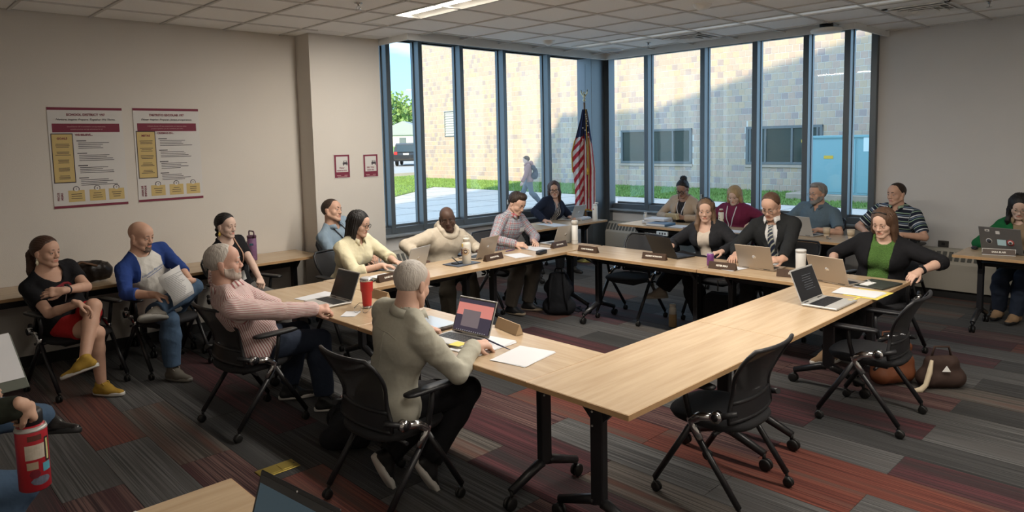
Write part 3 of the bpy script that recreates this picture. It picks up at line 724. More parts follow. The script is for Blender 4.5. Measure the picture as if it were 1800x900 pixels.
def make_chair(label, loc, rz):
    t = thing('rolling_chair', loc, label, 'chair', rz, 'black mesh rolling chairs')
    superloft([(-.20, .20, .20, .408), (-.225, .225, .225, .418), (-.235, .24, .235, .44), (-.228, .232, .228, .455), (-.19, .19, .19, .462), (-.08, .08, .08, .463)]).build('seat', M['seatfab'], t)
    nu, nv = 9, 12
    V = [back_pt(-.93 + 1.86 * i / (nu - 1), .03 + .94 * j / (nv - 1)) for j in range(nv) for i in range(nu)]
    F = [(j * nu + i, j * nu + i + 1, (j + 1) * nu + i + 1, (j + 1) * nu + i) for j in range(nv - 1) for i in range(nu - 1)]
    b = MB(); b.add(V, F, 0, True); bk = b.build('backrest', M['mesh'], t)
    out = [back_pt(-1 + 2 * i / 8, 0) for i in range(9)] + [back_pt(1, v / 12) for v in range(1, 13)] + [back_pt(1 - 2 * i / 8, 1) for i in range(1, 9)] + [back_pt(-1, 1 - v / 12) for v in range(1, 13)]
    f = MB().tube(out, .011, 7)
    f.tube([back_pt(-.98 + 1.96 * i / 8, .24) for i in range(9)], .012, 7)
    low = MB(); low.add([back_pt(-.96 + 1.92 * i / 8, .02 + .22 * j) for j in (0, 1) for i in range(9)], [(i, i + 1, i + 10, i + 9) for i in range(8)], 0, True); low.xf(Matrix.Translation((-.006, 0, 0)))
    low.build('lumbar_panel', M['black'], bk)
    f.build('back_frame', M['black'], bk)
    for s in (-1, 1):
        y = s * .262
        MB().tube([(.02, y, .43), (.24, y, .075)], .0165, 8).build('leg', M['blackmetal'], t)
        MB().tube([(.02, y, .43), (-.25, y, .075)], .0165, 8).build('leg', M['blackmetal'], t)
        MB().tube([(-.035, y, .365), (.005, y, .425), (.02, y, .455), (-.03, y, .487), (-.10, y, .503)], [.021, .024, .026, .024, .021], 8, flat=(.8, (0, 1, 0))).lathe([(.0, -.020), (.030, -.020), (.030, .020), (0, .020)], (-.125, y, .508), 14, rot=Matrix.Rotation(R_(90), 3, 'X')).build('joint_casting', M['chrome'], t)
        MB().lathe([(.0, -.022), (.019, -.022), (.019, .022), (0, .022)], (-.125, y, .508), 12, rot=Matrix.Rotation(R_(90), 3, 'X')).tube([(-.13, y, .508), (-.215, s * .22, .535)], .016, 8).build('back_pivot', M['black'], t)
        MB().tube([(.02, y, .45), (.05, y, .56), (.055, s * .275, .655)], [.016, .014, .013], 8).build('arm_post', M['black'], t)
        a = superloft([(-.10, .16, .03, .650), (-.125, .185, .037, .656), (-.125, .185, .037, .668), (-.11, .17, .03, .673)], 20, 4); a.xf(Matrix.Translation((0, s * .280, 0))); a.build('armrest', M['black'], t)
        for u in (-.25, .24):
            c = MB().tube([(u, y, .085), (u, y, .045)], .009, 8)
            for v in (-1, 1): c.lathe([(0, -.007), (.022, -.007), (.027, -.004), (.027, .004), (.022, .007), (0, .007)], (u - .010, y + v * .010, .027), 12, rot=Matrix.Rotation(R_(90), 3, 'X'))
            c.lathe([(.012, .03), (.020, .045), (.012, .058)], (u - .006, y, 0), 10)
            c.build('caster', M['rubber'], t)
    MB().tube([(.02, -.262, .425), (.02, .262, .425)], .013, 8).tube([(-.10, -.25, .405), (-.10, .25, .405)], .010, 8).box((.0, 0, .40), (.30, .30, .02), .005).build('seat_support', M['blackmetal'], t)
    return t
ch0 = make_chair('empty black mesh rolling chair nearest the viewer at the front table', (3.30, 1.85, 0), R_(90))
def chair(x, y, rz, label): return dup(ch0, (x, y, 0), R_(rz), label)
chair(4.87, 1.63, 92, 'empty black mesh rolling chair in front of the brown bags')
chair(5.93, 4.38, 180, 'empty black mesh rolling chair pushed under the table by the black laptop')
chair(1.95, 4.65, 4, 'black rolling chair under the man in the striped shirt')
chair(2.02, 3.05, 2, 'black rolling chair under the man in the grey shirt seen from behind')
chair(6.45, 3.66, 180, 'black rolling chair under the young woman in the dark cardigan')
chair(6.45, 2.94, 184, 'black rolling chair under the man in the suit')
chair(6.40, 2.08, 168, 'black rolling chair under the woman in the green sweater')
chair(3.46, 5.86, 270, 'black rolling chair under the woman in the yellow shirt')
chair(4.56, 5.90, 268, 'black rolling chair under the man in the cream hoodie')
chair(5.37, 5.74, 272, 'black rolling chair under the man in plaid')
chair(1.25, 6.38, 285, 'black rolling chair under the woman in red shorts')
chair(1.93, 6.38, 280, 'black rolling chair under the bald man with blue sleeves')
chair(2.62, 6.36, 285, 'black rolling chair under the woman with the braid')
chair(3.92, 6.62, 285, 'black rolling chair under the man leaning at the pillar')
chair(7.36, 6.97, 266, 'black rolling chair under the woman in the navy blazer')
chair(8.56, 5.38, 180, 'black rolling chair under the woman with the hair bun')
chair(8.56, 4.55, 180, 'black rolling chair under the blonde woman in burgundy')
chair(8.56, 3.52, 176, 'black rolling chair under the grey haired man in a blue polo')
chair(8.58, 2.66, 176, 'black rolling chair under the man in the striped polo')
chair(8.55, 1.38, 180, 'black rolling chair under the woman with the rainbow lanyard')
# ================================================================ figures: signed-distance bodies turned into meshes
def nets(D, lo, h):
    S = D < 0
    n = D.shape
    c = np.zeros(tuple(k - 1 for k in n), np.int8)
    for i in (0, 1):
        for j in (0, 1):
            for k in (0, 1): c += S[i:n[0] - 1 + i, j:n[1] - 1 + j, k:n[2] - 1 + k]
    act = (c > 0) & (c < 8)
    I, J, K = np.nonzero(act)
    if len(I) == 0: return np.zeros((0, 3)), np.zeros((0, 4), int)
    idx = -np.ones(act.shape, np.int32); idx[I, J, K] = np.arange(len(I))
    acc = np.zeros((len(I), 3), np.float32); cnt = np.zeros(len(I), np.float32)
    for ax in range(3):
        o = [a for a in range(3) if a != ax]
        for u in (0, 1):
            for v in (0, 1):
                d0 = [0, 0, 0]; d0[o[0]] = u; d0[o[1]] = v; d1 = list(d0); d1[ax] = 1
                a = D[I + d0[0], J + d0[1], K + d0[2]]; b = D[I + d1[0], J + d1[1], K + d1[2]]
                m = (a < 0) != (b < 0)
                t = np.where(m, a / np.where(a - b == 0, 1, a - b), 0)
                p = np.tile(np.array(d0, np.float32), (len(I), 1)); p[:, ax] += t
                acc += p * m[:, None]; cnt += m
    V = (np.stack([I, J, K], 1) + acc / np.maximum(cnt, 1)[:, None]) * h + lo
    Q = []
    for ax in range(3):
        o = [a for a in range(3) if a != ax]
        s0 = [slice(None)] * 3; s1 = [slice(None)] * 3; s0[ax] = slice(0, -1); s1[ax] = slice(1, None)
        for a in o: s0[a] = slice(1, -1); s1[a] = slice(1, -1)
        A = S[tuple(s0)]; B = S[tuple(s1)]
        g = np.array(np.nonzero(A != B)).T
        if len(g) == 0: continue
        fl_ = A[g[:, 0], g[:, 1], g[:, 2]]
        base = g.copy()
        q = []
        for u, v in ((0, 0), (1, 0), (1, 1), (0, 1)):
            p = base.copy(); p[:, o[0]] += u; p[:, o[1]] += v; q.append(idx[p[:, 0], p[:, 1], p[:, 2]])
        q = np.stack(q, 1)
        flip = fl_ if ax != 1 else ~fl_
        q = np.where(flip[:, None], q, q[:, ::-1]); Q.append(q)
    Q = np.concatenate(Q); Q = Q[(Q >= 0).all(1)]
    return V, Q
A3 = lambda v: np.asarray(v, float)
def unit(v): v = A3(v); return v / (np.linalg.norm(v) + 1e-12)
class Cone:
    """round cone a-b, flattened to ratio q along n"""
    def __init__(s, a, b, r1, r2, n=None, q=1.0): s.a, s.b, s.r1, s.r2, s.n, s.q = A3(a), A3(b), r1, r2, (unit(n) if n is not None else None), q
    def bounds(s): r = max(s.r1, s.r2) * max(1, s.q); return np.minimum(s.a, s.b) - r, np.maximum(s.a, s.b) + r
    def __call__(s, P, o=0):
        d = P - s.a; ba = s.b - s.a
        if s.n is not None:
            f = (1 / s.q - 1); d = d + (d @ s.n)[..., None] * s.n * f; ba = ba + (ba @ s.n) * s.n * f
        t = np.clip(d @ ba / max(ba @ ba, 1e-9), 0, 1)
        return np.linalg.norm(d - t[..., None] * ba, axis=-1) - (s.r1 + (s.r2 - s.r1) * t) - o
class Ell:
    def __init__(s, c, r, R=None): s.c, s.r, s.R = A3(c), A3(r), (np.eye(3) if R is None else np.asarray(R))   # R rows = axes
    def bounds(s): m = np.sqrt(((s.R * s.r[:, None]) ** 2).sum(0)); return s.c - m, s.c + m
    def __call__(s, P, o=0):
        p = (P - s.c) @ s.R.T; r = s.r + o
        k0 = np.linalg.norm(p / r, axis=-1); k1 = np.linalg.norm(p / (r * r), axis=-1)
        return k0 * (k0 - 1) / np.maximum(k1, 1e-6)
class Fld:
    def __init__(s, lo, hi, h):
        s.lo = A3(lo); s.h = h; s.n = np.maximum(np.ceil((A3(hi) - s.lo) / h).astype(int) + 1, 3); s.D = np.full(tuple(s.n), 1.0, np.float32)
    def sub(s, lo, hi):
        i0 = np.clip(np.floor((lo - s.lo) / s.h).astype(int), 0, s.n); i1 = np.clip(np.ceil((hi - s.lo) / s.h).astype(int) + 1, 0, s.n)
        sl = tuple(slice(a, b) for a, b in zip(i0, i1))
        g = np.stack(np.meshgrid(*[s.lo[k] + s.h * np.arange(i0[k], i1[k]) for k in range(3)], indexing='ij'), -1)
        return sl, g
    def add(s, p, k=.02, o=0):
        lo, hi = p.bounds(); pad = k + abs(o) + 2.5 * s.h
        sl, g = s.sub(lo - pad, hi + pad)
        if 0 in g.shape: return s
        d = p(g, o); a = s.D[sl]
        if k > 0:
            h = np.clip(.5 + .5 * (a - d) / k, 0, 1); s.D[sl] = a + (d - a) * h - k * h * (1 - h)
        else: s.D[sl] = np.minimum(a, d)
        return s
    def cut(s, p, k=.006, o=0):
        lo, hi = p.bounds(); pad = k + abs(o) + 2.5 * s.h
        sl, g = s.sub(lo - pad, hi + pad)
        if 0 in g.shape: return s
        d = -p(g, o); a = s.D[sl]
        h = np.clip(.5 - .5 * (a - d) / max(k, 1e-6), 0, 1); s.D[sl] = a + (d - a) * h + k * h * (1 - h)
        return s
    def clip(s, fn):
        """keep only where fn(P) < 0"""
        sl, g = s.sub(s.lo - 1, s.lo + s.h * s.n + 1); s.D = np.maximum(s.D, fn(g).astype(np.float32)); return s
    def mesh(s): return nets(s.D, s.lo, s.h)
def prim_bounds(pr, pad):
    b = [p.bounds() for p in pr]; return np.min([x[0] for x in b], 0) - pad, np.max([x[1] for x in b], 0) + pad
def field(pr, h, k=.02, o=0, pad=None):
    lo, hi = prim_bounds([p[0] if isinstance(p, tuple) else p for p in pr], (pad or 0) + k * .3 + abs(o) + 2.5 * h)
    f = Fld(lo, hi, h)
    for p in pr:
        if isinstance(p, tuple): f.add(p[0], p[1], o)
        else: f.add(p, k, o)
    return f
def ik(a, b, l1, l2, hint):
    a, b = A3(a), A3(b); d = b - a; L = np.linalg.norm(d)
    m = (l1 + l2) * .998
    if L > m: b = a + d / L * m; d = b - a; L = m
    d = d / L; x = (l1 * l1 - l2 * l2 + L * L) / (2 * L); y = math.sqrt(max(l1 * l1 - x * x, 1e-6))
    h = A3(hint) - d * (A3(hint) @ d); h = unit(h)
    return a + d * x + h * y, b
def wrinkle(V, N, amp, seed, fr=38):
    g = np.random.RandomState(seed); d = np.zeros(len(V)); lo = np.zeros(len(V))
    for k in range(3):
        w = unit(g.normal(size=3)) * fr * .8; lo += np.sin(V @ w + g.uniform(0, 6.28))
    for k in range(5):
        w = unit(g.normal(size=3) * np.array([1, 1, .8])) * fr * (1.1 + .55 * k)
        ph = V @ w + g.uniform(0, 6.28) + 2.0 * np.sin(V @ (unit(g.normal(size=3)) * fr * .45))
        gate = np.clip(np.sin(V @ (unit(g.normal(size=3)) * fr * .4) + g.uniform(0, 6.28)) + .3, 0, 1)
        d += gate * ((1 - np.abs(np.sin(ph * .5))) ** 2 * 2.2 - .5) / (1 + .3 * k)
    return V + N * ((d * .55 + lo * .22) * amp)[:, None]
def vnormals(V, Q):
    n = np.cross(V[Q[:, 2]] - V[Q[:, 0]], V[Q[:, 3]] - V[Q[:, 1]]); N = np.zeros_like(V)
    for k in range(4):
        for a in range(3): N[:, a] += np.bincount(Q[:, k], n[:, a], len(V))
    return N / (np.linalg.norm(N, axis=1)[:, None] + 1e-9)
# ---------------------------------------------------------------- hands
CURL = {'flat': [(8, 12, 8)] * 4, 'relax': [(22, 30, 20), (26, 34, 22), (30, 38, 24), (34, 40, 26)], 'type': [(18, 38, 25), (20, 40, 26), (20, 42, 26), (18, 40, 26)],
        'grip': [(52, 62, 40), (55, 64, 42), (57, 66, 44), (60, 66, 44)], 'pinch': [(48, 52, 30), (56, 58, 36), (62, 66, 44), (66, 70, 46)], 'fist': [(75, 88, 60), (78, 90, 60), (80, 90, 60), (82, 90, 60)]}
def hand_prims(w, d, n, side, pose='relax', s=1.0):
    """w wrist, d direction to the fingers, n palm normal (palm faces n), side +1 left hand, -1 right hand"""
    d = unit(d); n = unit(A3(n) - d * (A3(n) @ d)); x = np.cross(d, n) * side         # x points to the thumb side
    P = lambda a, b, c: A3(w) + (d * a + x * b + n * c) * s
    pr = [(Cone(P(-.03, 0, 0), P(.022, 0, 0), .027 * s, .029 * s, n, .72), .012)]
    pr.append((Cone(P(.03, .012, 0), P(.078, .024, -.002), .024 * s, .019 * s, n, .62), .012))
    pr.append((Cone(P(.03, -.010, 0), P(.074, -.022, -.002), .025 * s, .018 * s, n, .62), .012))
    pr.append((Cone(P(.075, .024, -.002), P(.073, -.025, -.002), .0155 * s, .0145 * s, n, .75), .012))
    ln = [(.043, .026, .020), (.047, .030, .021), (.044, .028, .020), (.035, .021, .018)]
    for i, (b, r) in enumerate(zip((.0275, .0095, -.0085, -.026), (.0088, .0090, .0086, .0077))):
        p = P(.083 - (.007 if i == 3 else 0) + (.003 if i == 1 else 0), b, -.001); ang = 0; spread = (b / .0275) * .10
        for j in range(3):
            ang += CURL[pose][i][j]
            v = (d * math.cos(R_(ang)) + n * math.sin(R_(ang)) + x * spread * math.cos(R_(ang))); v = unit(v)
            q = p + v * ln[i][j] * s
            pr.append((Cone(p, q, r * s * (1 - .07 * j), r * s * (.95 - .07 * j)), .003 if j else .006)); p = q
    cl = {'flat': .25, 'relax': .5, 'type': .45, 'grip': .9, 'pinch': .95, 'fist': 1.05}[pose]
    t0 = P(.018, .024, .006); v1 = unit(d * .72 + x * .62 + n * (.25 + .25 * cl)); t1 = t0 + v1 * .040 * s
    v2 = unit(d * .88 + x * (.42 - .45 * cl) + n * (.12 + .45 * cl)); t2 = t1 + v2 * .031 * s
    v3 = unit(d * .92 + x * (.22 - .5 * cl) + n * (.10 + .40 * cl)); t3 = t2 + v3 * .024 * s
    pr += [(Cone(t0, t1, .0155 * s, .0115 * s), .012), (Cone(t1, t2, .0108 * s, .0098 * s), .004), (Cone(t2, t3, .0098 * s, .0078 * s), .004)]
    return pr
# ---------------------------------------------------------------- head
def head_prims(s, fem, opt):
    """local frame x = person's left, y = forward, z = up, origin between the eyes' level and the ears; metres"""
    E = lambda c, r: Ell(A3(c) * s, A3(r) * s); C = lambda a, b, r1, r2, n=None, q=1: Cone(A3(a) * s, A3(b) * s, r1 * s, r2 * s, n, q)
    jw = (.040 if fem else .046) * opt.get('jaw', 1.0); ck = opt.get('cheek', 1.0)
    add = [(E((0, -.010, .036), (.0765, .098, .088)), .02), (E((0, .026, -.030), (.0585 * ck, .066, .078)), .03), (E((0, .05, .045), (.058, .048, .05)), .03)]
    for q in (-1, 1):
        add += [(C((q * jw * 1.28, .002, -.052), (q * .019, .072, -.098), .022, .018), .025), (E((q * .041, .056, -.030), (.026 * ck, .026, .026)), .022),
                (E((q * .0775, -.010, -.008), (.0085, .019, .032)), .006), (E((q * .0795, -.016, .006), (.006, .014, .018)), .004)]
    add += [(E((0, .077, -.101), (.021, .018, .017)), .02), (C((-.034, .083, .019), (.034, .083, .019), .0105, .0105), .016 if not fem else .02),
            (C((0, .089, .012), (0, .106, -.028), .0078, .0108), .012), (E((0, .107, -.032), (.0112, .0105, .0095)), .008)]
    for q in (-1, 1): add += [(E((q * .0125, .100, -.037), (.0085, .011, .008)), .006)]
    add += [(E((0, .086, -.066), (.029, .014, .018)), .012)]
    cut = [(E((q * .032, .103, .001), (.019, .017, .0115)), .010) for q in (-1, 1)]
    lids = [(E((q * .0315, .0812, .0085 - opt.get('lid', 0)), (.0170, .0152, .0085)), .004) for q in (-1, 1)] + [(E((q * .0315, .0805, -.0085), (.0155, .0135, .0050)), .005) for q in (-1, 1)]
    cut2 = [(E((0, .104, -.0655), (.022, .010, .0022)), .003)]
    return add, cut, lids, cut2
SKIN = {}
def skin_mat(col):
    k = tuple(col)
    if k not in SKIN: SKIN[k] = mat('skin', col, .55, spec=.35, noise=.10, nscale=22, bump=.06, bscale=150)
    return SKIN[k]
M['eyew'] = mat('eye_white', (.40, .36, .33), .3); M['iris'] = mat('eye_iris', (.035, .022, .014), .15); 
def lipmat(col): return mat('lips', (col[0] * .80, col[1] * .52, col[2] * .50), .45)
class Body: pass
def person(name, label, hip, head, yaw, pitch, roll, face, arms, legs, skin, hair, top, bottom, shoes, fem=False, sc=1.0, build=1.0, belly=0.0, twist=0.0,
           shw=None, hipz=.545, raise_=(0, 0), headopt={}, glasses=None, standing=False, vis=.0045, cloth_h=.010, beard=None, seed=1, extra=None, bust=None):
    """hip=(x,y) ground position of the pelvis; head=(x,y,z) eye-level centre; angles in degrees (world); arms/legs: dicts L/R"""
    rot = math.radians
    O = np.array([hip[0], hip[1], 0.0])
    t = thing(name, tuple(O), label, 'person')
    f0 = A3([math.cos(rot(face)), math.sin(rot(face)), 0]); l0 = A3([-f0[1], f0[0], 0]); up = A3([0, 0, 1])
    ft = rot(face + twist); f1 = A3([math.cos(ft), math.sin(ft), 0]); l1 = A3([-f1[1], f1[0], 0])
    P = A3([0, 0, hipz]); Hc = A3(head) - O
    # head frame
    hy, hp, hr = rot(yaw), rot(pitch), rot(roll)
    fw = A3([math.cos(hy) * math.cos(hp), math.sin(hy) * math.cos(hp), -math.sin(hp)]); lf = A3([-math.sin(hy), math.cos(hy), 0]); hu = np.cross(fw, lf)
    lf, hu = lf * math.cos(hr) + hu * math.sin(hr), hu * math.cos(hr) - lf * math.sin(hr)
    RH = np.stack([lf, fw, hu])                  # rows : local x (left), y (forward), z (up)
    hs = sc * (.955 if fem else 1.0)
    toW = lambda p: Hc + A3(p) @ RH
    # neck base
    tr = unit(Hc - .02 * fw - P)
    N = Hc - hu * .085 * sc - fw * .022 * sc - (tr * .6 + up * .4) * .062 * sc
    sp = unit(N - P)
    l1 = unit(l1 - sp * (l1 @ sp)); f1 = unit(np.cross(l1, sp))
    W_ = build
    shw = shw or ((.152 if fem else .176) * sc * (.5 + .5 * W_))
    mid = (P + N) / 2 - f1 * .015
    chest = P + (N - P) * .70 + f1 * .012
    waist = P + (N - P) * .30 + f1 * (.0 + belly * .3)
    S = {}
    for sd, q in (('L', 1), ('R', -1)):
        S[sd] = N + l1 * q * shw - sp * (.066 * sc - raise_[0 if q > 0 else 1]) - f1 * .005
    ua, fa, th, sk = .285 * sc, .255 * sc, .435 * sc, .425 * sc
    Ar, Lg = {}, {}
    for sd in 'LR':
        a = arms[sd]; w = A3(a['w']) - O
        el, w = ik(S[sd], w, ua, fa, a.get('e', (0, 0, -1)))
        Ar[sd] = (S[sd], el, w)
        g = legs[sd]; q = 1 if sd == 'L' else -1
        hj = P + l0 * q * .088 * sc * W_ + f0 * .02
        an = A3(g['a']) - O
        kn, an = ik(hj, an, th, sk, g.get('k', f0 + up * .6))
        Lg[sd] = (hj, kn, an, unit(A3(g.get('t', f0))))
    # torso primitives (bare)
    dep = .70
    def torso(o=0, g=1.0):
        pr = [(Cone(P + l0 * .085 * W_ * sc, P - l0 * .085 * W_ * sc, .108 * sc * W_, .108 * sc * W_, f0, .92), .04),
              (Cone(P + up * .02, waist, .128 * sc * W_ * g, .120 * sc * W_ * g, f1, dep + .06), .04),
              (Cone(waist, chest, .120 * sc * W_ * g, .140 * sc * W_, f1, dep), .04),
              (Cone(chest + l1 * .075 * sc, chest - l1 * .075 * sc, .098 * sc * W_, .098 * sc * W_, f1, .92), .05),
              (Cone(S['L'] - l1 * .02, S['R'] + l1 * .02, .044 * sc, .044 * sc), .03),
              (Cone(chest, N - sp * .02, .105 * sc, .062 * sc, f1, .8), .05)]
        for sd in 'LR': pr.append((Cone(N + sp * .030, S[sd] + sp * .012 * sc, .034 * sc, .032 * sc), .03))
        if belly: pr.append((Ell(waist + f1 * (.045 + belly * .4) - sp * .02, (.125 * W_, .10 + belly * .5, .12), np.stack([l1, f1, sp])), .06))
        if fem if bust is None else bust:
            for q in (-1, 1): pr.append((Ell(chest + l1 * q * .067 * sc + f1 * .072 * W_ - sp * .02, (.062, .058, .065), np.stack([l1, f1, sp])), .035))
        return pr
    ar = .92 if fem else 1.0; ar *= (.6 + .4 * W_)
    def arm(sd, o1=0, o2=0, upto=2.0):
        s_, e_, w_ = Ar[sd]; pr = [(Cone(s_, e_, .049 * ar + o1, .039 * ar + o1 * .9), .02)]
        if upto > 1:
            m = e_ + (w_ - e_) * .3; pr += [(Cone(e_, m, .038 * ar + o1 * .9, .038 * ar + o2), .010), (Cone(m, w_, .038 * ar + o2, .026 * ar + o2), .008)]
        return pr
    def leg(sd, o1=0, o2=0):
        h_, k_, a_, _ = Lg[sd]; m = k_ + (a_ - k_) * .32 - unit(np.cross(np.cross(a_ - k_, k_ - h_), a_ - k_)) * 0
        back = unit((h_ - k_) - (a_ - k_) * ((h_ - k_) @ (a_ - k_)) / ((a_ - k_) @ (a_ - k_)))
        lw = .6 + .4 * W_
        return [(Cone(h_, k_, .090 * sc * lw + o1, .058 * sc + o1 * .8), .03), (Cone(k_, m + back * .014, .056 * sc + o1 * .8, .056 * sc + o2), .02), (Cone(m + back * .014, a_, .056 * sc + o2, .036 * sc + o2), .02)]
    neck = [(Cone(toW((0, -.018 * hs, -.05 * hs)), N - sp * .01, (.052 if fem else .060) * sc, (.056 if fem else .066) * sc), .02)]
    # ------------------------------------------------------------ skin mesh (one body, finer where it shows)
    pieces = []
    core = torso() + arm('L') + arm('R') + leg('L') + leg('R') + neck
    fc = field(core, .016, .02, -.004); pieces.append(fc.mesh())
    add, cut, lids, cut2 = head_prims(hs, fem, headopt)
    hv = vis
    lo, hi = np.array([-.10, -.125, -.15]) * hs, np.array([.10, .135, .135]) * hs
    F = Fld(lo - .008, hi + .008, hv)
    for p, k in add: F.add(p, k * hs)
    for p, k in cut: F.cut(p, k * hs)
    for p, k in lids: F.add(p, k * hs)
    for p, k in cut2: F.cut(p, k * hs)
    headD = F
    V, Q = F.mesh(); Hlip = V.copy()
    pieces.append((V @ RH + Hc, Q))
    n_pre = sum(len(p[1]) for p in pieces[:1]); n_head = len(Q)
    nk = neck + [(Cone(chest + sp * .05, N - sp * .02, .105 * sc, .062 * sc, f1, .8), .05), (Cone(S['L'] - l1 * .05, S['R'] + l1 * .05, .05 * sc, .05 * sc), .05)] + [(Cone(N + sp * .030, S[sd] + sp * .012 * sc, .034 * sc, .032 * sc), .03) for sd in 'LR']
    fk = field(nk, .008, .02); pieces.append(fk.mesh())
    slv = top.get('sleeve', 2.0)
    for sd in 'LR':
        if slv < 1.9:
            fa_ = field(arm(sd), .0075, .02); pieces.append(fa_.mesh())
        a = arms[sd]
        if a.get('hide'): continue
        dflt = unit(Ar[sd][2] - Ar[sd][1])
        hp_ = hand_prims(Ar[sd][2], a.get('d', dflt), a.get('n', (0, 0, -1)), 1 if sd == 'L' else -1, a.get('p', 'relax'), sc * (.92 if fem else 1.0))
        hp_.append((Cone(Ar[sd][2] - dflt * .06, Ar[sd][2], .031 * ar, .0265 * ar), .012))
        fh = field(hp_, .0034 if vis < .0042 else .0042, .004); pieces.append(fh.mesh())
    if bottom.get('len', 2) < 1.9:
        for sd in 'LR': pieces.append(field(leg(sd), .010, .02).mesh())
    Vs, Qs, nb = [], [], 0
    for V, Q in pieces: Vs.append(V); Qs.append(Q + nb); nb += len(V)
    V, Q = np.concatenate(Vs), np.concatenate(Qs)
    sm_ = skin_mat(skin); lm = lipmat(skin)
    mi = np.zeros(len(Q), np.int32)
    hl = Hlip / hs; fcn = hl[pieces[1][1]].mean(1)
    dl = ((fcn[:, 0] / (.0235 if not fem else .024)) ** 2 + ((fcn[:, 2] + .0655) / (.0085 if not fem else .0105)) ** 2)
    mi[n_pre:n_pre + n_head] = ((dl < 1) & (fcn[:, 1] > .07)).astype(int)
    me = mesh_np('body', V, Q, [sm_, lm], mi, True); link('body', me, t)
    # eyes and brows
    for q in (-1, 1):
        c = toW(np.array((q * .0315, .0812, 0)) * hs)
        rotm = Matrix(RH.T.tolist()).to_3x3()
        eb = MB().sphere(c, tuple(np.array((.0132, .0132, .0110)) * hs), 10, 0, rotm).sphere(toW(np.array((q * .0315 + opt_gaze(headopt), .0902, -.0005 + headopt.get('gz', 0))) * hs), tuple(np.array((.0066, .0056, .0066)) * hs), 8, 1, rotm)
        eb.build('eye', [M['eyew'], M['iris']], t)
        bm = hair.get('brow', hair.get('mat'))
        bp = [toW(np.array((q * x, y, z)) * hs) for x, y, z in ((.012, .0985, .0235), (.024, .0990, .0262), (.037, .0935, .0262), (.049, .0800, .0205))]
        if not headopt.get('nobrow'): MB().tube(bp, [k_ * hs * (.72 if fem else 1) for k_ in (.0036, .0050, .0042, .0020)], 6).build('eyebrow', bm, t)
    B = Body(); B.t, B.toW, B.RH, B.N, B.P, B.S, B.Ar, B.Lg, B.l1, B.f1, B.sp, B.hs, B.O, B.chest, B.waist, B.sc, B.Hc, B.headD, B.up = t, toW, RH, N, P, S, Ar, Lg, l1, f1, sp, hs, O, chest, waist, sc, Hc, headD, up
    B.f0, B.l0, B.torso, B.arm, B.leg, B.neck, B.W_, B.ar, B.fem = f0, l0, torso, arm, leg, neck, W_, ar, fem
    make_top(B, top, seed, cloth_h); make_bottom(B, bottom, seed, cloth_h)
    for sd in 'LR': make_shoe(B, sd, shoes)
    make_hair(B, hair, seed)
    if beard: make_beard(B, beard)
    if glasses: make_glasses(B, glasses)
    if extra: extra(B)
    return B
def opt_gaze(o): return o.get('gx', 0)
def pattern(me, V, segs, org):
    """attribute 'pat': u around the limb, v along it - lets stripes and checks follow the cloth"""
    best = np.full(len(V), 1e9); uv = np.zeros((len(V), 3), np.float32)
    for (a, b, r, ref, base) in segs:
        a, b = A3(a), A3(b); ba = b - a; L = np.linalg.norm(ba); ax = ba / L
        d = V - a; tt = np.clip(d @ ax / L, 0, 1); rad = d - np.outer(d @ ax, ax); dist = np.linalg.norm(d - np.outer(tt, ba), axis=1) - r
        x = unit(A3(ref) - ax * (A3(ref) @ ax)); y = np.cross(ax, x)
        ang = np.arctan2(rad @ y, rad @ x); m = dist < best; best[m] = dist[m]
        if base is None: uv[m, 0] = (ang * .15)[m]; uv[m, 1] = (d @ ax)[m]; uv[m, 2] = 0
        else: uv[m, 0] = (ang * (r + .02))[m]; uv[m, 1] = (d @ ax)[m] + base; uv[m, 2] = 1
    at = me.attributes.new('pat', 'FLOAT_VECTOR', 'POINT'); at.data.foreach_set('vector', uv.ravel())
def cloth_obj(B, name, f, m, seed, amp=.0035, fr=34, segs=None, mi_fn=None, mats=None):
    V, Q = f.mesh()
    if len(V) == 0: return None
    N_ = vnormals(V, Q)
    V2 = wrinkle(V, N_, amp, seed, fr) if amp else V
    mi = mi_fn(V2[Q].mean(1)) if mi_fn else None
    me = mesh_np(name, V2, Q, mats or [m], mi, True)
    if segs: pattern(me, V2, segs, None)
    return link(name, me, B.t)
def segs_of(B):
    s = [(B.P, B.N, .14, B.f1, None)]
    for sd in 'LR':
        a, e, w = B.Ar[sd]; s += [(a + (e - a) * .12, e, .05, B.f1, 0.0), (e, w, .04, B.f1, np.linalg.norm(e - a))]
    return s
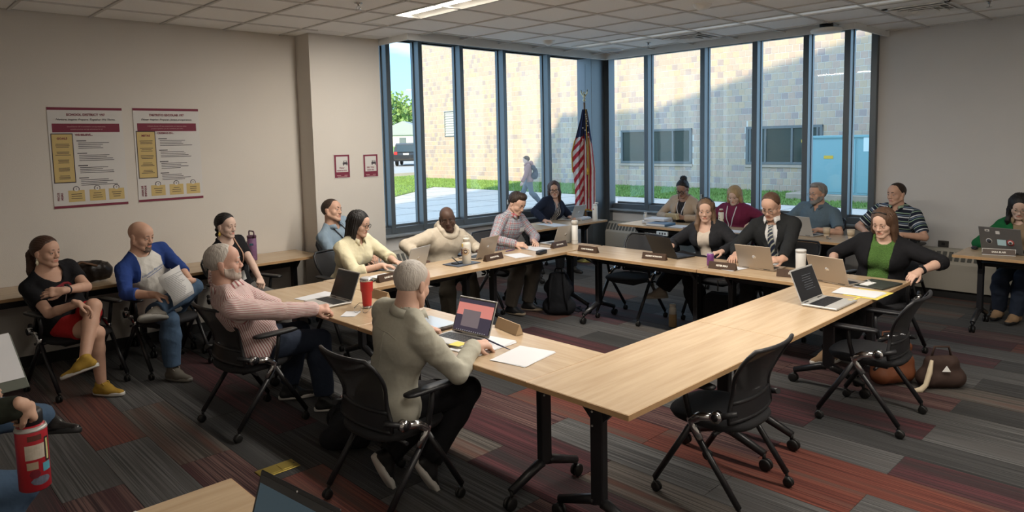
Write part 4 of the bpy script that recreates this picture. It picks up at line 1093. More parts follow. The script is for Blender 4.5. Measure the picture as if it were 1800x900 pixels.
def make_top(B, top, seed, h):
    ty = top['type']; m = top['mat']; slv = top.get('sleeve', 2.0); o = top.get('loose', .012); amp = top.get('amp', .0035)
    inner = top.get('inner')
    layers = []
    if inner: layers.append((inner.get('name', 'shirt'), inner['mat'], inner.get('o', .007), 0, inner.get('neck', 'crew'), None, inner))
    layers.append((top.get('name', 'shirt'), m, o, slv, top.get('neck', 'crew'), top.get('open'), top))
    for nm, mm, oo, sl, nkind, op, T_ in layers:
        pr = [(p, k) for p, k in B.torso()]
        f = field(pr, h, .03, oo, .03)
        lo, hi = prim_bounds([p for sd in 'LR' for p, k in B.arm(sd)] + [p for p, k in pr], .06)
        F = Fld(lo, hi, h)
        for p, k in pr: F.add(p, k, oo)
        # hem
        hem = T_.get('hem', -.055)
        P = B.P
        F.clip(lambda g: (P + B.sp * hem - g) @ B.sp - 0.0)
        if T_.get('skirt'):      # shirt tail hanging over the lap
            F.add(Ell(P + B.f0 * .06 + B.up * .03, (.19 * B.W_, .15, .10), np.stack([B.l0, B.f0, B.up])), .05)
        # sleeves
        if sl > 0:
            for sd in 'LR':
                s_, e_, w_ = B.Ar[sd]
                G = Fld(lo, hi, h)
                so = oo * .7 + T_.get('sleeve_loose', .004) * .6
                for p, k in B.arm(sd, so, so * .9, 1.0 if sl <= 1.05 else 2.0): G.add(p, k)
                if sl <= 1.05: cp_, cn = s_ + (e_ - s_) * sl, unit(e_ - s_)
                else: cp_, cn = e_ + (w_ - e_) * (sl - 1), unit(w_ - e_)
                if sl <= 1.05: 
                    G.clip(lambda g: (g - cp_) @ cn)
                else:
                    # cut only near the forearm
                    def fn(g, cp_=cp_, cn=cn, e_=e_, s_=s_, w_=w_):
                        def sd_(a, b):
                            ba = b - a; t_ = np.clip((g - a) @ ba / (ba @ ba), 0, 1); return np.linalg.norm(g - a - t_[..., None] * ba, axis=-1)
                        return np.where(((g - e_) @ cn > 0) & (sd_(e_, w_ + cn * .1) < sd_(s_, e_)), (g - cp_) @ cn, -1.0)
                    G.clip(fn)
                k = .022; a, d = F.D, G.D; hh = np.clip(.5 + .5 * (a - d) / k, 0, 1); F.D = a + (d - a) * hh - k * hh * (1 - hh)
                if sl > 1.6 and T_.get('cuff', True):
                    F.add(Cone(cp_ - cn * .045, cp_ - cn * .006, .033 * B.ar + so, .031 * B.ar + so), .004); 
        # neckline
        N, sp, f1, l1 = B.N, B.sp, B.f1, B.l1
        nr = {'crew': .066, 'collar': .066, 'scoop': .078, 'v': .066, 'hood': .07, 'jacket': .074}[nkind] * B.sc
        nd = {'crew': .035, 'collar': .025, 'scoop': .075, 'v': .035, 'hood': .03, 'jacket': .05}[nkind]
        F.cut(Cone(N + f1 * .012 + sp * .10, N + f1 * (.025 if nkind != 'scoop' else .045) - sp * nd * .35, nr * 1.05, nr), .008)
        if nkind in ('v', 'scoop', 'collar'):
            dp = {'v': .13, 'scoop': .045, 'collar': .060}[nkind] * T_.get('vdepth', 1); wd = {'v': .035, 'scoop': .065, 'collar': .020}[nkind]
            F.cut(Cone(N + f1 * .06, N + f1 * .13 - sp * dp, wd, .008 if nkind != 'scoop' else .045), .006)
        if op is not None:
            w0, w1, zb = op                       # half width at neck, at hem, bottom of opening (fraction 0 hem..1 neck)
            Lt = np.linalg.norm(N - P)
            def fn(g):
                u = (g - P) @ sp / Lt; lat = np.abs((g - P) @ l1 + T_.get('opshift', 0)); fwd = (g - P) @ f1
                half = w1 + (w0 - w1) * np.clip((u - zb) / (1 - zb), 0, 1)
                if zb > 0: half = np.where(u < zb, -.02, half)
                return np.minimum(half - lat, np.minimum(fwd - .0, 1))
            F.clip(fn)
        mi_fn = None; mats = None
        cl = cloth_obj(B, nm, F, mm, seed, T_.get('amp', amp), T_.get('fr', 34), segs_of(B), mi_fn, mats)
        T_['obj'] = cl
        if T_.get('raglan'):
            c = np.empty(len(cl.data.vertices) * 3, np.float32); cl.data.vertices.foreach_get('co', c); c = c.reshape(-1, 3)
            lat = np.abs((c - N) @ l1); d = (N - c) @ sp; sm = lat - (.072 + .42 * np.clip(d - .01, 0, .2)); sm = np.where(d < .19, sm, -1)
            for sd in 'LR':
                s_, e_, w_ = B.Ar[sd]
                for a, b in ((s_ + (e_ - s_) * .1, e_), (e_, w_)):
                    ba = b - a; tt = (c - a) @ ba / (ba @ ba); dd = np.linalg.norm(c - a - np.outer(np.clip(tt, 0, 1), ba), axis=1); sm = np.maximum(sm, np.minimum(.080 - dd, 1))
            at = cl.data.attributes.new('raglan', 'FLOAT', 'POINT'); at.data.foreach_set('value', (sm * 10).astype(np.float32))
        # collars
        if nkind == 'collar' or T_.get('collar'):
            cm = T_.get('collar_mat', mm); cb = MB(); k = 15
            def ring(r, z, dr=0): return [N + f1 * (.014 + dr) + sp * z + (f1 * math.cos(a) * r * 1.06 + l1 * math.sin(a) * r) for a in [R_(24 + (312) * i / (k - 1)) for i in range(k)]]
            r0 = (.068 if B.fem else .075) * B.sc
            rows = [ring(r0 * 1.02, -.016), ring(r0 * .98, .030), ring(r0 * 1.05, .034), ring(r0 * 1.24, -.006)]
            for i in (0, k - 1): rows[3][i] = rows[3][i] + f1 * .012 - sp * .022 + l1 * (.010 if i == 0 else -.010); rows[2][i] = rows[2][i] + f1 * .002 - sp * .010; rows[1][i] = rows[1][i] - sp * .010
            cb.add([p for r in rows for p in r], [(j * k + i, j * k + i + 1, (j + 1) * k + i + 1, (j + 1) * k + i) for j in range(3) for i in range(k - 1)], 0, True)
            co = cb.build('collar', cm, cl); sol = co.modifiers.new('thick', 'SOLIDIFY'); sol.thickness = .003
            at = co.data.attributes.new('pat', 'FLOAT_VECTOR', 'POINT'); at.data.foreach_set('vector', np.array([(.0135 * (q % k), .010 + .016 * (q // k), 1) for q in range(4 * k)], np.float32).ravel())
        if nkind == 'hood':
            hb = MB(); pts = [N + f1 * .005 + sp * (.002 + .03 * (1 - math.cos(a)) * .5) + f1 * math.cos(a) * .085 + l1 * math.sin(a) * .10 - sp * (.03 if math.cos(a) > .5 else 0) for a in [2 * math.pi * i / 16 for i in range(17)]]
            F2 = field([(Cone(pts[i] + sp * .015, pts[i + 1] + sp * .015, .030, .030), .02) for i in range(16)] + [(Ell(N - f1 * .10 + sp * .0, (.11, .055, .085), np.stack([l1, f1, sp])), .04)], .009, .02)
            cloth_obj(B, 'hood', F2, mm, seed + 3, .004, 30)
        if T_.get('lapel'):
            for q in (-1, 1):
                Lt = np.linalg.norm(N - P); dep0 = .115 * B.W_
                pts = [N + l1 * q * .062 + f1 * .055 + sp * .01, N + l1 * q * .105 + f1 * .085 - sp * .07, N + l1 * q * .125 + f1 * .108 - sp * .13, N + l1 * q * .03 + f1 * .150 - sp * .30, N + l1 * q * .018 + f1 * .150 - sp * .30, N + l1 * q * .060 + f1 * .112 - sp * .12, N + l1 * q * .045 + f1 * .075 - sp * .02]
                lb = MB(); lb.add(pts, [(0, 1, 5, 6), (1, 2, 5), (2, 3, 4, 5)] if q > 0 else [(6, 5, 1, 0), (5, 2, 1), (5, 4, 3, 2)], 0, False)
                lo_ = lb.build('lapel', T_.get('lapel_mat', mm), cl); s2 = lo_.modifiers.new('thick', 'SOLIDIFY'); s2.thickness = .006
        if T_.get('buttons'):
            for i in range(T_['buttons']):
                pass
def make_bottom(B, bot, seed, h):
    ln = bot.get('len', 2.0); o = bot.get('loose', .012); m = bot['mat']
    pr = [(p, k) for p, k in B.torso()[:2]]
    allp = pr + [x for sd in 'LR' for x in B.leg(sd, o, o + bot.get('flare', .012))]
    lo, hi = prim_bounds([p for p, k in allp], .05)
    F = Fld(lo, hi, h * 1.1)
    for p, k in pr: F.add(p, k, min(o, .006))
    P = B.P
    F.clip(lambda g: (g - P) @ B.sp - bot.get('waist', .04))
    for sd in 'LR':
        G = Fld(lo, hi, h * 1.1); h_, k_, a_, _ = B.Lg[sd]
        for p, k in B.leg(sd, o, o + bot.get('flare', .012)): G.add(p, k)
        if ln <= 1: cp_, cn = h_ + (k_ - h_) * ln, unit(k_ - h_); G.clip(lambda g: (g - cp_) @ cn)
        else:
            cp_, cn = k_ + (a_ - k_) * (ln - 1), unit(a_ - k_)
            def fn(g, k_=k_, cp_=cp_, cn=cn): return np.where((g - k_) @ cn > .05, (g - cp_) @ cn, -1.0)
            G.clip(fn)
        k = .02; a, d = F.D, G.D; hh = np.clip(.5 + .5 * (a - d) / k, 0, 1); F.D = a + (d - a) * hh - k * hh * (1 - hh)
    cloth_obj(B, bot.get('name', 'trousers'), F, m, seed + 7, bot.get('amp', .0035), 30)
def make_shoe(B, sd, sh):
    h_, k_, a_, tdir = B.Lg[sd]
    if sh.get('hide'): return
    sk = unit(a_ - k_); dn = B.Lg[sd][4] if len(B.Lg[sd]) > 4 else None
    d = sh.get('down', {}).get(sd, (0, 0, -1)); d = unit(d); tdir = unit(tdir - d * (tdir @ d)); x = np.cross(tdir, d)
    s = B.sc * sh.get('s', 1.0); base = a_ + d * .085 * s
    P = lambda a, b, c: base + (tdir * a + x * b - d * c) * s
    pr = [(Cone(P(-.035, 0, .036), P(.06, 0, .034), .038 * s, .040 * s), .02), (Cone(P(.06, 0, .032), P(.155, 0, .022), .043 * s, .030 * s, d, .78), .02), (Cone(P(-.01, 0, .09), P(.045, 0, .055), .040 * s, .038 * s), .025)]
    F = field(pr, .008, .02); F.clip(lambda g: (g - P(0, 0, .014)) @ d)
    ob = cloth_obj(B, sh.get('name', 'shoe'), F, sh['mat'], 5, .0008, 60)
    n = 20; out = []
    for i in range(n):
        a = 2 * math.pi * i / n; c, q = math.cos(a), math.sin(a); xx = .055 + .135 * c; ww = (.038 + .008 * c - .004 * abs(c)) * math.copysign(abs(q) ** .7, q)
        out.append((xx, ww))
    sb = MB(); rows = [[P(a * .97, b * .95, .0) for a, b in out], [P(a, b, .006) for a, b in out], [P(a, b, .022) for a, b in out], [P(a * .98, b * .93, .028) for a, b in out]]
    sb.add([p for r in rows for p in r], [(j * n + i, j * n + (i + 1) % n, (j + 1) * n + (i + 1) % n, (j + 1) * n + i) for j in range(3) for i in range(n)] + [tuple(range(n))[::-1], tuple(3 * n + i for i in range(n))], 0, True)
    so = sb.build('sole', sh.get('sole', M['white']), ob)
    if sh.get('lace'):
        lb = MB()
        for i in range(4): lb.tube([P(.035 + .022 * i, -.024, .082 - .012 * i), P(.040 + .022 * i, 0, .092 - .0125 * i), P(.035 + .022 * i, .024, .082 - .012 * i)], .0040, 5)
        for q in (-1, 1): lb.tube([P(.03, 0, .095), P(.02, q * .02, .108), P(.035, q * .035, .10), P(.045, q * .03, .085)], .0042, 5)
        lb.build('laces', sh['lace'], ob)
def make_hair(B, hr, seed):
    ty = hr['type']
    if ty == 'none': return
    m = hr['mat']; hs = B.hs; F0 = B.headD
    t = hr.get('t', .012)
    pad = .03; h = .006
    lo, hi = np.array([-.13, -.16, -.34 if ty in ('long', 'bob', 'ponytail') else -.16]) * hs, np.array([.13, .15, .19]) * hs
    F = Fld(lo, hi, h)
    sl, g = F.sub(lo - 1, hi + 1); X, Y, Z = g[..., 0] / hs, g[..., 1] / hs, g[..., 2] / hs
    cr = Ell((0, -.012 * hs, .036 * hs), np.array((.0765, .098, .088)) * hs)
    def C(a, b, r1, r2, n=None, q=1): return Cone(A3(a) * hs, A3(b) * hs, r1 * hs, r2 * hs, n, q)
    def E(c, r): return Ell(A3(c) * hs, A3(r) * hs)
    rg_ = np.random.RandomState(seed)
    ang = np.arctan2(X, -(Y + .0))
    hl = hr.get('line', .075)                  # hairline height at the forehead
    if ty in ('buzz', 'short', 'fringe'):
        F.D = cr(g, 0).astype(np.float32)
        F.D = F.D + (.0022 * np.sin(ang * 46 + 9 * Z / .1) * hr.get('rough', 1) + .002 * np.sin(X * 210 + 40 * Z) * np.sin(Y * 170 + 1)) * hr.get('rough', 1)
        # keep above a hairline that drops behind the ears
        side = np.interp(Y, [-.12, -.05, -.012, .012, .05, .075], [-.075, -.06, -.035, .022, hl * .62, hl])
        front = np.where(Y > .03, (hl + hr.get('temple', .5) * np.abs(X) * -.25) - Z, side - Z)
        keep = np.where(Y > .045, hl - .0 + hr.get('recede', 0) * np.abs(np.abs(X) - .035) * 0 - Z, side - Z)
        if ty == 'fringe':                      # bald top: only a low band around the back and sides
            keep = np.maximum(keep, Z - hr.get('bald', .075) + np.maximum(0, -Y - .03) * -.2)
            keep = np.maximum(keep, Y - .03)
        F.D = F.D - (t * hs * np.clip(.12 - keep / .028, .1, 1)).astype(np.float32)
        if hr.get('quiff'):
            F.add(E((0, .045, .105 + hr['quiff'] * .3), (.055, .050, .02 + hr['quiff'])), .03)
        F.D = np.maximum(F.D, (keep * hs).astype(np.float32))
    else:
        F.D = cr(g, t * hs).astype(np.float32)
        if ty in ('bun', 'ponytail', 'braid'):
            side = np.interp(Y, [-.12, -.06, -.02, .0, .03, .06], [-.07, -.06, -.03, .02, .035, hl]); kp0 = side - Z
            kp0 = np.maximum(kp0, (1 - np.sqrt((X / .060) ** 2 + ((Y - .095) / .075) ** 2 + ((Z + .02) / (hl + .025)) ** 2)) * .06)
            F.D = cr(g, 0).astype(np.float32) - (t * hs * np.clip(.15 - kp0 / .03, .12, 1)).astype(np.float32)
        if ty in ('bob', 'long'):
            L = hr.get('len', .16); wv = hr.get('wave', .0); vol = hr.get('vol', 1.0)
            for q in (-1, 1):
                F.add(C((q * .070, -.012, .05), (q * .078 * vol, -.004, -.06), .036, .034 * vol, (1, 0, 0), .62), .03)
                F.add(C((q * .078 * vol, -.004, -.05), (q * (.074 + hr.get('out', 0)) * vol, hr.get('fwdl', .0), -L), .034 * vol, .028 * vol, (1, 0, 0), .7), .03)
            F.add(C((0, -.07, .03), (0, -.078, -L * .92), .062, .058 * vol, (0, 1, 0), .6), .04)
            for q in (-1, 1): F.add(C((q * .04, -.06, 0), (q * .048, -.06, -L * .96), .045, .038 * vol), .035)
            if hr.get('front'):
                for q in (-1, 1):
                    F.add(C((q * .080, .0, -.06), (q * .094, .050, -.15), .026, .024, (0, 1, 0), .8), .02); F.add(C((q * .094, .050, -.15), (q * .078, .082, -L), .024, .012, (0, 1, 0), .8), .02)
            F.D = F.D + (.0042 * np.sin(ang * 30 + wv * np.sin(Z * 55 + 3 * np.sin(ang * 3))) + .002 * np.sin(ang * 71 + 1)) * np.clip((.055 - Y) / .05, .12, 1)
            zcut = -L + .012 * np.sin(ang * 5 + seed)
            F.D = np.maximum(F.D, ((zcut - Z) * hs).astype(np.float32))
        if ty in ('bun', 'ponytail', 'braid'):
            F.D = F.D + .0022 * np.sin(np.arctan2(X, Z - .0) * 40)
            if ty == 'bun': F.add(E((0, -.085, .125), (.052, .048, .046)), .015); F.D += np.where((Z > .09) & (Y < -.03), .004 * np.sin(np.arctan2(Z - .125, X) * 9 + Y * 120), 0)
            if ty == 'ponytail':
                F.add(C((0, -.105, .03), (0, -.150, -.03), .025, .034), .02); F.add(C((0, -.150, -.03), (.0, -.140, -.16), .034, .040), .02); F.add(C((0, -.140, -.16), (0, -.125, -.27), .038, .012), .02)
                F.D += np.where(Y < -.10, .003 * np.sin(X * 260 + 20 * np.sin(Z * 30)), 0)
            if ty == 'braid':
                for i in range(8):
                    z = -.02 - .026 * i; F.add(E((.012 * (-1) ** i, -.100 - .004 * math.sin(i), z), (.020, .018, .022)), .006)
        # face opening
        part = hr.get('part', 0)
        F.cut(Ell(A3((part * .01, .095, -.02 + 0)) * hs, np.array((hr.get('fw', .061), .078, hl + .030)) * hs), .012)
        F.cut(E((0, .085, -.16), (.062, .075, .11)), .01) if ty in ('bob', 'long') else None
        if ty in ('bun', 'ponytail', 'braid'):
            side = np.interp(Y, [-.12, -.06, -.02, .0, .03, .06], [-.07, -.06, -.03, .02, .035, hl])
            kp = np.where((Y < -.085) & (ty != 'bun'), -1.0, side - Z); F.D = np.maximum(F.D, (kp * hs).astype(np.float32))
        if hr.get('fringe'):   # swept fringe over the forehead
            F.add(C((-.045, .075, .085), (.055, .080, .055), .022, .016), .015)
    V, Q = F.mesh()
    me = mesh_np('hair', V @ B.RH + B.Hc, Q, m, None, True); link('hair', me, B.t)
    if hr.get('band'):
        rows = []
        for u in (-.014, .0, .014):
            rows.append([B.toW(np.array((math.sin(a) * (.0885 + t - .012), .016 + u - .030 * math.cos(a), .036 + math.cos(a) * (.0985 + t - .012 - u * .22))) * hs) for a in [R_(-100 + 200 * i / 18) for i in range(19)]])
        mb = MB(); mb.add([p for r in rows for p in r], [(j * 19 + i, j * 19 + i + 1, (j + 1) * 19 + i + 1, (j + 1) * 19 + i) for j in range(2) for i in range(18)], 0, True)
        ho = mb.build('headband', hr['band'], B.t); so = ho.modifiers.new('t', 'SOLIDIFY'); so.thickness = .006
def make_beard(B, bd):
    hs = B.hs; F0 = B.headD; F = Fld(F0.lo, F0.lo + F0.h * F0.n, F0.h); F.D = F0.D[:F.n[0], :F.n[1], :F.n[2]].copy() if all(F.n <= F0.n) else np.pad(F0.D, [(0, max(0, a - b)) for a, b in zip(F.n, F0.n)], constant_values=1.0)[:F.n[0], :F.n[1], :F.n[2]]
    sl, g = F.sub(F.lo - 1, F.lo + 9); X, Y, Z = g[..., 0] / hs, g[..., 1] / hs, g[..., 2] / hs
    F.D = F.D - bd.get('t', .004)
    top = np.interp(np.abs(X), [0, .022, .03, .055, .075], [-.048, -.048, -.072, -.055, -.02]) if bd.get('full') else np.interp(np.abs(X), [0, .02, .032, .05], [-.048, -.048, -.075, -.2])
    keep = np.maximum(Z - top, .005 - Y)
    lip = 1 - np.sqrt((X / .024) ** 2 + ((Z + .066) / .0085) ** 2); keep = np.maximum(keep, lip * .02)
    F.D = np.maximum(F.D, (keep * hs).astype(np.float32))
    V, Q = F.mesh()
    if len(V): link('beard', mesh_np('beard', V @ B.RH + B.Hc, Q, bd['mat'], None, True), B.t)
def make_glasses(B, gl):
    hs = B.hs; w, hgt, th = gl.get('w', .024), gl.get('h', .019), gl.get('th', .0022); mb = MB()
    for q in (-1, 1):
        n = 20; pts = []
        for i in range(n + 1):
            a = 2 * math.pi * i / n; c, s_ = math.cos(a), math.sin(a); p = gl.get('sq', 2.6)
            pts.append(B.toW(np.array((q * .0325 + w * math.copysign(abs(c) ** (2 / p), c), .108 - .10 * (abs(w * c + .0325) ** 2) * 3, -.003 + hgt * math.copysign(abs(s_) ** (2 / p), s_))) * hs))
        mb.tube(pts, th * hs, 6, caps=False)
        mb.tube([B.toW(np.array(p) * hs) for p in ((q * .057, .098, .004), (q * .076, .07, .006), (q * .083, .0, .008), (q * .080, -.02, -.008))], th * .8 * hs, 6)
    mb.tube([B.toW(np.array(p) * hs) for p in ((-.010, .108, .0), (0, .115, .004), (.010, .108, .0))], th * hs, 6)
    mb.build('eyeglasses', gl['mat'], B.t)
# ================================================================ cloth materials that follow the 'pat' attribute
def pat_mat(name, base, bands, rough=.85, checks=None, bump=.35):
    """bands: list of (axis 'u'/'v', period, duty, phase, colour, strength)"""
    m = bpy.data.materials.new(name); m.use_nodes = True; t, b = nodes(m); b.inputs['Roughness'].default_value = rough; b.inputs['Specular IOR Level'].default_value = .2
    at = t.nodes.new('ShaderNodeAttribute'); at.attribute_name = 'pat'; sx = t.nodes.new('ShaderNodeSeparateXYZ'); t.links.new(at.outputs['Vector'], sx.inputs[0])
    prev = None; base_c = (*base, 1)
    for ax, per, duty, ph, col, st in bands:
        a = t.nodes.new('ShaderNodeMath'); a.operation = 'MULTIPLY_ADD'; a.inputs[1].default_value = 1 / per; a.inputs[2].default_value = ph + 20; t.links.new(sx.outputs['X' if ax == 'u' else 'Y'], a.inputs[0])
        f = t.nodes.new('ShaderNodeMath'); f.operation = 'FRACT'; t.links.new(a.outputs[0], f.inputs[0])
        l = t.nodes.new('ShaderNodeMath'); l.operation = 'LESS_THAN'; l.inputs[1].default_value = duty; t.links.new(f.outputs[0], l.inputs[0])
        s_ = t.nodes.new('ShaderNodeMath'); s_.operation = 'MULTIPLY'; s_.inputs[1].default_value = st; t.links.new(l.outputs[0], s_.inputs[0])
        x = t.nodes.new('ShaderNodeMix'); x.data_type = 'RGBA'; t.links.new(s_.outputs[0], x.inputs[0]); x.inputs[7].default_value = (*col, 1)
        if prev is None: x.inputs[6].default_value = base_c
        else: t.links.new(prev, x.inputs[6])
        prev = x.outputs[2]
    t.links.new(prev, b.inputs['Base Color'])
    tcn = t.nodes.new('ShaderNodeTexCoord'); n = t.nodes.new('ShaderNodeTexNoise'); n.inputs['Scale'].default_value = 11; t.links.new(tcn.outputs['Object'], n.inputs['Vector'])
    u = t.nodes.new('ShaderNodeBump'); u.inputs['Strength'].default_value = bump; u.inputs['Distance'].default_value = .03; t.links.new(n.outputs[0], u.inputs['Height']); t.links.new(u.outputs[0], b.inputs['Normal'])
    return m
def cloth(name, c, noise=.12, ns=25, bump=.35, bs=11, rough=.9): return mat(name, c, rough, spec=.2, noise=noise, nscale=ns, bump=bump, bscale=bs, bdist=.03)
def hairm(name, c, n=.35): return mat(name, c, .55, spec=.35, noise=n, nscale=60, stretch=(1, 1, .25), bump=.5, bscale=90)
HB = hairm('hair_black', (.012, .010, .010)); HD = hairm('hair_dark_brown', (.030, .018, .012)); HBr = hairm('hair_brown', (.085, .045, .026)); HAu = hairm('hair_auburn_brown', (.055, .026, .016))
HG = hairm('hair_grey', (.22, .21, .20)); HGw = hairm('hair_grey_white', (.44, .40, .36), .25); HBl = hairm('hair_blonde', (.36, .25, .13)); HSt = hairm('hair_stubble', (.16, .11, .085))
HLb = hairm('hair_light_brown', (.14, .085, .05))
SK1, SK2, SK3, SK4, SK5 = (.58, .37, .28), (.54, .325, .235), (.60, .42, .34), (.090, .050, .036), (.30, .175, .125)
DEN = cloth('blue_denim', (.050, .085, .14)); DEN2 = cloth('dark_denim', (.022, .030, .050)); BLK = cloth('black_cloth', (.010, .010, .012)); NAVY = cloth('navy_cloth', (.012, .016, .032))
OLV = cloth('olive_trousers', (.045, .038, .028)); KHA = cloth('brown_grey_trousers', (.055, .046, .038)); CHAR = cloth('charcoal_cloth', (.022, .023, .025))
SHB = mat('black_shoe', (.012, .012, .013), .5); SHG = mat('grey_shoe', (.10, .09, .075), .8); SHY = mat('mustard_knit_shoe', (.36, .22, .03), .8, noise=.2, nscale=80); SHT = mat('tan_suede', (.25, .16, .09), .85)
SOLEW = mat('white_sole', (.62, .60, .56), .6); SOLEB = mat('black_sole', (.012, .012, .012), .6)
LAN = mat('lanyard_white', (.62, .60, .62), .7)
def hx(v): return v
def on_cloth(B, ob, pts, off=.004):
    """drop points onto the cloth along the chest normal"""
    from mathutils.bvhtree import BVHTree
    me = ob.data; bv = BVHTree.FromPolygons([v.co for v in me.vertices], [p.vertices for p in me.polygons]); out = []
    for p in pts:
        h = bv.ray_cast(Vector(A3(p) + B.f1 * .25), Vector(-B.f1)); out.append((A3(h[0]) + B.f1 * off) if h[0] is not None and (A3(h[0]) - A3(p)) @ B.f1 > -.25 else A3(p) + B.f1 * .12)
    return out
def chest(B, x, z): return B.N + B.l1 * x - B.sp * z           # x to the person's left, z below the neck
def text_mesh(txt, size, font=None, ext=.0, bold=0):
    c = bpy.data.curves.new('t', 'FONT'); c.body = txt; c.size = size; c.align_x = 'CENTER'; c.align_y = 'CENTER'; c.extrude = ext; c.resolution_u = 2; c.offset = bold
    if txt and font == 'shear': c.shear = .35
    o = bpy.data.objects.new('t', c); COL.objects.link(o); dg = bpy.context.evaluated_depsgraph_get(); me = bpy.data.meshes.new_from_object(o.evaluated_get(dg))
    bpy.data.objects.remove(o); bpy.data.curves.remove(c); return me
def chest_print(B, ob, txt, size, x, z, m, name='print', tilt=0, font=None, bold=0):
    me = text_mesh(txt, size, font, 0, bold); me.name = name; ct, st = math.cos(R_(tilt)), math.sin(R_(tilt))
    pts = [chest(B, x + (v.co.x * ct - v.co.y * st), z - (v.co.x * st + v.co.y * ct)) for v in me.vertices]
    for v, p in zip(me.vertices, on_cloth(B, ob, pts, .005)): v.co = p
    me.materials.clear(); me.materials.append(m); return link(name, me, ob)
def strap(B, ob, pts, m, name='lanyard', w=.007, badge=None):
    P = []
    for a, b in zip(pts[:-1], pts[1:]):
        for i in range(6): P.append(A3(a) + (A3(b) - A3(a)) * i / 6)
    P.append(A3(pts[-1])); Q = on_cloth(B, ob, P, .007)
    o = MB().tube(Q, w, 6, flat=(.35, tuple(B.f1))).build(name, m, B.t)
    if badge is not None:
        c = on_cloth(B, ob, [pts[-1] - B.sp * .045], .012)[0]
        Mx = Matrix(np.stack([B.l1, B.f1, B.sp]).T.tolist()).to_3x3()
        MB().box(c, (.06, .004, .09), .001, rot=Mx).build('badge', badge, o)
    return o
def lanyard(B, ob, m, zb=.30, badge=None, xo=0): return strap(B, ob, [chest(B, .062, .0), chest(B, .052, .10), chest(B, xo + .004, zb), chest(B, xo - .004, zb), chest(B, -.052, .10), chest(B, -.062, .0)][:6], m, badge=None) if badge is None else (strap(B, ob, [chest(B, .062, .0), chest(B, .05, .10), chest(B, xo + .003, zb)], m), strap(B, ob, [chest(B, -.062, .0), chest(B, -.05, .10), chest(B, xo - .003, zb)], m, badge=badge))
def wrist_band(B, sd, m, back=.035, r=.0325, w=.011, name='watch', face=None):
    a, e, wv = B.Ar[sd]; d = unit(wv - e); c = wv - d * back; rr = r * B.ar
    ref = unit(np.cross(d, (0, 0, 1))); q = np.cross(d, ref)
    mb = MB().tube([c - d * w, c + d * w], rr, 14, caps=False)
    o = mb.build(name, m, B.t)
    if face: MB().tube([c + face_n(q) * (rr - .002), c + face_n(q) * (rr + .008)], .017, 12).build('watch_face', face, o)
def face_n(q): return q if q[2] > 0 else -q
def earring(B, m, kind='drop'):
    for q in (-1, 1):
        p = B.toW(np.array((q * .083, -.004, -.042)) * B.hs); mb = MB()
        if kind == 'drop': mb.tube([p, p - B.up * .012], .002, 6); mb.tube([p - B.up * .012, p - B.up * .03, p - B.up * .052], [.008, .017, .004], 6, flat=(.3, tuple(B.RH[1])))
        else: mb.sphere(tuple(p), .006, 8)
        mb.build('earring', m, B.t)
shoesB = {'mat': SHB, 'sole': SOLEB, 'name': 'shoe'}
GLB = mat('black_spectacle_frame', (.012, .012, .012), .3); GLS = mat('thin_metal_frame', (.30, .28, .26), .3, .8)
def legs0(hip, face, fw=.46, sp_=.13, z=.09, t=None):
    c, s = math.cos(R_(face)), math.sin(R_(face)); out = {}
    for sd, q in (('L', 1), ('R', -1)): out[sd] = {'a': (hip[0] + c * fw - s * q * sp_, hip[1] + s * fw + c * q * sp_, z), 'k': (c, s, .8), 't': t or (c, s, 0)}
    return out
IR = (.719, -.695, 0)          # rightwards in the photograph
def IL(z=0): return (-.719, .695, z)
# ================================================================ the people
# 1 woman with a ponytail
def ex1(B):
    ob = B.top_ob
    chest_print(B, ob, 'RED', .09, -.03, .135, mat('print_dark_red', (.20, .012, .02), .8), 'print', 0, bold=.004)
    chest_print(B, ob, 'ZYR', .05, .06, .195, mat('print_cream', (.50, .42, .30), .8), 'print', 0)
    strap(B, ob, [chest(B, .012, .13), chest(B, -.03, .25)], LAN, 'drawstring', .004)
    wrist_band(B, 'L', M['black'], .045, .034, .014, 'watch', M['black']); wrist_band(B, 'L', mat('beads', (.45, .42, .38), .4), .012, .033, .006, 'bracelet')
    earring(B, mat('cream_earring', (.6, .55, .40), .4))
def P_(f, *a, **k): return f(*a, **k)
_mk_top = make_top
def make_top(B, top, seed, h):
    _mk_top(B, top, seed, h); B.top_ob = top['obj']
    if top.get('inner'): B.inner_ob = top['inner'].get('obj')
person('person', 'woman with a ponytail in a black tee and red shorts with crossed legs', (1.24, 6.42), (1.09, 6.32, 1.125), -54, 2, 0, 288,
       {'R': {'w': (1.20, 5.93, .765), 'e': (-.5, .2, -1), 'd': (.5, -.3, -.35), 'n': (0, -.3, -1), 'p': 'relax'}, 'L': {'w': (1.12, 6.00, .865), 'e': (1, -.2, -.6), 'd': (-1, .1, .0), 'n': (-.2, .9, -.3), 'p': 'relax'}},
       {'R': {'a': (1.33, 6.02, .09), 'k': (.35, -1, .4), 't': (.6, -.75, 0)}, 'L': {'a': (1.19, 5.83, .36), 'k': (.25, -1, 1.5), 't': (-.75, .3, -.35)}},
       SK2, {'type': 'ponytail', 'mat': HAu, 't': .014, 'line': .070}, {'type': 'tee', 'mat': BLK, 'sleeve': .62, 'neck': 'scoop', 'loose': .014, 'name': 'tee_shirt', 'sleeve_loose': .012, 'skirt': 1},
       {'mat': cloth('red_shorts', (.42, .022, .025)), 'len': .60, 'loose': .018, 'name': 'shorts'}, {'mat': SHY, 'sole': SOLEW, 'lace': mat('yellow_lace', (.55, .36, .08), .8), 'down': {'L': (.15, -.35, -.9)}, 'name': 'sneaker'},
       fem=True, sc=.99, build=1.12, bust=True, extra=ex1, seed=11, vis=.0042, cloth_h=.0085)
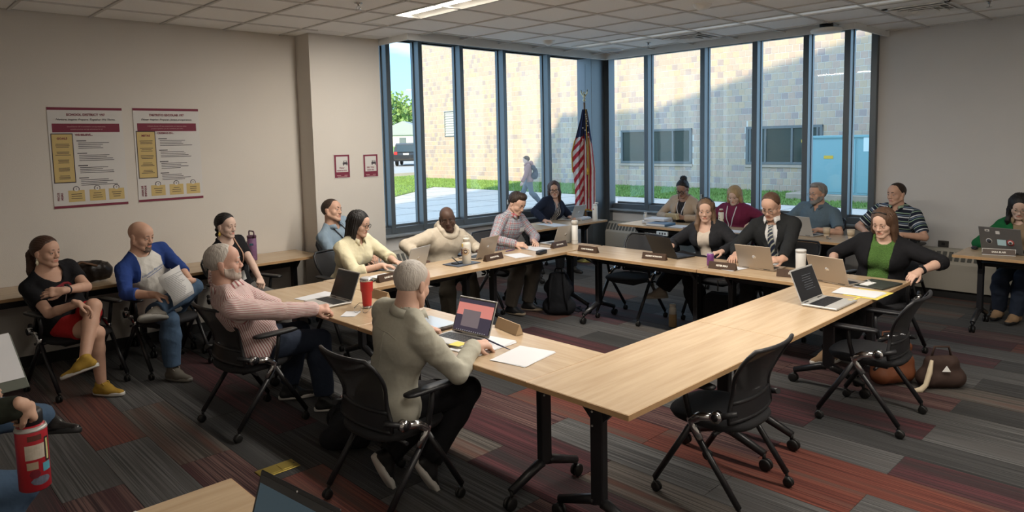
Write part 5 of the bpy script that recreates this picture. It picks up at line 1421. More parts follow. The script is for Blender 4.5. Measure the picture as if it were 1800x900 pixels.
# 2 bald man in raglan
WTEE = cloth('raglan_tee_cotton', (.62, .60, .56), .05); _t, _b = nodes(WTEE)
_a = _t.nodes.new('ShaderNodeAttribute'); _a.attribute_name = 'raglan'; _g = _t.nodes.new('ShaderNodeMath'); _g.operation = 'GREATER_THAN'; _g.inputs[1].default_value = 0; _t.links.new(_a.outputs['Fac'], _g.inputs[0])
_x = _t.nodes.new('ShaderNodeMix'); _x.data_type = 'RGBA'; _t.links.new(_g.outputs[0], _x.inputs[0]); _x.inputs[7].default_value = (.022, .050, .20, 1); _t.links.new(_b.inputs['Base Color'].links[0].from_socket, _x.inputs[6]); _t.links.new(_x.outputs[2], _b.inputs['Base Color'])
def ex2(B):
    ob = B.top_ob; m = mat('script_blue', (.04, .13, .38), .8)
    chest_print(B, ob, 'Education Minnesota', .0255, -.025, .150, m, 'print', 6, 'shear')
    strap(B, ob, [chest(B, -.10, .182), chest(B, .05, .162)], m, 'underline', .002)
person('person', 'bald man in a white tee with blue raglan sleeves holding a printed sheet', (1.94, 6.42), (1.775, 6.36, 1.168), -57, 10, 2, 285,
       {'R': {'w': (1.74, 5.93, .735), 'e': (-1, .1, -.5), 'd': (.7, -.5, -.3), 'n': (0, -.2, -1), 'p': 'pinch'}, 'L': {'w': (2.02, 5.97, .80), 'e': (1, .2, -.6), 'd': (-.75, -.4, .1), 'n': (-.3, .5, .6), 'p': 'grip'}},
       {'R': {'a': (1.84, 5.98, .09), 'k': (-.05, -1, .7), 't': (.45, -.85, 0)}, 'L': {'a': (1.70, 5.86, .62), 'k': (1.2, -.6, .9), 't': (-.5, -.75, -.25)}},
       SK2, {'type': 'none', 'brow': HSt, 'mat': HSt}, {'type': 'tee', 'mat': WTEE, 'raglan': 1, 'sleeve': 1.38, 'neck': 'crew', 'loose': .016, 'cuff': False, 'name': 'raglan_tee', 'skirt': 1},
       {'mat': DEN, 'len': 1.92, 'loose': .014, 'name': 'jeans'}, {'mat': SHG, 'sole': mat('grey_sole', (.20, .19, .17), .7), 'lace': mat('grey_lace', (.25, .22, .19), .8), 'down': {'L': (.2, -.75, -.55)}, 'name': 'shoe'},
       sc=1.0, build=1.08, belly=.05, beard={'mat': HSt, 't': .0020}, extra=ex2, seed=12, vis=.0042, cloth_h=.0085)
# 3 woman with a braid
BADGE = mat('white_badge', (.65, .64, .62), .5)
def ex3(B): lanyard(B, B.top_ob, mat('lanyard_tan', (.45, .26, .18), .7), .30, BADGE); earring(B, mat('yellow_earring', (.55, .38, .06), .4))
person('person', 'young woman with a dark braid and yellow earrings in a black tee', (2.62, 6.42), (2.49, 6.36, 1.185), -64, 4, 0, 285,
       {'R': {'w': (2.42, 6.04, .70), 'e': (-.8, .2, -1), 'd': (.5, -.6, -.2), 'n': (0, 0, -1)}, 'L': {'w': (2.64, 6.02, .70), 'e': (1, .1, -1), 'd': (-.35, -.8, -.3), 'n': (-.2, .2, -1), 'p': 'fist'}}, legs0((2.62, 6.42), 285),
       SK3, {'type': 'braid', 'mat': HB, 't': .013, 'line': .072}, {'type': 'tee', 'mat': BLK, 'sleeve': .65, 'neck': 'crew', 'loose': .012, 'name': 'tee_shirt'}, {'mat': mat('grey_trousers', (.12, .115, .11), .9), 'name': 'trousers'}, shoesB, fem=True, sc=.94, build=.92, extra=ex3, seed=13, vis=.0042, cloth_h=.0085)
# 4 man in striped shirt
STR = pat_mat('red_white_striped_cotton', (.66, .58, .55), [('u', .0115, .42, 0, (.30, .055, .065), .85)])
def legs4():
    return {'R': {'a': (2.36, 4.42, .10), 'k': (1, -.1, .9), 't': (.85, -.5, 0)}, 'L': {'a': (2.29, 4.83, .10), 'k': (1, .1, .8), 't': (.8, -.4, 0)}}
person('person', 'grey haired man in a red and white striped shirt leaning back at the table', (1.93, 4.64), (1.72, 4.47, 1.16), -25, -4, 0, -4,
       {'R': {'w': (2.31, 4.25, .785), 'e': (-.3, -.6, -1), 'd': (.8, -.35, -.05), 'n': (.1, .55, -.8), 'p': 'pinch'}, 'L': {'w': (2.25, 4.80, .72), 'e': (0, .8, -1), 'd': (.8, -.5, -.2), 'n': (0, 0, -1)}}, legs4(),
       (.56, .325, .25), {'type': 'short', 'mat': HGw, 't': .006, 'line': .092, 'rough': .6}, {'type': 'long', 'mat': STR, 'sleeve': 1.93, 'neck': 'collar', 'loose': .020, 'sleeve_loose': .010, 'amp': .005, 'name': 'striped_shirt', 'skirt': 1}, {'mat': DEN2, 'len': 1.93, 'loose': .018, 'name': 'jeans'},
       {'mat': SHB, 'sole': SOLEW, 'lace': M['black'], 'name': 'sneaker'}, build=1.10, belly=.04, twist=-14, beard={'mat': hairm('beard_white_grey', (.44, .36, .31)), 't': .0022, 'full': True}, seed=14, vis=.0040, cloth_h=.009)
# 5 man at the pillar
BLU = pat_mat('light_blue_cotton', (.20, .27, .34), [('u', .006, .3, 0, (.26, .33, .40), .6)])
def ex5(B): lanyard(B, B.top_ob, M['black'], .36)
person('person', 'man in a light blue shirt with a black lanyard tilting his head by the pillar', (3.90, 6.66), (3.705, 6.60, 1.205), -62, -8, -13, 290,
       {'R': {'w': (3.80, 6.22, .72), 'e': (-1, -.1, -.8), 'd': (.8, -.4, -.2), 'n': (0, 0, -1)}, 'L': {'w': (4.05, 6.25, .70), 'e': (1, 0, -1), 'd': (-.6, -.6, -.2), 'n': (0, 0, -1)}}, legs0((3.90, 6.66), 280),
       SK2, {'type': 'short', 'mat': HD, 't': .009, 'line': .082, 'rough': .5}, {'type': 'long', 'mat': BLU, 'sleeve': 1.9, 'neck': 'collar', 'loose': .018, 'amp': .005, 'name': 'dress_shirt'}, {'mat': BLK}, shoesB, build=1.05, extra=ex5, seed=15)
# 6 woman in yellow shirt
YEL = pat_mat('pale_yellow_seersucker', (.66, .60, .40), [('u', .012, .35, 0, (.70, .66, .52), .7)])
person('person', 'woman with a black bob and glasses in a pale yellow shirt typing', (3.46, 5.92), (3.475, 5.70, 1.155), -60, 12, 0, 288,
       {'R': {'w': (3.53, 5.41, .785), 'e': (-.9, .2, -.6), 'd': (.6, -.75, -.1), 'n': (0, 0, -1), 'p': 'type'}, 'L': {'w': (3.72, 5.48, .785), 'e': (1, .2, -.7), 'd': (-.1, -1, -.05), 'n': (0, 0, -1), 'p': 'type'}}, legs0((3.46, 5.92), 280),
       SK1, {'type': 'bob', 'mat': HB, 't': .014, 'len': .155, 'line': .070, 'vol': 1.0, 'part': -1, 'fw': .056}, {'type': 'long', 'mat': YEL, 'sleeve': 1.40, 'neck': 'collar', 'loose': .020, 'sleeve_loose': .016, 'amp': .005, 'name': 'shirt'}, {'mat': BLK}, shoesB,
       fem=True, sc=1.0, build=1.1, glasses={'mat': GLB, 'w': .023, 'h': .019}, seed=16, vis=.0042)
# 7 man in hoodie
HOOD = cloth('cream_fleece', (.56, .49, .39), .06)
person('person', 'bald Black man in a cream hoodie with an elbow out', (4.57, 5.97), (4.56, 5.73, 1.10), 236, 10, 5, 262,
       {'R': {'w': (4.20, 5.70, .70), 'e': (-1, .45, -.1), 'd': (.7, -.2, -.4), 'n': (.3, .5, -.7), 'hide': 0}, 'L': {'w': (4.86, 5.60, .74), 'e': (.9, .3, -.5), 'd': (-.2, -.9, -.2), 'n': (0, 0, -1)}}, legs0((4.55, 5.95), 265, .50, .17),
       SK4, {'type': 'none', 'brow': HB, 'mat': HB}, {'type': 'long', 'mat': HOOD, 'sleeve': 1.93, 'neck': 'hood', 'loose': .030, 'sleeve_loose': .008, 'amp': .007, 'fr': 26, 'name': 'hoodie'}, {'mat': OLV, 'loose': .02}, {'mat': SHB, 'sole': SOLEW}, build=1.12, belly=.03, seed=17, headopt={'jaw': 1.1})
# 8 man in plaid
PLD = pat_mat('plaid_cotton', (.40, .40, .42), [('u', .062, .5, 0, (.17, .19, .24), .45), ('v', .062, .5, 0, (.15, .17, .23), .5), ('u', .062, .10, .3, (.36, .05, .06), .8), ('v', .062, .10, .3, (.36, .05, .06), .8), ('u', .062, .05, .72, (.75, .74, .72), .8), ('v', .062, .05, .72, (.75, .74, .72), .8)])
def ex8(B):
    c = on_cloth(B, B.top_ob, [chest(B, .075, .145)], .006)[0]; Mx = Matrix(np.stack([B.l1, B.f1, B.sp]).T.tolist()).to_3x3()
    MB().box(c, (.085, .003, .05), .001, rot=Mx).build('name_sticker', BADGE, B.top_ob)
person('person', 'dark haired man in a plaid shirt reading papers on the table', (5.40, 5.82), (5.46, 5.60, 1.20), -84, 28, 0, 280,
       {'R': {'w': (5.20, 5.36, .79), 'e': (-1, .1, -.6), 'd': (.55, -.8, -.1), 'n': (.35, .3, -.8), 'p': 'relax'}, 'L': {'w': (5.50, 5.38, .785), 'e': (1, .1, -.6), 'd': (-.5, -.8, -.1), 'n': (-.3, .2, -.8), 'p': 'relax'}}, 
       {'R': {'a': (5.18, 5.44, .10), 'k': (0, -1, .8), 't': (.2, -1, 0)}, 'L': {'a': (5.42, 5.42, .10), 'k': (.35, -1, .8), 't': (.5, -.9, 0)}},
       SK1, {'type': 'short', 'mat': HD, 't': .012, 'line': .080, 'quiff': .02}, {'type': 'long', 'mat': PLD, 'sleeve': 1.93, 'neck': 'collar', 'loose': .018, 'amp': .004, 'name': 'plaid_shirt'}, {'mat': KHA, 'loose': .02}, {'mat': SHB, 'sole': mat('tan_sole', (.35, .28, .2), .7), 'lace': M['black']}, build=1.08, seed=18, extra=ex8, vis=.0042)
# 9 woman in navy blazer
PIN = pat_mat('black_white_stripe_blouse', (.02, .02, .024), [('u', .024, .26, 0, (.6, .58, .56), .95)])
person('person', 'smiling woman with black glasses in a navy blazer beside the flag', (7.40, 7.0), (7.50, 6.90, 1.18), 225, 6, 4, 262,
       {'R': {'w': (7.08, 6.70, .775), 'e': (-1, .2, -.3), 'd': (.2, -.9, -.05), 'n': (0, 0, -1)}, 'L': {'w': (7.62, 6.70, .775), 'e': (1, .3, -.6), 'd': (-.3, -.9, -.05), 'n': (0, 0, -1), 'p': 'type'}}, legs0((7.40, 7.0), 266, .44),
       SK2, {'type': 'bob', 'mat': HAu, 't': .014, 'len': .19, 'line': .078, 'wave': .6, 'fw': .058}, {'type': 'jacket', 'mat': NAVY, 'sleeve': 1.95, 'neck': 'jacket', 'loose': .022, 'open': (.055, .06, 0), 'name': 'blazer', 'lapel': 0, 'cuff': False, 'inner': {'mat': PIN, 'neck': 'v', 'o': .008, 'name': 'blouse'}}, {'mat': BLK}, {'mat': SHB, 'sole': SOLEB},
       fem=True, glasses={'mat': GLB, 'w': .026, 'h': .021, 'th': .0034}, seed=19, vis=.0045)
# 11 woman with bun
DRK = pat_mat('black_dotted_blouse', (.016, .014, .016), [('u', .03, .2, 0, (.10, .09, .10), .7), ('v', .03, .2, 0, (.02, .02, .02), .6)])
def ex11(B): lanyard(B, B.inner_ob, LAN, .28)
person('person', 'woman with a braided bun and black glasses in a beige cardigan', (8.55, 5.40), (8.44, 5.33, 1.185), 188, 26, 0, 188,
       {'R': {'w': (8.27, 5.47, .80), 'e': (.1, 1, -.6), 'd': (-.6, -.6, .2), 'n': (-.3, -.7, .3), 'p': 'grip'}, 'L': {'w': (8.27, 5.20, .80), 'e': (.1, -1, -.6), 'd': (-.6, .6, .2), 'n': (-.3, .7, .3), 'p': 'grip'}}, legs0((8.55, 5.40), 182, .46),
       SK5, {'type': 'bun', 'mat': HB, 't': .014, 'line': .070}, {'type': 'jacket', 'mat': cloth('beige_knit', (.40, .31, .23), .08), 'sleeve': 1.9, 'neck': 'jacket', 'loose': .024, 'open': (.05, .07, 0), 'name': 'cardigan', 'inner': {'mat': DRK, 'neck': 'crew', 'o': .009, 'name': 'blouse'}}, {'mat': BLK}, shoesB,
       fem=True, glasses={'mat': GLB, 'w': .025, 'h': .021, 'th': .0034}, seed=21, extra=ex11)
# 12 blonde woman
BUR = cloth('burgundy_jersey', (.14, .018, .050), .1)
def ex12(B): lanyard(B, B.top_ob, LAN, .30); wrist_band(B, 'L', M['black'], .03, .034, .012, 'watch', LAN)
person('person', 'blonde woman in a burgundy top with a white lanyard', (8.55, 4.58), (8.44, 4.55, 1.125), 190, 22, 0, 182,
       {'R': {'w': (8.30, 4.78, .785), 'e': (.2, 1, -.6), 'd': (-.8, -.4, -.05), 'n': (0, 0, -1)}, 'L': {'w': (8.36, 4.22, .785), 'e': (.3, -1, -.5), 'd': (-.5, .8, -.05), 'n': (0, 0, -1), 'p': 'relax'}}, legs0((8.55, 4.58), 180, .46),
       SK3, {'type': 'bob', 'mat': HBl, 't': .018, 'len': .14, 'line': .07, 'wave': 1.6, 'vol': 1.08, 'out': .012, 'fw': .056}, {'type': 'tee', 'mat': BUR, 'sleeve': 1.15, 'neck': 'crew', 'loose': .020, 'sleeve_loose': .02, 'cuff': False, 'name': 'top'}, {'mat': BLK}, shoesB,
       fem=True, sc=.98, build=1.2, belly=.03, seed=22, extra=ex12)
# 13 man in blue polo
POL = cloth('heather_blue_pique', (.10, .145, .185), .12, 60)
person('person', 'grey haired bearded man in a heather blue polo behind a silver laptop', (8.56, 3.55), (8.49, 3.485, 1.185), 157, 3, 0, 178,
       {'R': {'w': (8.22, 3.72, .785), 'e': (.2, 1, -.6), 'd': (-.8, -.5, 0), 'n': (0, 0, -1), 'p': 'type'}, 'L': {'w': (8.20, 3.36, .785), 'e': (.3, -1, -.6), 'd': (-.6, .7, 0), 'n': (0, 0, -1), 'p': 'type'}}, legs0((8.56, 3.55), 180, .46),
       SK2, {'type': 'short', 'mat': HG, 't': .014, 'line': .08, 'rough': 1.2, 'quiff': .012}, {'type': 'polo', 'mat': POL, 'sleeve': .78, 'neck': 'collar', 'loose': .020, 'sleeve_loose': .018, 'name': 'polo_shirt'}, {'mat': CHAR}, shoesB, build=1.16, belly=.03,
       beard={'mat': HG, 't': .006, 'full': True}, glasses={'mat': GLS, 'w': .023, 'h': .017, 'th': .0014}, seed=23)
# 14 man in striped polo
SPO = pat_mat('navy_striped_pique', (.014, .018, .034), [('v', .086, .14, 0, (.55, .58, .62), .95), ('v', .086, .10, .5, (.30, .42, .30), .9), ('v', .086, .10, .76, (.16, .22, .32), .9)])
person('person', 'man in a navy polo with white and green stripes by the right wall', (8.60, 2.68), (8.55, 2.63, 1.21), 158, 2, 0, 180,
       {'R': {'w': (8.30, 2.86, .79), 'e': (.2, 1, -.6), 'd': (-.8, -.5, 0), 'n': (0, 0, -1)}, 'L': {'w': (8.30, 2.50, .785), 'e': (.4, -1, -.6), 'd': (-.8, .4, -.2), 'n': (0, 0, -1)}}, legs0((8.60, 2.68), 180, .46),
       SK2, {'type': 'short', 'mat': HD, 't': .006, 'line': .085, 'rough': .5}, {'type': 'polo', 'mat': SPO, 'sleeve': .80, 'neck': 'collar', 'loose': .020, 'sleeve_loose': .016, 'name': 'polo_shirt'}, {'mat': CHAR}, shoesB, build=1.12, belly=.02, seed=24)
# 15 young woman in dark cardigan
def ex15(B): earring(B, M['silver'], 'stud')
person('person', 'young woman with long brown hair and a black headband in a dark cardigan', (6.43, 3.72), (6.36, 3.745, 1.15), 204, 9, 0, 190,
       {'R': {'w': (6.10, 3.98, .79), 'e': (.3, 1, -.5), 'd': (-.8, -.3, -.05), 'n': (0, 0, -1), 'p': 'type'}, 'L': {'w': (6.10, 3.42, .785), 'e': (.5, -1, -.4), 'd': (-.8, .4, -.1), 'n': (0, 0, -1), 'p': 'relax'}},
       {'R': {'a': (6.10, 3.62, .09), 'k': (-1, 0, .8), 't': (-1, 0, 0)}, 'L': {'a': (6.02, 4.06, .33), 'k': (-1, .2, 1.2), 't': (-.7, .62, -.22)}},
       SK1, {'type': 'long', 'mat': HLb, 't': .012, 'len': .27, 'line': .080, 'wave': 1.2, 'vol': .98, 'band': M['black'], 'out': .014, 'fwdl': .02, 'front': 1, 'fw': .058, 'brow': HD}, {'type': 'jacket', 'mat': cloth('dark_grey_fleece', (.020, .020, .023), .2), 'sleeve': 1.95, 'neck': 'jacket', 'loose': .026, 'sleeve_loose': .012, 'open': (.07, .055, 0), 'opshift': .0, 'name': 'cardigan', 'cuff': False,
        'inner': {'mat': cloth('cream_rib_top', (.58, .50, .42), .05), 'neck': 'scoop', 'o': .006, 'name': 'cream_top', 'amp': .002}}, {'mat': BLK, 'flare': .03, 'len': 1.9, 'loose': .02}, {'mat': mat('taupe_knit_shoe', (.24, .20, .16), .85), 'sole': mat('taupe_sole', (.32, .28, .23), .7)},
       fem=True, sc=.98, build=.95, seed=25, vis=.0042, extra=ex15)
# 16 man in suit
TIE = None
def ex16(B):
    tm = bpy.data.materials.new('striped_tie'); tm.use_nodes = True; t, b = nodes(tm); b.inputs['Roughness'].default_value = .5
    tcn = t.nodes.new('ShaderNodeTexCoord'); w = t.nodes.new('ShaderNodeTexWave'); w.wave_type = 'BANDS'; w.bands_direction = 'DIAGONAL'; w.inputs['Scale'].default_value = 14; t.links.new(tcn.outputs['Object'], w.inputs['Vector'])
    r = t.nodes.new('ShaderNodeValToRGB'); r.color_ramp.interpolation = 'CONSTANT'; r.color_ramp.elements[0].color = (.018, .024, .05, 1); r.color_ramp.elements[1].position = .62; r.color_ramp.elements[1].color = (.10, .12, .10, 1)
    q = r.color_ramp.elements.new(.82); q.color = (.45, .45, .38, 1); t.links.new(w.outputs['Fac'], r.inputs[0]); t.links.new(r.outputs[0], b.inputs['Base Color'])
    zs = [.030, .05, .075, .10, .16, .22, .30, .38]; ws = [.013, .022, .017, .021, .026, .031, .037, .030]
    ob = B.inner_ob; V = []
    for z, w_ in zip(zs, ws):
        c = on_cloth(B, ob, [chest(B, 0, z)], .014)[0]; V += [c - B.l1 * w_, c + B.f1 * .005, c + B.l1 * w_]
    mb = MB(); mb.add(V, [(j * 3 + i, j * 3 + i + 1, j * 3 + i + 4, j * 3 + i + 3) for j in range(7) for i in range(2)], 0, False)
    o = mb.build('necktie', tm, B.t); s_ = o.modifiers.new('t', 'SOLIDIFY'); s_.thickness = .006
WSH = cloth('white_dress_shirt', (.62, .61, .60), .03)
person('person', 'man with glasses in a dark suit and striped tie typing', (6.45, 2.98), (6.32, 3.03, 1.235), 184, 26, 0, 186,
       {'R': {'w': (5.97, 3.20, .79), 'e': (.3, 1, -.5), 'd': (-.9, -.3, -.05), 'n': (0, 0, -1), 'p': 'type'}, 'L': {'w': (5.93, 2.74, .795), 'e': (.4, -1, -.5), 'd': (-.8, .5, -.02), 'n': (.1, .5, -.8), 'p': 'relax'}}, legs0((6.45, 2.98), 180, .44),
       SK2, {'type': 'short', 'mat': HBr, 't': .007, 'line': .094, 'rough': .5}, {'type': 'jacket', 'mat': cloth('dark_suit_wool', (.018, .019, .020), .1), 'sleeve': 1.90, 'neck': 'jacket', 'loose': .024, 'open': (.075, .02, .12), 'name': 'suit_jacket', 'lapel': 1, 'cuff': False,
        'inner': {'mat': WSH, 'neck': 'crew', 'collar': 1, 'collar_mat': WSH, 'o': .010, 'name': 'dress_shirt', 'amp': .002}}, {'mat': CHAR}, shoesB, build=1.04, glasses={'mat': GLS, 'w': .023, 'h': .017, 'th': .0016}, seed=26, extra=ex16, vis=.0042)
# 17 woman in green sweater
GRN = mat('green_boucle', (.075, .16, .035), .95, noise=.5, nscale=120, bump=1.0, bscale=140)
def ex17(B): wrist_band(B, 'L', M['black'], .04, .034, .014, 'watch', M['black']); MB().tube([B.toW(np.array((x, .055, .115 - abs(x) * .15)) * B.hs) for x in (-.06, -.03, 0, .03, .06)], .006, 6).build('sunglasses', GLB, B.t)
person('person', 'woman in a green sweater and black cardigan holding the table corner', (6.44, 2.10), (6.26, 2.02, 1.15), 174, 16, 0, 186,
       {'R': {'w': (6.08, 2.36, .80), 'e': (.3, 1, -.5), 'd': (-.9, -.2, 0), 'n': (0, 0, -1), 'p': 'type'}, 'L': {'w': (6.09, 1.70, .795), 'e': (.4, -1, -.1), 'd': (-.88, .25, -.25), 'n': (.05, .3, -.9), 'p': 'relax'}},
       {'R': {'a': (5.98, 2.24, .09), 'k': (-1, 0, .8), 't': (-1, 0, 0)}, 'L': {'a': (5.66, 2.26, .09), 'k': (-1, .1, .8), 't': (-.9, .35, 0)}},
       SK1, {'type': 'bob', 'mat': HBr, 't': .014, 'len': .22, 'line': .078, 'wave': .5, 'vol': 1.04, 'out': .006, 'brow': HBr, 'fw': .058}, {'type': 'jacket', 'mat': cloth('black_knit', (.011, .011, .013)), 'sleeve': 1.22, 'neck': 'jacket', 'loose': .024, 'open': (.085, .075, 0), 'opshift': 0, 'cuff': False, 'name': 'cardigan', 'sleeve_loose': .014,
        'inner': {'mat': GRN, 'neck': 'crew', 'o': .014, 'name': 'sweater', 'amp': .002}}, {'mat': BLK, 'loose': .02}, {'mat': SHT, 'sole': SOLEW}, fem=True, sc=1.0, build=1.16, belly=.02, seed=27, extra=ex17, vis=.0042)
# 18 woman with rainbow lanyard
def rain():
    m = bpy.data.materials.new('rainbow_ribbon'); m.use_nodes = True; t, b = nodes(m); tcn = t.nodes.new('ShaderNodeTexCoord'); w = t.nodes.new('ShaderNodeTexWave'); w.wave_profile = 'SAW'; w.bands_direction = 'Z'; w.inputs['Scale'].default_value = 2.2; t.links.new(tcn.outputs['Object'], w.inputs['Vector'])
    r = t.nodes.new('ShaderNodeValToRGB'); r.color_ramp.interpolation = 'CONSTANT'; cs = [(.5, .02, .02), (.6, .25, .02), (.6, .5, .03), (.03, .3, .08), (.02, .1, .45), (.2, .03, .3)]
    r.color_ramp.elements[0].color = (*cs[0], 1); r.color_ramp.elements[1].position = .17; r.color_ramp.elements[1].color = (*cs[1], 1)
    for i in range(2, 6): q = r.color_ramp.elements.new(i / 6); q.color = (*cs[i], 1)
    t.links.new(w.outputs['Fac'], r.inputs[0]); t.links.new(r.outputs[0], b.inputs['Base Color']); return m
RB = rain()
def ex18(B): strap(B, B.inner_ob, [chest(B, .06, .02), chest(B, .05, .12), chest(B, .004, .34)], RB, w=.011); strap(B, B.inner_ob, [chest(B, -.06, .02), chest(B, -.05, .12), chest(B, -.004, .34)], RB, w=.011)
person('person', 'woman with long black hair in a green cardigan with a rainbow lanyard', (8.54, 1.39), (8.36, 1.455, 1.15), 190, 26, 0, 184,
       {'R': {'w': (8.16, 1.60, .79), 'e': (.3, 1, -.5), 'd': (-.9, -.2, 0), 'n': (0, 0, -1), 'p': 'type'}, 'L': {'w': (8.16, 1.25, .79), 'e': (.3, -1, -.5), 'd': (-.9, .2, 0), 'n': (0, 0, -1), 'p': 'type'}},
       {'R': {'a': (8.33, 1.58, .10), 'k': (-1, 0, .6), 't': (-.9, .1, 0)}, 'L': {'a': (8.22, 1.42, .10), 'k': (-1, 0, .6), 't': (-.9, .2, 0)}},
       SK3, {'type': 'long', 'mat': HB, 't': .014, 'len': .30, 'line': .074, 'wave': .8, 'vol': 1.02, 'front': 1, 'fw': .058}, {'type': 'jacket', 'mat': cloth('green_knit', (.010, .11, .035), .1), 'sleeve': 1.9, 'neck': 'jacket', 'loose': .022, 'open': (.05, .06, 0), 'name': 'cardigan', 'inner': {'mat': cloth('tan_shirt', (.26, .19, .12), .05), 'neck': 'collar', 'o': .010, 'name': 'shirt'}}, {'mat': DEN2}, {'mat': SHT, 'sole': SOLEB, 'name': 'boot'},
       fem=True, seed=28, glasses={'mat': GLS, 'w': .023, 'h': .018, 'th': .0014})
# 19 man in grey shirt, from behind
GSH = cloth('sage_grey_linen', (.40, .385, .32), .08, 60, .15, 14)
def ex19(B):
    ob = B.top_ob; from mathutils.bvhtree import BVHTree; me = ob.data; bv = BVHTree.FromPolygons([v.co for v in me.vertices], [p.vertices for p in me.polygons])
    pts = []
    for i in range(9):
        p = chest(B, -.09 + .18 * i / 8, .10 + .004 * math.cos(i)); h = bv.ray_cast(Vector(p - B.f1 * .4), Vector(B.f1)); pts.append(A3(h[0]) - B.f1 * .001 if h[0] is not None else p)
    MB().tube(pts, .003, 5).build('yoke_seam', GSH, ob)
    pts = []
    for i in range(9):
        p = chest(B, 0, .10 + .03 * i); h = bv.ray_cast(Vector(p - B.f1 * .4), Vector(B.f1)); pts.append(A3(h[0]) + B.f1 * .002 if h[0] is not None else p)
    MB().tube(pts, [.006 - .0005 * i for i in range(9)], 5).build('back_pleat', GSH, ob)
person('person', 'grey haired man in a sage shirt seen from behind writing at the table', (2.00, 3.06), (2.10, 2.95, 1.165), 14, 14, 0, 0,
       {'R': {'w': (2.43, 2.85, .790), 'e': (-.35, -.6, -1), 'd': (.85, -.30, -.10), 'n': (-.1, .35, -1), 'p': 'pinch'}, 'L': {'w': (2.42, 3.34, .785), 'e': (-.1, .9, -.8), 'd': (.9, -.3, -.05), 'n': (0, 0, -1), 'p': 'type'}},
       {'L': {'a': (2.05, 3.16, .19), 'k': (1, 0, .3), 't': (.45, .0, -.9)}, 'R': {'a': (2.20, 2.98, .17), 'k': (1, -.1, .3), 't': (.55, -.05, -.85)}},
       (.55, .34, .26), {'type': 'short', 'mat': HGw, 't': .006, 'line': .088, 'rough': .5}, {'type': 'long', 'mat': GSH, 'sleeve': 1.92, 'neck': 'collar', 'loose': .015, 'sleeve_loose': .010, 'amp': .0042, 'fr': 30, 'name': 'shirt', 'skirt': 0}, {'mat': BLK, 'loose': .016}, {'mat': SHB, 'sole': SOLEW, 'lace': M['black'], 'down': {'L': (-.9, -.1, -.45), 'R': (-.85, -.1, -.5)}, 'name': 'sneaker'},
       build=1.10, seed=29, extra=ex19, vis=.0036, cloth_h=.009)
# 20 person cut by the left edge
person('person', 'person at the left edge in dark clothes holding a red bottle', (.0, 3.70), (.03, 3.71, 1.16), -20, 10, 0, 15,
       {'R': {'w': (.440, 3.225, .915), 'e': (-.5, -.5, -1), 'd': (.45, .65, -.60), 'n': (-.6, .6, -.5), 'p': 'grip'}, 'L': {'w': (.33, 4.08, .80), 'e': (-.2, .8, -1), 'd': (.8, -.3, -.05), 'n': (0, 0, -1)}},
       {'R': {'a': (.22, 3.66, .09), 'k': (1, -.1, .8), 't': (.9, -.2, 0)}, 'L': {'a': (.66, 4.20, .53), 'k': (.8, .2, 1.2), 't': (.78, -.62, .06)}},
       (.52, .32, .23), {'type': 'short', 'mat': HD, 't': .01, 'line': .08}, {'type': 'long', 'mat': cloth('dark_green_fleece', (.022, .025, .018), .3), 'sleeve': 1.9, 'neck': 'crew', 'loose': .02, 'name': 'pullover'}, {'mat': DEN, 'loose': .016, 'name': 'jeans'}, {'mat': mat('polished_black_leather', (.012, .011, .011), .25), 'sole': SOLEB, 'down': {'L': (-.2, -.25, -.9)}, 'name': 'dress_shoe'}, build=1.08, seed=30)
# 10 pedestrian outside
def ex10(B):
    bp = field([(Cone(chest(B, .09, .10) - B.f1 * .13, chest(B, -.09, .10) - B.f1 * .13, .07, .07), .05), (Cone(chest(B, .10, .34) - B.f1 * .15, chest(B, -.10, .34) - B.f1 * .15, .10, .10), .06), (Ell(chest(B, 0, .25) - B.f1 * .19, (.11, .07, .14), np.stack([B.l1, B.f1, B.sp])), .04)], .014, .04)
    cloth_obj(B, 'backpack', bp, cloth('dark_backpack', (.05, .055, .07), .3), 5, .003)
person('person', 'teenager with a backpack walking past outside the window', (13.98, 13.80), (13.93, 13.86, 1.36), 140, 18, 0, 136,
       {'R': {'w': (14.02, 14.10, .70), 'e': (.5, .5, -.3), 'd': (-.3, .3, -.8), 'n': (.6, .6, 0)}, 'L': {'w': (13.66, 13.78, .72), 'e': (0, -.8, -.3), 'd': (-.4, .3, -.8), 'n': (.5, .6, 0)}},
       {'R': {'a': (13.80, 14.06, .08), 'k': (-.5, .5, .2), 't': (-.7, .7, 0)}, 'L': {'a': (14.20, 13.60, .16), 'k': (-.5, .5, .3), 't': (-.6, .6, -.5)}},
       SK3, {'type': 'short', 'mat': HBr, 't': .014, 'line': .075}, {'type': 'long', 'mat': cloth('dusty_rose_sweatshirt', (.30, .17, .155), .1), 'sleeve': 1.9, 'neck': 'hood', 'loose': .024, 'name': 'sweatshirt'}, {'mat': pat_mat('grey_track_trousers', (.13, .14, .155), [('u', .9, .02, 0, (.6, .6, .6), .0)]), 'loose': .02}, {'mat': mat('grey_trainer', (.25, .27, .30), .7), 'sole': SOLEW},
       sc=.87, hipz=.80, build=1.0, seed=31, extra=ex10, vis=.007, cloth_h=.013)
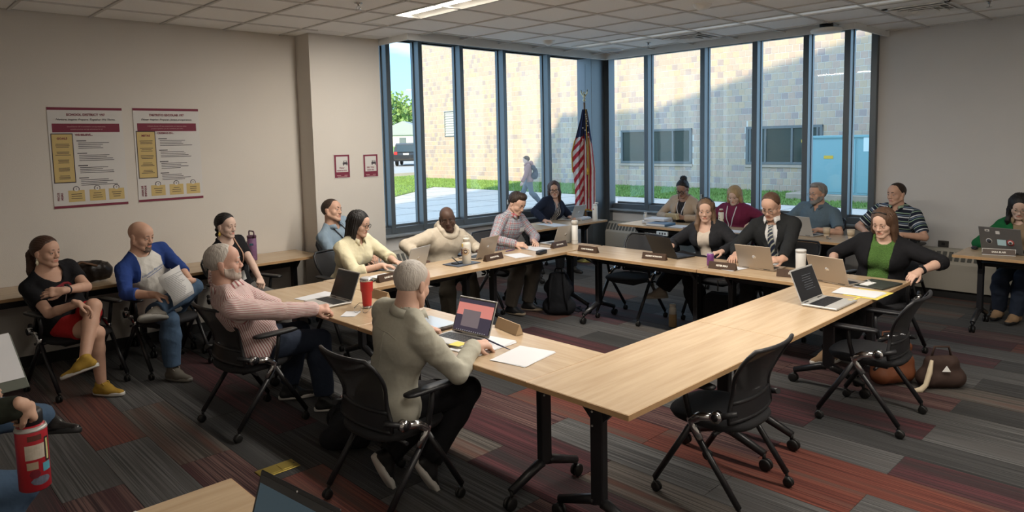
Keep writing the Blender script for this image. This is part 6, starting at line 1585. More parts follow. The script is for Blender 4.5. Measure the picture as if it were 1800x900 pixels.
# ================================================================ things on and around the tables
M['screen'] = mat('dark_screen', (.008, .009, .012), .12, spec=.6)
M['keys'] = mat('laptop_keys', (.02, .02, .022), .6)
M['logo'] = mat('polished_logo', (.75, .73, .70), .25, .6)
def laptop(name, x, y, rz, label, ang=108, w=.312, d=.22, body=None, emblem=True, scr=None, z=T, lidm=None, content=None):
    """rz: direction the user faces (towards the screen), screen hinge on the far side"""
    bm_ = body or M['silver']; t = thing(name, (x, y, z), label, 'laptop', R_(rz), 'laptops')
    # local: user at -x looking to +x, hinge at x=+d/2
    MB().box((0, 0, .0085), (d, w, .013), .003).build('base', bm_, t)
    MB().box((.022, 0, .0156), (d * .46, w * .88, .0014)).build('keyboard', M['keys'], t)
    kb = MB()
    for r in range(5):
        for c in range(13): kb.box((.022 + d * .46 * (.5 - (r + .5) / 5), w * .86 * ((c + .5) / 13 - .5), .0168), (d * .46 / 5 - .003, w * .86 / 13 - .003, .0012))
    tag(kb.build('keys', M['black'], t), kind='stuff')
    MB().box((-d * .30, 0, .0153), (d * .30, w * .36, .0008), .0003).build('trackpad', bm_, t)
    a = R_(ang); Rm = Matrix.Translation((d / 2 - .004, 0, .014)) @ Matrix.Rotation(a, 4, 'Y')
    # lid local: extends +x? build along -x then rotate up about y at the hinge
    lid = MB().box((-d / 2, 0, .003), (d, w, .006), .0028); lid.xf(Rm); lo = lid.build('lid', lidm or bm_, t)
    sc_ = MB().box((-d / 2 - .001, 0, -.0006), (d * .90, w * .95, .0014)); sc_.xf(Rm); so = sc_.build('screen', scr or M['screen'], lo)
    if emblem:
        e = MB().lathe([(0, .0), (.017, .0), (.017, .0012), (0, .0012)], (-d / 2, 0, .0056), 16); e.xf(Rm); e.build('lid_emblem', M['logo'], lo)
    if content: content(lo, Rm, w, d)
    for q in (-1, 1):
        h = MB().tube([(d / 2 - .004, q * w * .3 - .03, .013), (d / 2 - .004, q * w * .3 + .03, .013)], .006, 8); h.build('hinge', M['black'], t)
    return t
def sheet(name, x, y, rz, label, w=.216, l=.279, z=T, m=None, cat='paper', lines=0, n=1, group=None):
    t = thing(name, (x, y, z + .0005), label, cat, R_(rz), group)
    for k in range(n):
        o = MB().box((k * .004, k * .003, .0006 + .0013 * k), (l, w, .0008)).xf(Matrix.Rotation(R_(k * 3), 4, 'Z')).build('page', m or M['paper'], t)
    if lines:
        mb = MB(); g = random.Random(int(x * 99))
        for i in range(lines):
            ln = w * .8 * g.uniform(.5, 1); mb.box((l * (.42 - .84 * (i + .5) / lines), -w * .4 + ln / 2, .0013 * n + .0004), (l * .014, ln, .0004))
        mb.build('printed_lines', mat('toner_grey', (.25, .25, .25), .9), t)
    return t
M['plate'] = mat('walnut_name_plate', (.055, .030, .018), .45, noise=.2, nscale=30, stretch=(1, 8, 1)); M['ptxt'] = mat('engraved_white', (.75, .72, .66), .6)
M['tent'] = mat('raw_wood_wedge', (.42, .30, .18), .6)
def nameplate(txt, x, y, rz, label, w=.25, border=False):
    """readable face towards local -x ; rz turns it"""
    t = thing('name_plate', (x, y, T), label, 'name plate', R_(rz), 'desk name plates')
    MB().prism([(.0, -.022), (.062, -.003), (.062, .003), (.0, .028)], -w / 2, w / 2, axis='y').build('wedge', M['plate'], t)
    P = t.children[0]; P.data.transform(Matrix(((0, 1, 0, 0), (0, 0, 1, 0), (1, 0, 0, 0), (0, 0, 0, 1))) @ Matrix.Identity(4)) if False else None
    return t, w
def plate(txt, x, y, rz, label, w=.25, border=False, size=.021):
    t = thing('name_plate', (x, y, T), label, 'name plate', R_(rz), 'desk name plates')
    V = []
    for yy in (-w / 2, w / 2): V += [(-.024, yy, .001), (-.004, yy, .062), (.002, yy, .062), (.030, yy, .001)]
    MB().add(V, [(0, 1, 2, 3), (7, 6, 5, 4), (0, 4, 5, 1), (1, 5, 6, 2), (2, 6, 7, 3), (3, 7, 4, 0)]).build('wedge', M['plate'], t)
    me = text_mesh(txt, size, None, .0004, .0008); me.materials.clear(); me.materials.append(M['ptxt']); me.name = 'lettering'
    tl = math.atan2(.061, .020)
    # text x -> local -y, text y -> up the face
    for v in me.vertices:
        a, b, c = v.co; v.co = (-.014 - .0012 + b * .020 / .0642 * 1.0 - c, -a, .031 + b * .061 / .0642)
    link('lettering', me, t)
    if border:
        bm_ = MB()
        for (zz, hh) in ((.004, .004), (.059, .004)): bm_.box((-.0245 + (zz / .061) * .020, 0, zz), (.003, w, hh))
        for q in (-1, 1): bm_.box((-.0145, q * (w / 2 - .002), .031), (.004, .004, .058), rot=None)
        bm_.build('border', M['white'], t)
    return t
def backplate(x, y, rz, label, w=.25):
    t = thing('name_plate', (x, y, T), label, 'name plate', R_(rz), 'desk name plates seen from behind')
    V = []
    for yy in (-w / 2, w / 2): V += [(-.024, yy, .001), (-.004, yy, .062), (.002, yy, .062), (.030, yy, .001)]
    MB().add(V, [(0, 1, 2, 3), (7, 6, 5, 4), (0, 4, 5, 1), (1, 5, 6, 2), (2, 6, 7, 3), (3, 7, 4, 0)]).build('wedge', M['tent'], t)
# facing: rz = 0 -> face looks to -x ; 90 -> looks to -y ; 180 -> +x ; 270 -> +y
plate('RANDI WALZ', 3.31, 4.975, 97, 'dark name plate in front of the woman in the yellow shirt', .25)
plate('MARCUS HILL', 4.57, 5.03, 96, 'dark name plate in front of the man in the cream hoodie', .25)
plate('JON VAUPEL', 5.58, 5.075, 94, 'dark name plate leaning on the laptop of the man in plaid', .24)
plate('CLARK ROBINSON', 5.515, 4.61, 0, 'dark name plate at the empty place near the corner', .25, size=.019)
plate('AUDREY MCMAHON', 5.57, 3.83, 6, 'dark name plate in front of the thin black laptop', .25, size=.019)
plate('PETER MAU', 5.515, 3.08, 4, 'dark name plate in front of the man in the suit', .25)
plate('SARAH', 5.555, 2.47, 12, 'dark name plate half hidden behind the open laptop', .25)
plate('SARA BLAIR', 7.735, 1.49, 13, 'white bordered name plate at the right edge', .26, True)
backplate(2.86, 4.44, 178, 'wooden back of a name plate behind the red tumbler')
backplate(2.885, 3.05, 168, 'wooden back of a name plate behind the glowing laptop')
# ---------------------------------------------------------------- laptops
def pink(lo, Rm, w, d):
    cols = [(.020, .016, .03, .012), (-.05, .055, .055, .17)]
    pk = mat('screen_pink_sunset', (.55, .20, .18), .4, emit=((.60, .22, .19), .55)); wd = mat('screen_window', (.12, .10, .11), .4, emit=((.16, .13, .14), .6)); dk = mat('screen_navy', (.03, .03, .05), .4, emit=((.05, .04, .06), .6))
    for nm, m, xx, yy, sx, sy in (('wallpaper', dk, -d * .5, 0, d * .88, w * .93), ('wallpaper_sky', pk, -d * .66, 0, d * .34, w * .93), ('document_window', wd, -d * .42, .02, d * .46, w * .46)):
        b = MB().box((xx, yy, -.0016 - (.0004 if nm != 'wallpaper' else 0) - (.0004 if nm == 'document_window' else 0)), (sx, sy, .0006)); b.xf(Rm); b.build(nm, m, lo) if False else link(nm, b.mesh(nm, m), lo)
    ic = MB()
    for k in range(14): ic.box((-d * .08, w * .8 * ((k + .5) / 14 - .5), -.0026), (.006, .007, .0006))
    ic.xf(Rm); ic.build('dock_icons', mat('dock_icons', (.4, .4, .42), .4, emit=((.4, .4, .42), .3)), lo)
laptop('laptop', 2.53, 3.12, 5, 'silver laptop with a pink sunset on its screen', 112, content=pink)
o = sheet('sticky_note', 2.455, 3.02, 8, 'yellow sticky note on the laptop with the pink screen', .076, .076, T + .0165, mat('yellow_note', (.66, .58, .14), .8), 'note')
laptop('laptop', 2.515, 4.60, 0, 'silver laptop with a dark screen in front of the man in stripes', 112)
laptop('laptop', 3.69, 5.27, 289, 'silver laptop of the woman in the yellow shirt seen from behind', 108)
laptop('laptop', 4.57, 5.29, 283, 'pale silver laptop behind the cream bottle', 110, body=M['silverwarm'])
laptop('laptop', 5.77, 5.29, 267, 'silver laptop at the inner corner near the tall white bottle', 112)
laptop('laptop', 7.66, 6.74, 277, 'silver laptop of the woman in the navy blazer', 112)
laptop('laptop', 5.845, 3.79, 168, 'thin black laptop with its back to the viewer', 118, .33, .235, M['black'], False)
laptop('laptop', 5.79, 2.85, 180, 'champagne laptop of the man in the suit', 112, .325, .225, M['silverwarm'])
laptop('laptop', 5.605, 2.12, 166, 'champagne laptop in front of the woman in green', 112, .325, .225, M['silverwarm'])
def doc(lo, Rm, w, d):
    m = mat('screen_dim_text', (.05, .055, .06), .4, emit=((.03, .035, .04), .6)); mb = MB()
    for i in range(7): mb.box((-d * (.75 - .07 * i), -.03 + .01 * (i % 3), -.0016), (.004, w * (.4 - .03 * (i % 2)), .0005))
    mb.xf(Rm); mb.build('screen_text', m, lo)
laptop('laptop', 4.82, 1.885, 90, 'open silver laptop left alone on the front table', 112, .36, .235, content=doc)
sheet('sticky_note', 4.96, 1.80, 90, 'small yellow sticker on the palm rest of the lone open laptop', .02, .03, T + .0152, mat('yellow_sticker', (.62, .5, .15), .8), 'sticker')
laptop('laptop', 8.05, 3.43, 169, 'grey laptop of the man in the heather blue polo', 110, .34, .235)
STK = [mat('sticker_white', (.62, .60, .57), .6), mat('sticker_red', (.35, .05, .05), .6), mat('sticker_pale_blue', (.45, .62, .66), .7), mat('sticker_dark', (.05, .05, .06), .6)]
def stickers(lo, Rm, w, d):
    def add(nm, m, xx, yy, sx, sy, rnd=False, zz=.0065):
        b = MB()
        if rnd: b.lathe([(0, 0), (sx, 0), (sx, .0008), (0, .0008)], (xx, yy, zz), 18)
        else: b.box((xx, yy, zz), (sx, sy, .0008))
        b.xf(Rm); b.build(nm, m, lo)
    add('sticker', STK[0], -d * .42, -.098, .027, 0, True); add('sticker', STK[3], -d * .42, -.098, .022, 0, True, .0069); add('sticker', STK[0], -d * .86, -.105, .02, .04); add('sticker', STK[3], -d * .86, -.105, .008, .02, False, .0070)
    add('sticker', STK[0], -d * .80, -.015, .03, .035); add('sticker', STK[2], -d * .40, .01, .06, .075); add('sticker', STK[1], -d * .42, .085, .032, 0, True); add('sticker', STK[0], -d * .42, .085, .02, 0, True, .0070); add('sticker', STK[3], -d * .42, .085, .012, 0, True, .0074)
laptop('laptop', 7.99, 1.46, 166, 'grey laptop covered with round stickers', 108, .36, .25, mat('dark_grey_aluminium', (.16, .155, .15), .5, .5), emblem=False, content=stickers)
def dim(lo, Rm, w, d):
    m = mat('screen_slate', (.03, .05, .065), .3, emit=((.018, .032, .042), .6)); b = MB().box((-d * .47, 0, -.0016), (d * .80, w * .93, .0006)); b.xf(Rm); b.build('screen_image', m, lo)
    c = MB().lathe([(0, 0), (.003, 0), (.003, -.001), (0, -.001)], (-d * .965, 0, -.0012), 10); c.xf(Rm); c.build('webcam', M['logo'], lo)
laptop('laptop', .615, 1.665, 7, 'black laptop in the foreground at the bottom edge', 108, .36, .25, M['black'], False, content=dim)
# ---------------------------------------------------------------- drinking vessels
def vessel(name, x, y, z, label, cat, parts, rz=0):
    t = thing(name, (x, y, z), label, cat, R_(rz))
    for nm, m, prof in parts:
        if callable(prof): prof(t)
        else: MB().lathe(prof, n=24).build(nm, m, t)
    return t
RED = mat('red_powder_coat', (.48, .022, .022), .35, spec=.5)
vessel('tumbler', 2.63, 4.245, T, 'red insulated tumbler with a clear lid', 'tumbler', [('body', RED, [(.030, .012), (.033, .04), (.0375, .115), (.044, .125), (.0455, .19), (.0455, .195)]), ('steel_band', M['chrome'], [(.0300, 0), (.0325, .002), (.0325, .014), (.030, .016)]),
    ('rim', M['chrome'], [(.0458, .193), (.0462, .212), (.043, .213)]), ('lid', mat('clear_lid', (.55, .55, .56), .15, spec=.7), [(.044, .205), (.044, .218), (.034, .222), (.012, .220), (0, .220)])])
CRM = mat('cream_enamel', (.66, .62, .54), .4)
def roundlogo(t):
    for r, m, k in ((.034, mat('logo_maroon', (.22, .03, .03), .5), 0), (.028, mat('logo_gold', (.52, .36, .14), .5), 1), (.020, mat('logo_dark', (.10, .05, .04), .5), 2)):
        V = []; n = 16
        for i in range(n):
            a = 2 * math.pi * i / n; yy = r * math.cos(a); zz = .125 + r * math.sin(a); R0 = .0445 + .0006 * (k + 1); V.append((-math.sqrt(R0 * R0 - yy * yy), yy, zz))
        MB().add(V, [tuple(range(n))[::-1]]).build('round_logo', m, t)
    MB().box((-.020, .0435, .12), (.02, .004, .06)).build('maroon_label', mat('label_maroon', (.10, .03, .04), .6), t); MB().box((-.034, .031, .185), (.012, .014, .03), .003).build('gold_label', mat('label_gold', (.55, .40, .10), .6), t)
vessel('water_bottle', 4.25, 5.06, T, 'cream water bottle with a round maroon emblem', 'bottle', [('body', CRM, [(.040, 0), (.044, .004), (.044, .185), (.038, .205), (.028, .215), (.028, .222)]), ('cap', CRM, [(.030, .220), (.031, .245), (.027, .252), (0, .252)]), ('logo', None, roundlogo),
    ('loop', None, lambda t: MB().tube([(0, -.022, .25), (0, -.018, .268), (0, .018, .268), (0, .022, .25)], .004, 6).build('carry_loop', CRM, t))], 38)
vessel('water_bottle', 5.85, 5.08, T, 'tall slim white bottle at the inner corner', 'bottle', [('body', M['white'], [(.033, 0), (.036, .004), (.036, .215), (.030, .222)]), ('cap', mat('bottle_cap_cream', (.55, .52, .47), .5), [(.037, .222), (.037, .262), (.030, .268), (0, .268)]), ('band', M['silver'], [(.0365, .214), (.0368, .222), (.0362, .223)]), ('base_band', mat('grey_band', (.40, .39, .37), .5), [(.0362, .04), (.0366, .041), (.0366, .044), (.0362, .045)])])
vessel('water_bottle', 7.76, 6.35, T, 'white bottle with a straw handle beside the flag', 'bottle', [('body', M['white'], [(.035, 0), (.038, .004), (.038, .20), (.032, .212)]), ('cap', M['white'], [(.034, .21), (.034, .235), (0, .238)]), ('spout', None, lambda t: MB().tube([(0, 0, .236), (0, .0, .258), (.02, -.045, .252)], .010, 8).build('straw_handle', M['white'], t)), ('dot', None, lambda t: MB().sphere((-.036, .0, .165), (.004, .012, .012), 10).build('round_sticker', RED, t))])
PUR = mat('lilac_enamel', (.20, .10, .20), .4, noise=.35, nscale=40)
def purp(t):
    MB().tube([(0, -.058, .235), (0, -.060, .285), (0, -.050, .30), (0, .050, .30), (0, .060, .285), (0, .058, .235)], .007, 8).build('handle', mat('plum_plastic', (.08, .03, .06), .5), t)
    g = random.Random(4)
    for k in range(11):
        a = R_(180 + g.uniform(-80, 80)); z = g.uniform(.03, .20); m = [mat('sticker_teal', (.05, .20, .20), .6), STK[3], STK[0], mat('sticker_navy', (.04, .06, .14), .6)][k % 4]
        MB().box((.0475 * math.cos(a), .0475 * math.sin(a), z), (.003, .028, .022), .001, rot=Matrix.Rotation(a, 4, 'Z')).build('sticker', m, t)
vessel('water_bottle', 2.99, 6.98, T, 'lilac bottle with stickers and a carry handle on the wall table', 'bottle', [('body', PUR, [(.043, 0), (.046, .004), (.046, .225), (.042, .232)]), ('lid', mat('plum_lid', (.10, .04, .08), .5), [(.046, .230), (.048, .250), (.042, .256), (0, .256)]), ('handle', None, purp)])
vessel('drink_can', 5.585, 3.24, T, 'purple drink can beside the name plate of the man in the suit', 'can', [('body', mat('purple_can', (.22, .07, .24), .3, .4, noise=.4, nscale=60), [(.026, .004), (.031, .012), (.031, .105), (.026, .116)]), ('end', M['silver'], [(.0265, .115), (.027, .120), (.022, .118), (0, .117)]), ('foot', M['silver'], [(.024, 0), (.026, .005)])])
vessel('tumbler', 5.77, 2.50, T, 'white travel tumbler next to the half hidden name plate', 'tumbler', [('body', M['white'], [(.036, 0), (.039, .004), (.042, .165), (.042, .178)]), ('lid', mat('tumbler_lid', (.60, .59, .57), .4), [(.043, .178), (.0435, .197), (.040, .202), (0, .202)]), ('ring', M['silver'], [(.0425, .172), (.0432, .174), (.0432, .178), (.0425, .179)])])
def pat_(t):
    g = random.Random(8)
    for k in range(16):
        a = R_(180 + g.uniform(-90, 90)); MB().box((.0362 * math.cos(a), .0362 * math.sin(a), g.uniform(.02, .16)), (.002, .012, .018), .001, rot=Matrix.Rotation(a, 4, 'Z') @ Matrix.Rotation(g.uniform(0, 1), 4, 'X')).build('leaf_motif', [mat('motif_olive', (.22, .20, .06), .6), mat('motif_brown', (.20, .10, .06), .6)][k % 2], t)
vessel('water_bottle', 8.12, 4.56, T, 'cream leaf patterned bottle with a maroon lid', 'bottle', [('body', CRM, [(.033, 0), (.036, .004), (.036, .18), (.030, .195)]), ('lid', mat('maroon_lid', (.16, .025, .03), .4), [(.031, .195), (.031, .215), (.024, .222)]), ('cap', CRM, [(.024, .220), (.022, .236), (0, .238)]), ('motif', None, pat_)])
vessel('water_bottle', 8.02, 5.66, T, 'small brushed steel bottle beside the stacked binders', 'bottle', [('body', M['silver'], [(.026, 0), (.028, .004), (.028, .10), (.022, .112), (.022, .118)]), ('cap', M['silver'], [(.023, .118), (.023, .138), (0, .140)])])
CUP = mat('kraft_paper_cup', (.56, .46, .34), .8)
for x, y, lb in ((8.06, 3.20, 'paper coffee cup next to the grey laptop'), (8.05, 2.93, 'paper coffee cup at the end of the back table')):
    vessel('paper_cup', x, y, T, lb, 'cup', [('body', CUP, [(.030, 0), (.030, .004), (.041, .096), (.039, .097), (.029, .01)]), ('rim', CUP, [(.0405, .094), (.0425, .097), (.0405, .100), (.039, .097)]), ('sleeve', mat('cup_sleeve', (.46, .36, .25), .9), [(.0335, .028), (.0345, .028), (.0392, .068), (.0382, .068)])])
vessel('water_bottle', 5.93, 3.86, 0, 'cream topped tan bottle standing on the carpet under the table', 'bottle', [('body', mat('tan_sleeve', (.36, .24, .12), .8), [(.038, 0), (.040, .004), (.040, .12), (.036, .13)]), ('neck', CRM, [(.038, .13), (.037, .18), (.028, .20), (.028, .21)]), ('cap', CRM, [(.030, .205), (.030, .228), (0, .232)])])
# red bottle held at the left edge
rb = thing('water_bottle', (.47, 3.315, .54), 'red sticker covered bottle hanging from a hand at the left edge', 'bottle', R_(0))
RBM = mat('red_bottle', (.36, .018, .028), .35)
MB().lathe([(.050, 0), (.056, .006), (.056, .245), (.050, .262), (.040, .270)], n=26).build('body', RBM, rb)
MB().lathe([(.042, .268), (.045, .275), (.045, .315), (.036, .328), (0, .330)], n=22).build('lid', M['black'], rb)
MB().lathe([(.0565, .246), (.0575, .249), (.052, .264), (.0505, .262)], n=26).build('steel_collar', M['silver'], rb)
def wrap(nm, a0, z0, w, h, m, R0=.0568, par=None, rnd=False):
    V = []; F = []; n = 8
    for i in range(n + 1):
        a = R_(a0) + (i / n - .5) * w / R0; hh = h * (math.sqrt(max(0, 1 - (2 * i / n - 1) ** 2)) if rnd else 1)
        V += [(R0 * math.cos(a), R0 * math.sin(a), z0 - hh / 2), (R0 * math.cos(a), R0 * math.sin(a), z0 + hh / 2)]
    for i in range(n): F.append((2 * i, 2 * i + 2, 2 * i + 3, 2 * i + 1))
    return MB().add(V, F).build(nm, m, par or rb)
wrap('sticker', 270, .165, .070, .060, mat('sticker_cream', (.45, .40, .33), .6, noise=.4, nscale=30)); wrap('sticker', 272, .222, .050, .022, mat('sticker_brown', (.10, .03, .02), .6), .0571); wrap('sticker', 258, .110, .040, .030, mat('sticker_tan', (.34, .26, .18), .6), .0571)
wrap('sticker', 318, .165, .022, .10, mat('sticker_black_strip', (.02, .02, .02), .6), .0570); wrap('sticker', 318, .165, .010, .085, mat('sticker_lemon', (.5, .46, .20), .6), .0575)
wrap('sticker', 312, .095, .035, .035, mat('sticker_cyan', (.08, .30, .38), .5), .0571); wrap('sticker', 285, .045, .075, .035, mat('sticker_slate', (.10, .11, .15), .6, noise=.6, nscale=60), .0571, rnd=True); wrap('sticker', 265, .075, .04, .035, mat('sticker_dark_red', (.14, .01, .02), .5), .0571, rnd=True)
# ---------------------------------------------------------------- papers and small items
sheet('paper_sheet', 2.58, 4.86, 12, 'white sheet lying left of the dark laptop', .20, .30, lines=0)
sheet('paper_note', 2.45, 4.17, 40, 'small folded white note under the eyeglasses', .10, .14, n=2)
eg = thing('eyeglasses', (2.53, 4.155, T), 'pair of folded eyeglasses lying by the red tumbler', 'eyeglasses', R_(30))
mb = MB()
for q in (-1, 1): mb.tube([(.026 * math.cos(a) , q * .034 + .022 * math.sin(a) * 1.1, .022 + .018 * math.cos(a)) for a in [2 * math.pi * i / 14 for i in range(15)]], .0016, 5, caps=False)
mb.tube([(0, -.01, .03), (0, .01, .03)], .0016, 5); mb.build('rims', GLS, eg)
mb = MB()
for q in (-1, 1): mb.tube([(0, q * .06, .03), (.08, q * .062, .045), (.12, q * .055, .035), (.135, q * .05, .012)], .0018, 5)
mb.build('temples', GLB, eg)
cl = thing('tablet', (2.63, 3.50, T), 'closed pale tablet on a dark case beside the man in grey', 'tablet', R_(90))
MB().box((0, 0, .010), (.30, .23, .018), .004).build('case', mat('case_brown_black', (.04, .03, .025), .6), cl); MB().box((.005, .0, .0215), (.285, .215, .005), .002).build('glass', mat('tablet_glass', (.42, .45, .48), .12, spec=.7), cl)
sheet('paper_sheet', 2.56, 2.93, 4, 'sheets of paper under the pen of the man in grey', .23, .34, n=3, lines=0)
sheet('paper_sheet', 2.58, 2.62, 10, 'blank sheet nearest the table corner on the left row', .23, .30, n=2)
pn = thing('pen', (2.56, 2.80, .772), 'dark pen in the hand of the man in grey', 'pen', R_(-55)); MB().tube([(-.07, 0, .03), (.0, 0, .0), (.07, 0, -.028)], [.005, .005, .002], 8).build('barrel', mat('pen_navy', (.02, .03, .08), .4), pn)
nb = thing('notebook', (3.34, 5.14, T), 'pale yellow notebook beside the hands of the woman in yellow', 'notebook', R_(8)); MB().box((0, 0, .006), (.21, .15, .011), .002).build('cover', mat('pale_yellow_cover', (.62, .55, .32), .7), nb); MB().box((0, 0, .0125), (.2, .14, .0015)).build('page', M['paper'], nb)
sheet('paper_sheet', 3.52, 4.98, 95, 'loose sheets behind the leftmost name plate', .20, .26, n=2)
ph = thing('phone', (3.22, 5.08, T), 'dark phone at the elbow of the woman in yellow', 'phone', R_(30)); MB().box((0, 0, .006), (.15, .075, .010), .003).build('body', M['black'], ph)
MB().box((0, 0, .0114), (.14, .068, .001)).build('screen', M['screen'], ph)
cb = thing('clipboard', (4.22, 5.10, T), 'dark folder with spectacles in front of the man in the hoodie', 'folder', R_(4)); MB().box((0, 0, .004), (.30, .22, .007), .002).build('cover', mat('slate_cover', (.06, .07, .09), .5), cb); MB().box((-.02, .01, .012), (.15, .075, .010), .003).build('phone', M['black'], cb)
mb = MB()
for q in (-1, 1): mb.tube([(-.06 + q * .02, -.02 + q * .03, .02), (-.10 + q * .02, .03 + q * .02, .075)], .003, 6)
mb.build('spectacle_temples', GLB, cb)
bk = thing('glasses_case', (5.12, 4.90, T), 'black oblong case beside the name plate of the man in plaid', 'case', R_(12)); MB().box((0, 0, .019), (.15, .055, .036), .008).build('shell', M['black'], bk); MB().box((0, 0, .0385), (.14, .05, .003), .001).build('lid_seam', M['rubber'], bk)
pn2 = thing('pen', (5.06, 5.30, T + .006), 'purple pen lying in front of the man in plaid', 'pen', R_(8)); MB().tube([(-.08, 0, 0), (.06, 0, 0), (.08, 0, 0)], [.005, .005, .002], 8).build('barrel', mat('pen_purple', (.09, .04, .16), .4), pn2); MB().tube([(-.09, 0, 0), (-.078, 0, 0)], .004, 8).build('clicker', M['chrome'], pn2)
sheet('paper_sheet', 5.34, 5.20, 80, 'open booklet in the hands of the man in plaid', .22, .28, n=3)
sheet('paper_sheet', 4.90, 5.02, 75, 'white sheet behind the pale silver laptop', .2, .26)
sheet('paper_sheet', 7.02, 6.50, 80, 'open papers in front of the woman in the navy blazer', .25, .42, n=2, lines=0)
bn = thing('binder', (7.74, 6.62, T), 'stack of pale folders beside the flag', 'folder', R_(10)); MB().box((0, 0, .014), (.28, .22, .027), .003).build('cover', mat('grey_folder', (.42, .42, .42), .6), bn); MB().box((0, 0, .029), (.26, .20, .004)).build('page', M['paper'], bn)
mw = thing('eraser', (7.86, 6.80, T), 'small dark block at the back of the flag table', 'eraser'); MB().box((0, 0, .016), (.05, .03, .030), .003).build('block', M['black'], mw); MB().box((0, 0, .033), (.045, .026, .004), .001).build('top', M['white'], mw)
# back table by the right windows
for k, (x, y, z, rz, col, lb) in enumerate([(8.02, 5.48, T, 84, (.60, .60, .60), 'white binder at the bottom of the stack'), (8.03, 5.46, T + .036, 98, (.62, .63, .66), 'white binder lying on top of the stack'), (7.83, 5.28, T, 90, (.06, .13, .22), 'blue covered book next to the steel bottle')]):
    b = thing('binder', (x, y, z), lb, 'binder', R_(rz), 'binders on the back table'); MB().box((0, 0, .0175), (.30, .25, .034), .004).build('cover', mat('binder_cover', col, .5), b); MB().box((.004, .006, .0175), (.29, .245, .026)).build('page', M['paper'], b)
    if k < 2: MB().box((0, -.126, .0175), (.30, .006, .036), .002).build('spine', mat('spine_navy', (.03, .05, .12), .5), b)
sheet('paper_sheet', 7.86, 4.96, 90, 'open white pages beside the blue covered book', .26, .30, n=3)
ph = thing('phone', (7.74, 4.80, T), 'rose cased phone on the back table', 'phone', R_(70)); MB().box((0, 0, .006), (.15, .075, .011), .003).build('case', mat('rose_case', (.30, .15, .12), .5), ph); MB().box((0, 0, .0118), (.14, .068, .001)).build('screen', M['screen'], ph)
wl = thing('wallet', (8.20, 5.34, .79), 'beige phone wallet held by the woman with the bun', 'wallet', R_(0)); MB().box((0, 0, .03), (.03, .20, .085), .006, rot=Matrix.Rotation(R_(-20), 4, 'Y')).build('cover', mat('beige_leather', (.42, .34, .20), .6), wl)
MB().box((-.006, -.07, .03), (.034, .010, .09), .002, rot=Matrix.Rotation(R_(-20), 4, 'Y')).build('strap', mat('cream_strap', (.55, .48, .34), .7), wl)
sheet('paper_sheet', 7.84, 4.24, 92, 'white papers in front of the blonde woman', .22, .30, n=2)
kc = thing('keys', (7.84, 3.08, T), 'small bunch of keys between the two paper cups', 'keys'); MB().tube([(.014 * math.cos(a), .014 * math.sin(a), .012) for a in [2 * math.pi * i / 10 for i in range(11)]], .0016, 5, caps=False).box((.02, .0, .004), (.04, .014, .004), .001).box((-.01, .02, .02), (.02, .02, .04), .004).build('key_ring', M['chrome'], kc)
for s_, yy in ((1, 5.12),): 
    pb = thing('power_outlet_box', (7.655, 5.14, .655), 'white power outlet box under the back table edge', 'outlet', 0); MB().box((0, 0, 0), (.03, .17, .055), .004).build('housing', mat('pale_blue_plastic', (.55, .62, .66), .5), pb)
    for k in range(3): MB().box((-.016, -.05 + .04 * k, .002), (.002, .022, .026)).build('socket', STK[3], pb)
# front tables right
sheet('paper_sheet', 5.60, 3.08, 80, 'papers with pens beside the purple can', .21, .27, n=2)
for col, dy, lb in (((.60, .16, .04), 0, 'orange pen on the papers of the man in the suit'), ((.05, .05, .06), .035, 'black pen on the papers of the man in the suit')):
    p = thing('pen', (5.57, 3.10 + dy, T + .008), lb, 'pen', R_(60)); MB().tube([(-.065, 0, 0), (.055, 0, 0), (.068, 0, 0)], [.0045, .0045, .0015], 8).build('barrel', mat('pen_barrel', col, .4), p)
fo = thing('portfolio', (5.66, 1.86, T), 'black portfolio with a phone and pen in front of the woman in green', 'folder', R_(82)); MB().box((0, 0, .007), (.24, .31, .012), .003).build('cover', mat('portfolio_black', (.03, .035, .03), .5), fo); MB().box((.0, -.13, .012), (.22, .012, .006), .002).build('zip_edge', M['black'], fo)
p = thing('phone', (5.585, 1.90, T + .0135), 'white phone lying on the black portfolio', 'phone', R_(85)); MB().box((0, 0, .004), (.065, .14, .007), .002).build('body', M['white'], p)
p = thing('pen', (5.68, 1.92, T + .018), 'silver pen lying on the black portfolio', 'pen', R_(35)); MB().tube([(-.065, 0, 0), (.055, 0, 0), (.068, 0, 0)], [.0045, .0045, .0015], 8).build('barrel', M['silver'], p)
sheet('paper_sheet', 5.30, 1.86, 88, 'white papers in a yellow edged folder at the table end', .23, .30, n=3)
fy = thing('folder', (5.30, 1.80, T), 'yellow folder edge under the white papers at the table end', 'folder', R_(88)); MB().box((0, 0, .0003), (.24, .31, .0004)).box((0, .13, .001), (.02, .3, .001)).xf(Matrix.Identity(4)).build('cover', mat('yellow_folder', (.60, .48, .10), .7), fy)
sheet('paper_sheet', 5.62, 1.98, 92, 'loose white sheet under the black portfolio', .25, .30)
mo = thing('computer_mouse', (8.0, 1.74, T), 'black computer mouse beside the white bordered name plate', 'mouse', R_(20)); MB().sphere((0, 0, .014), (.055, .03, .018), 14).build('shell', M['black'], mo)
sheet('paper_sheet', .50, 2.26, 20, 'corner of a white sheet on the foreground table', .2, .28)
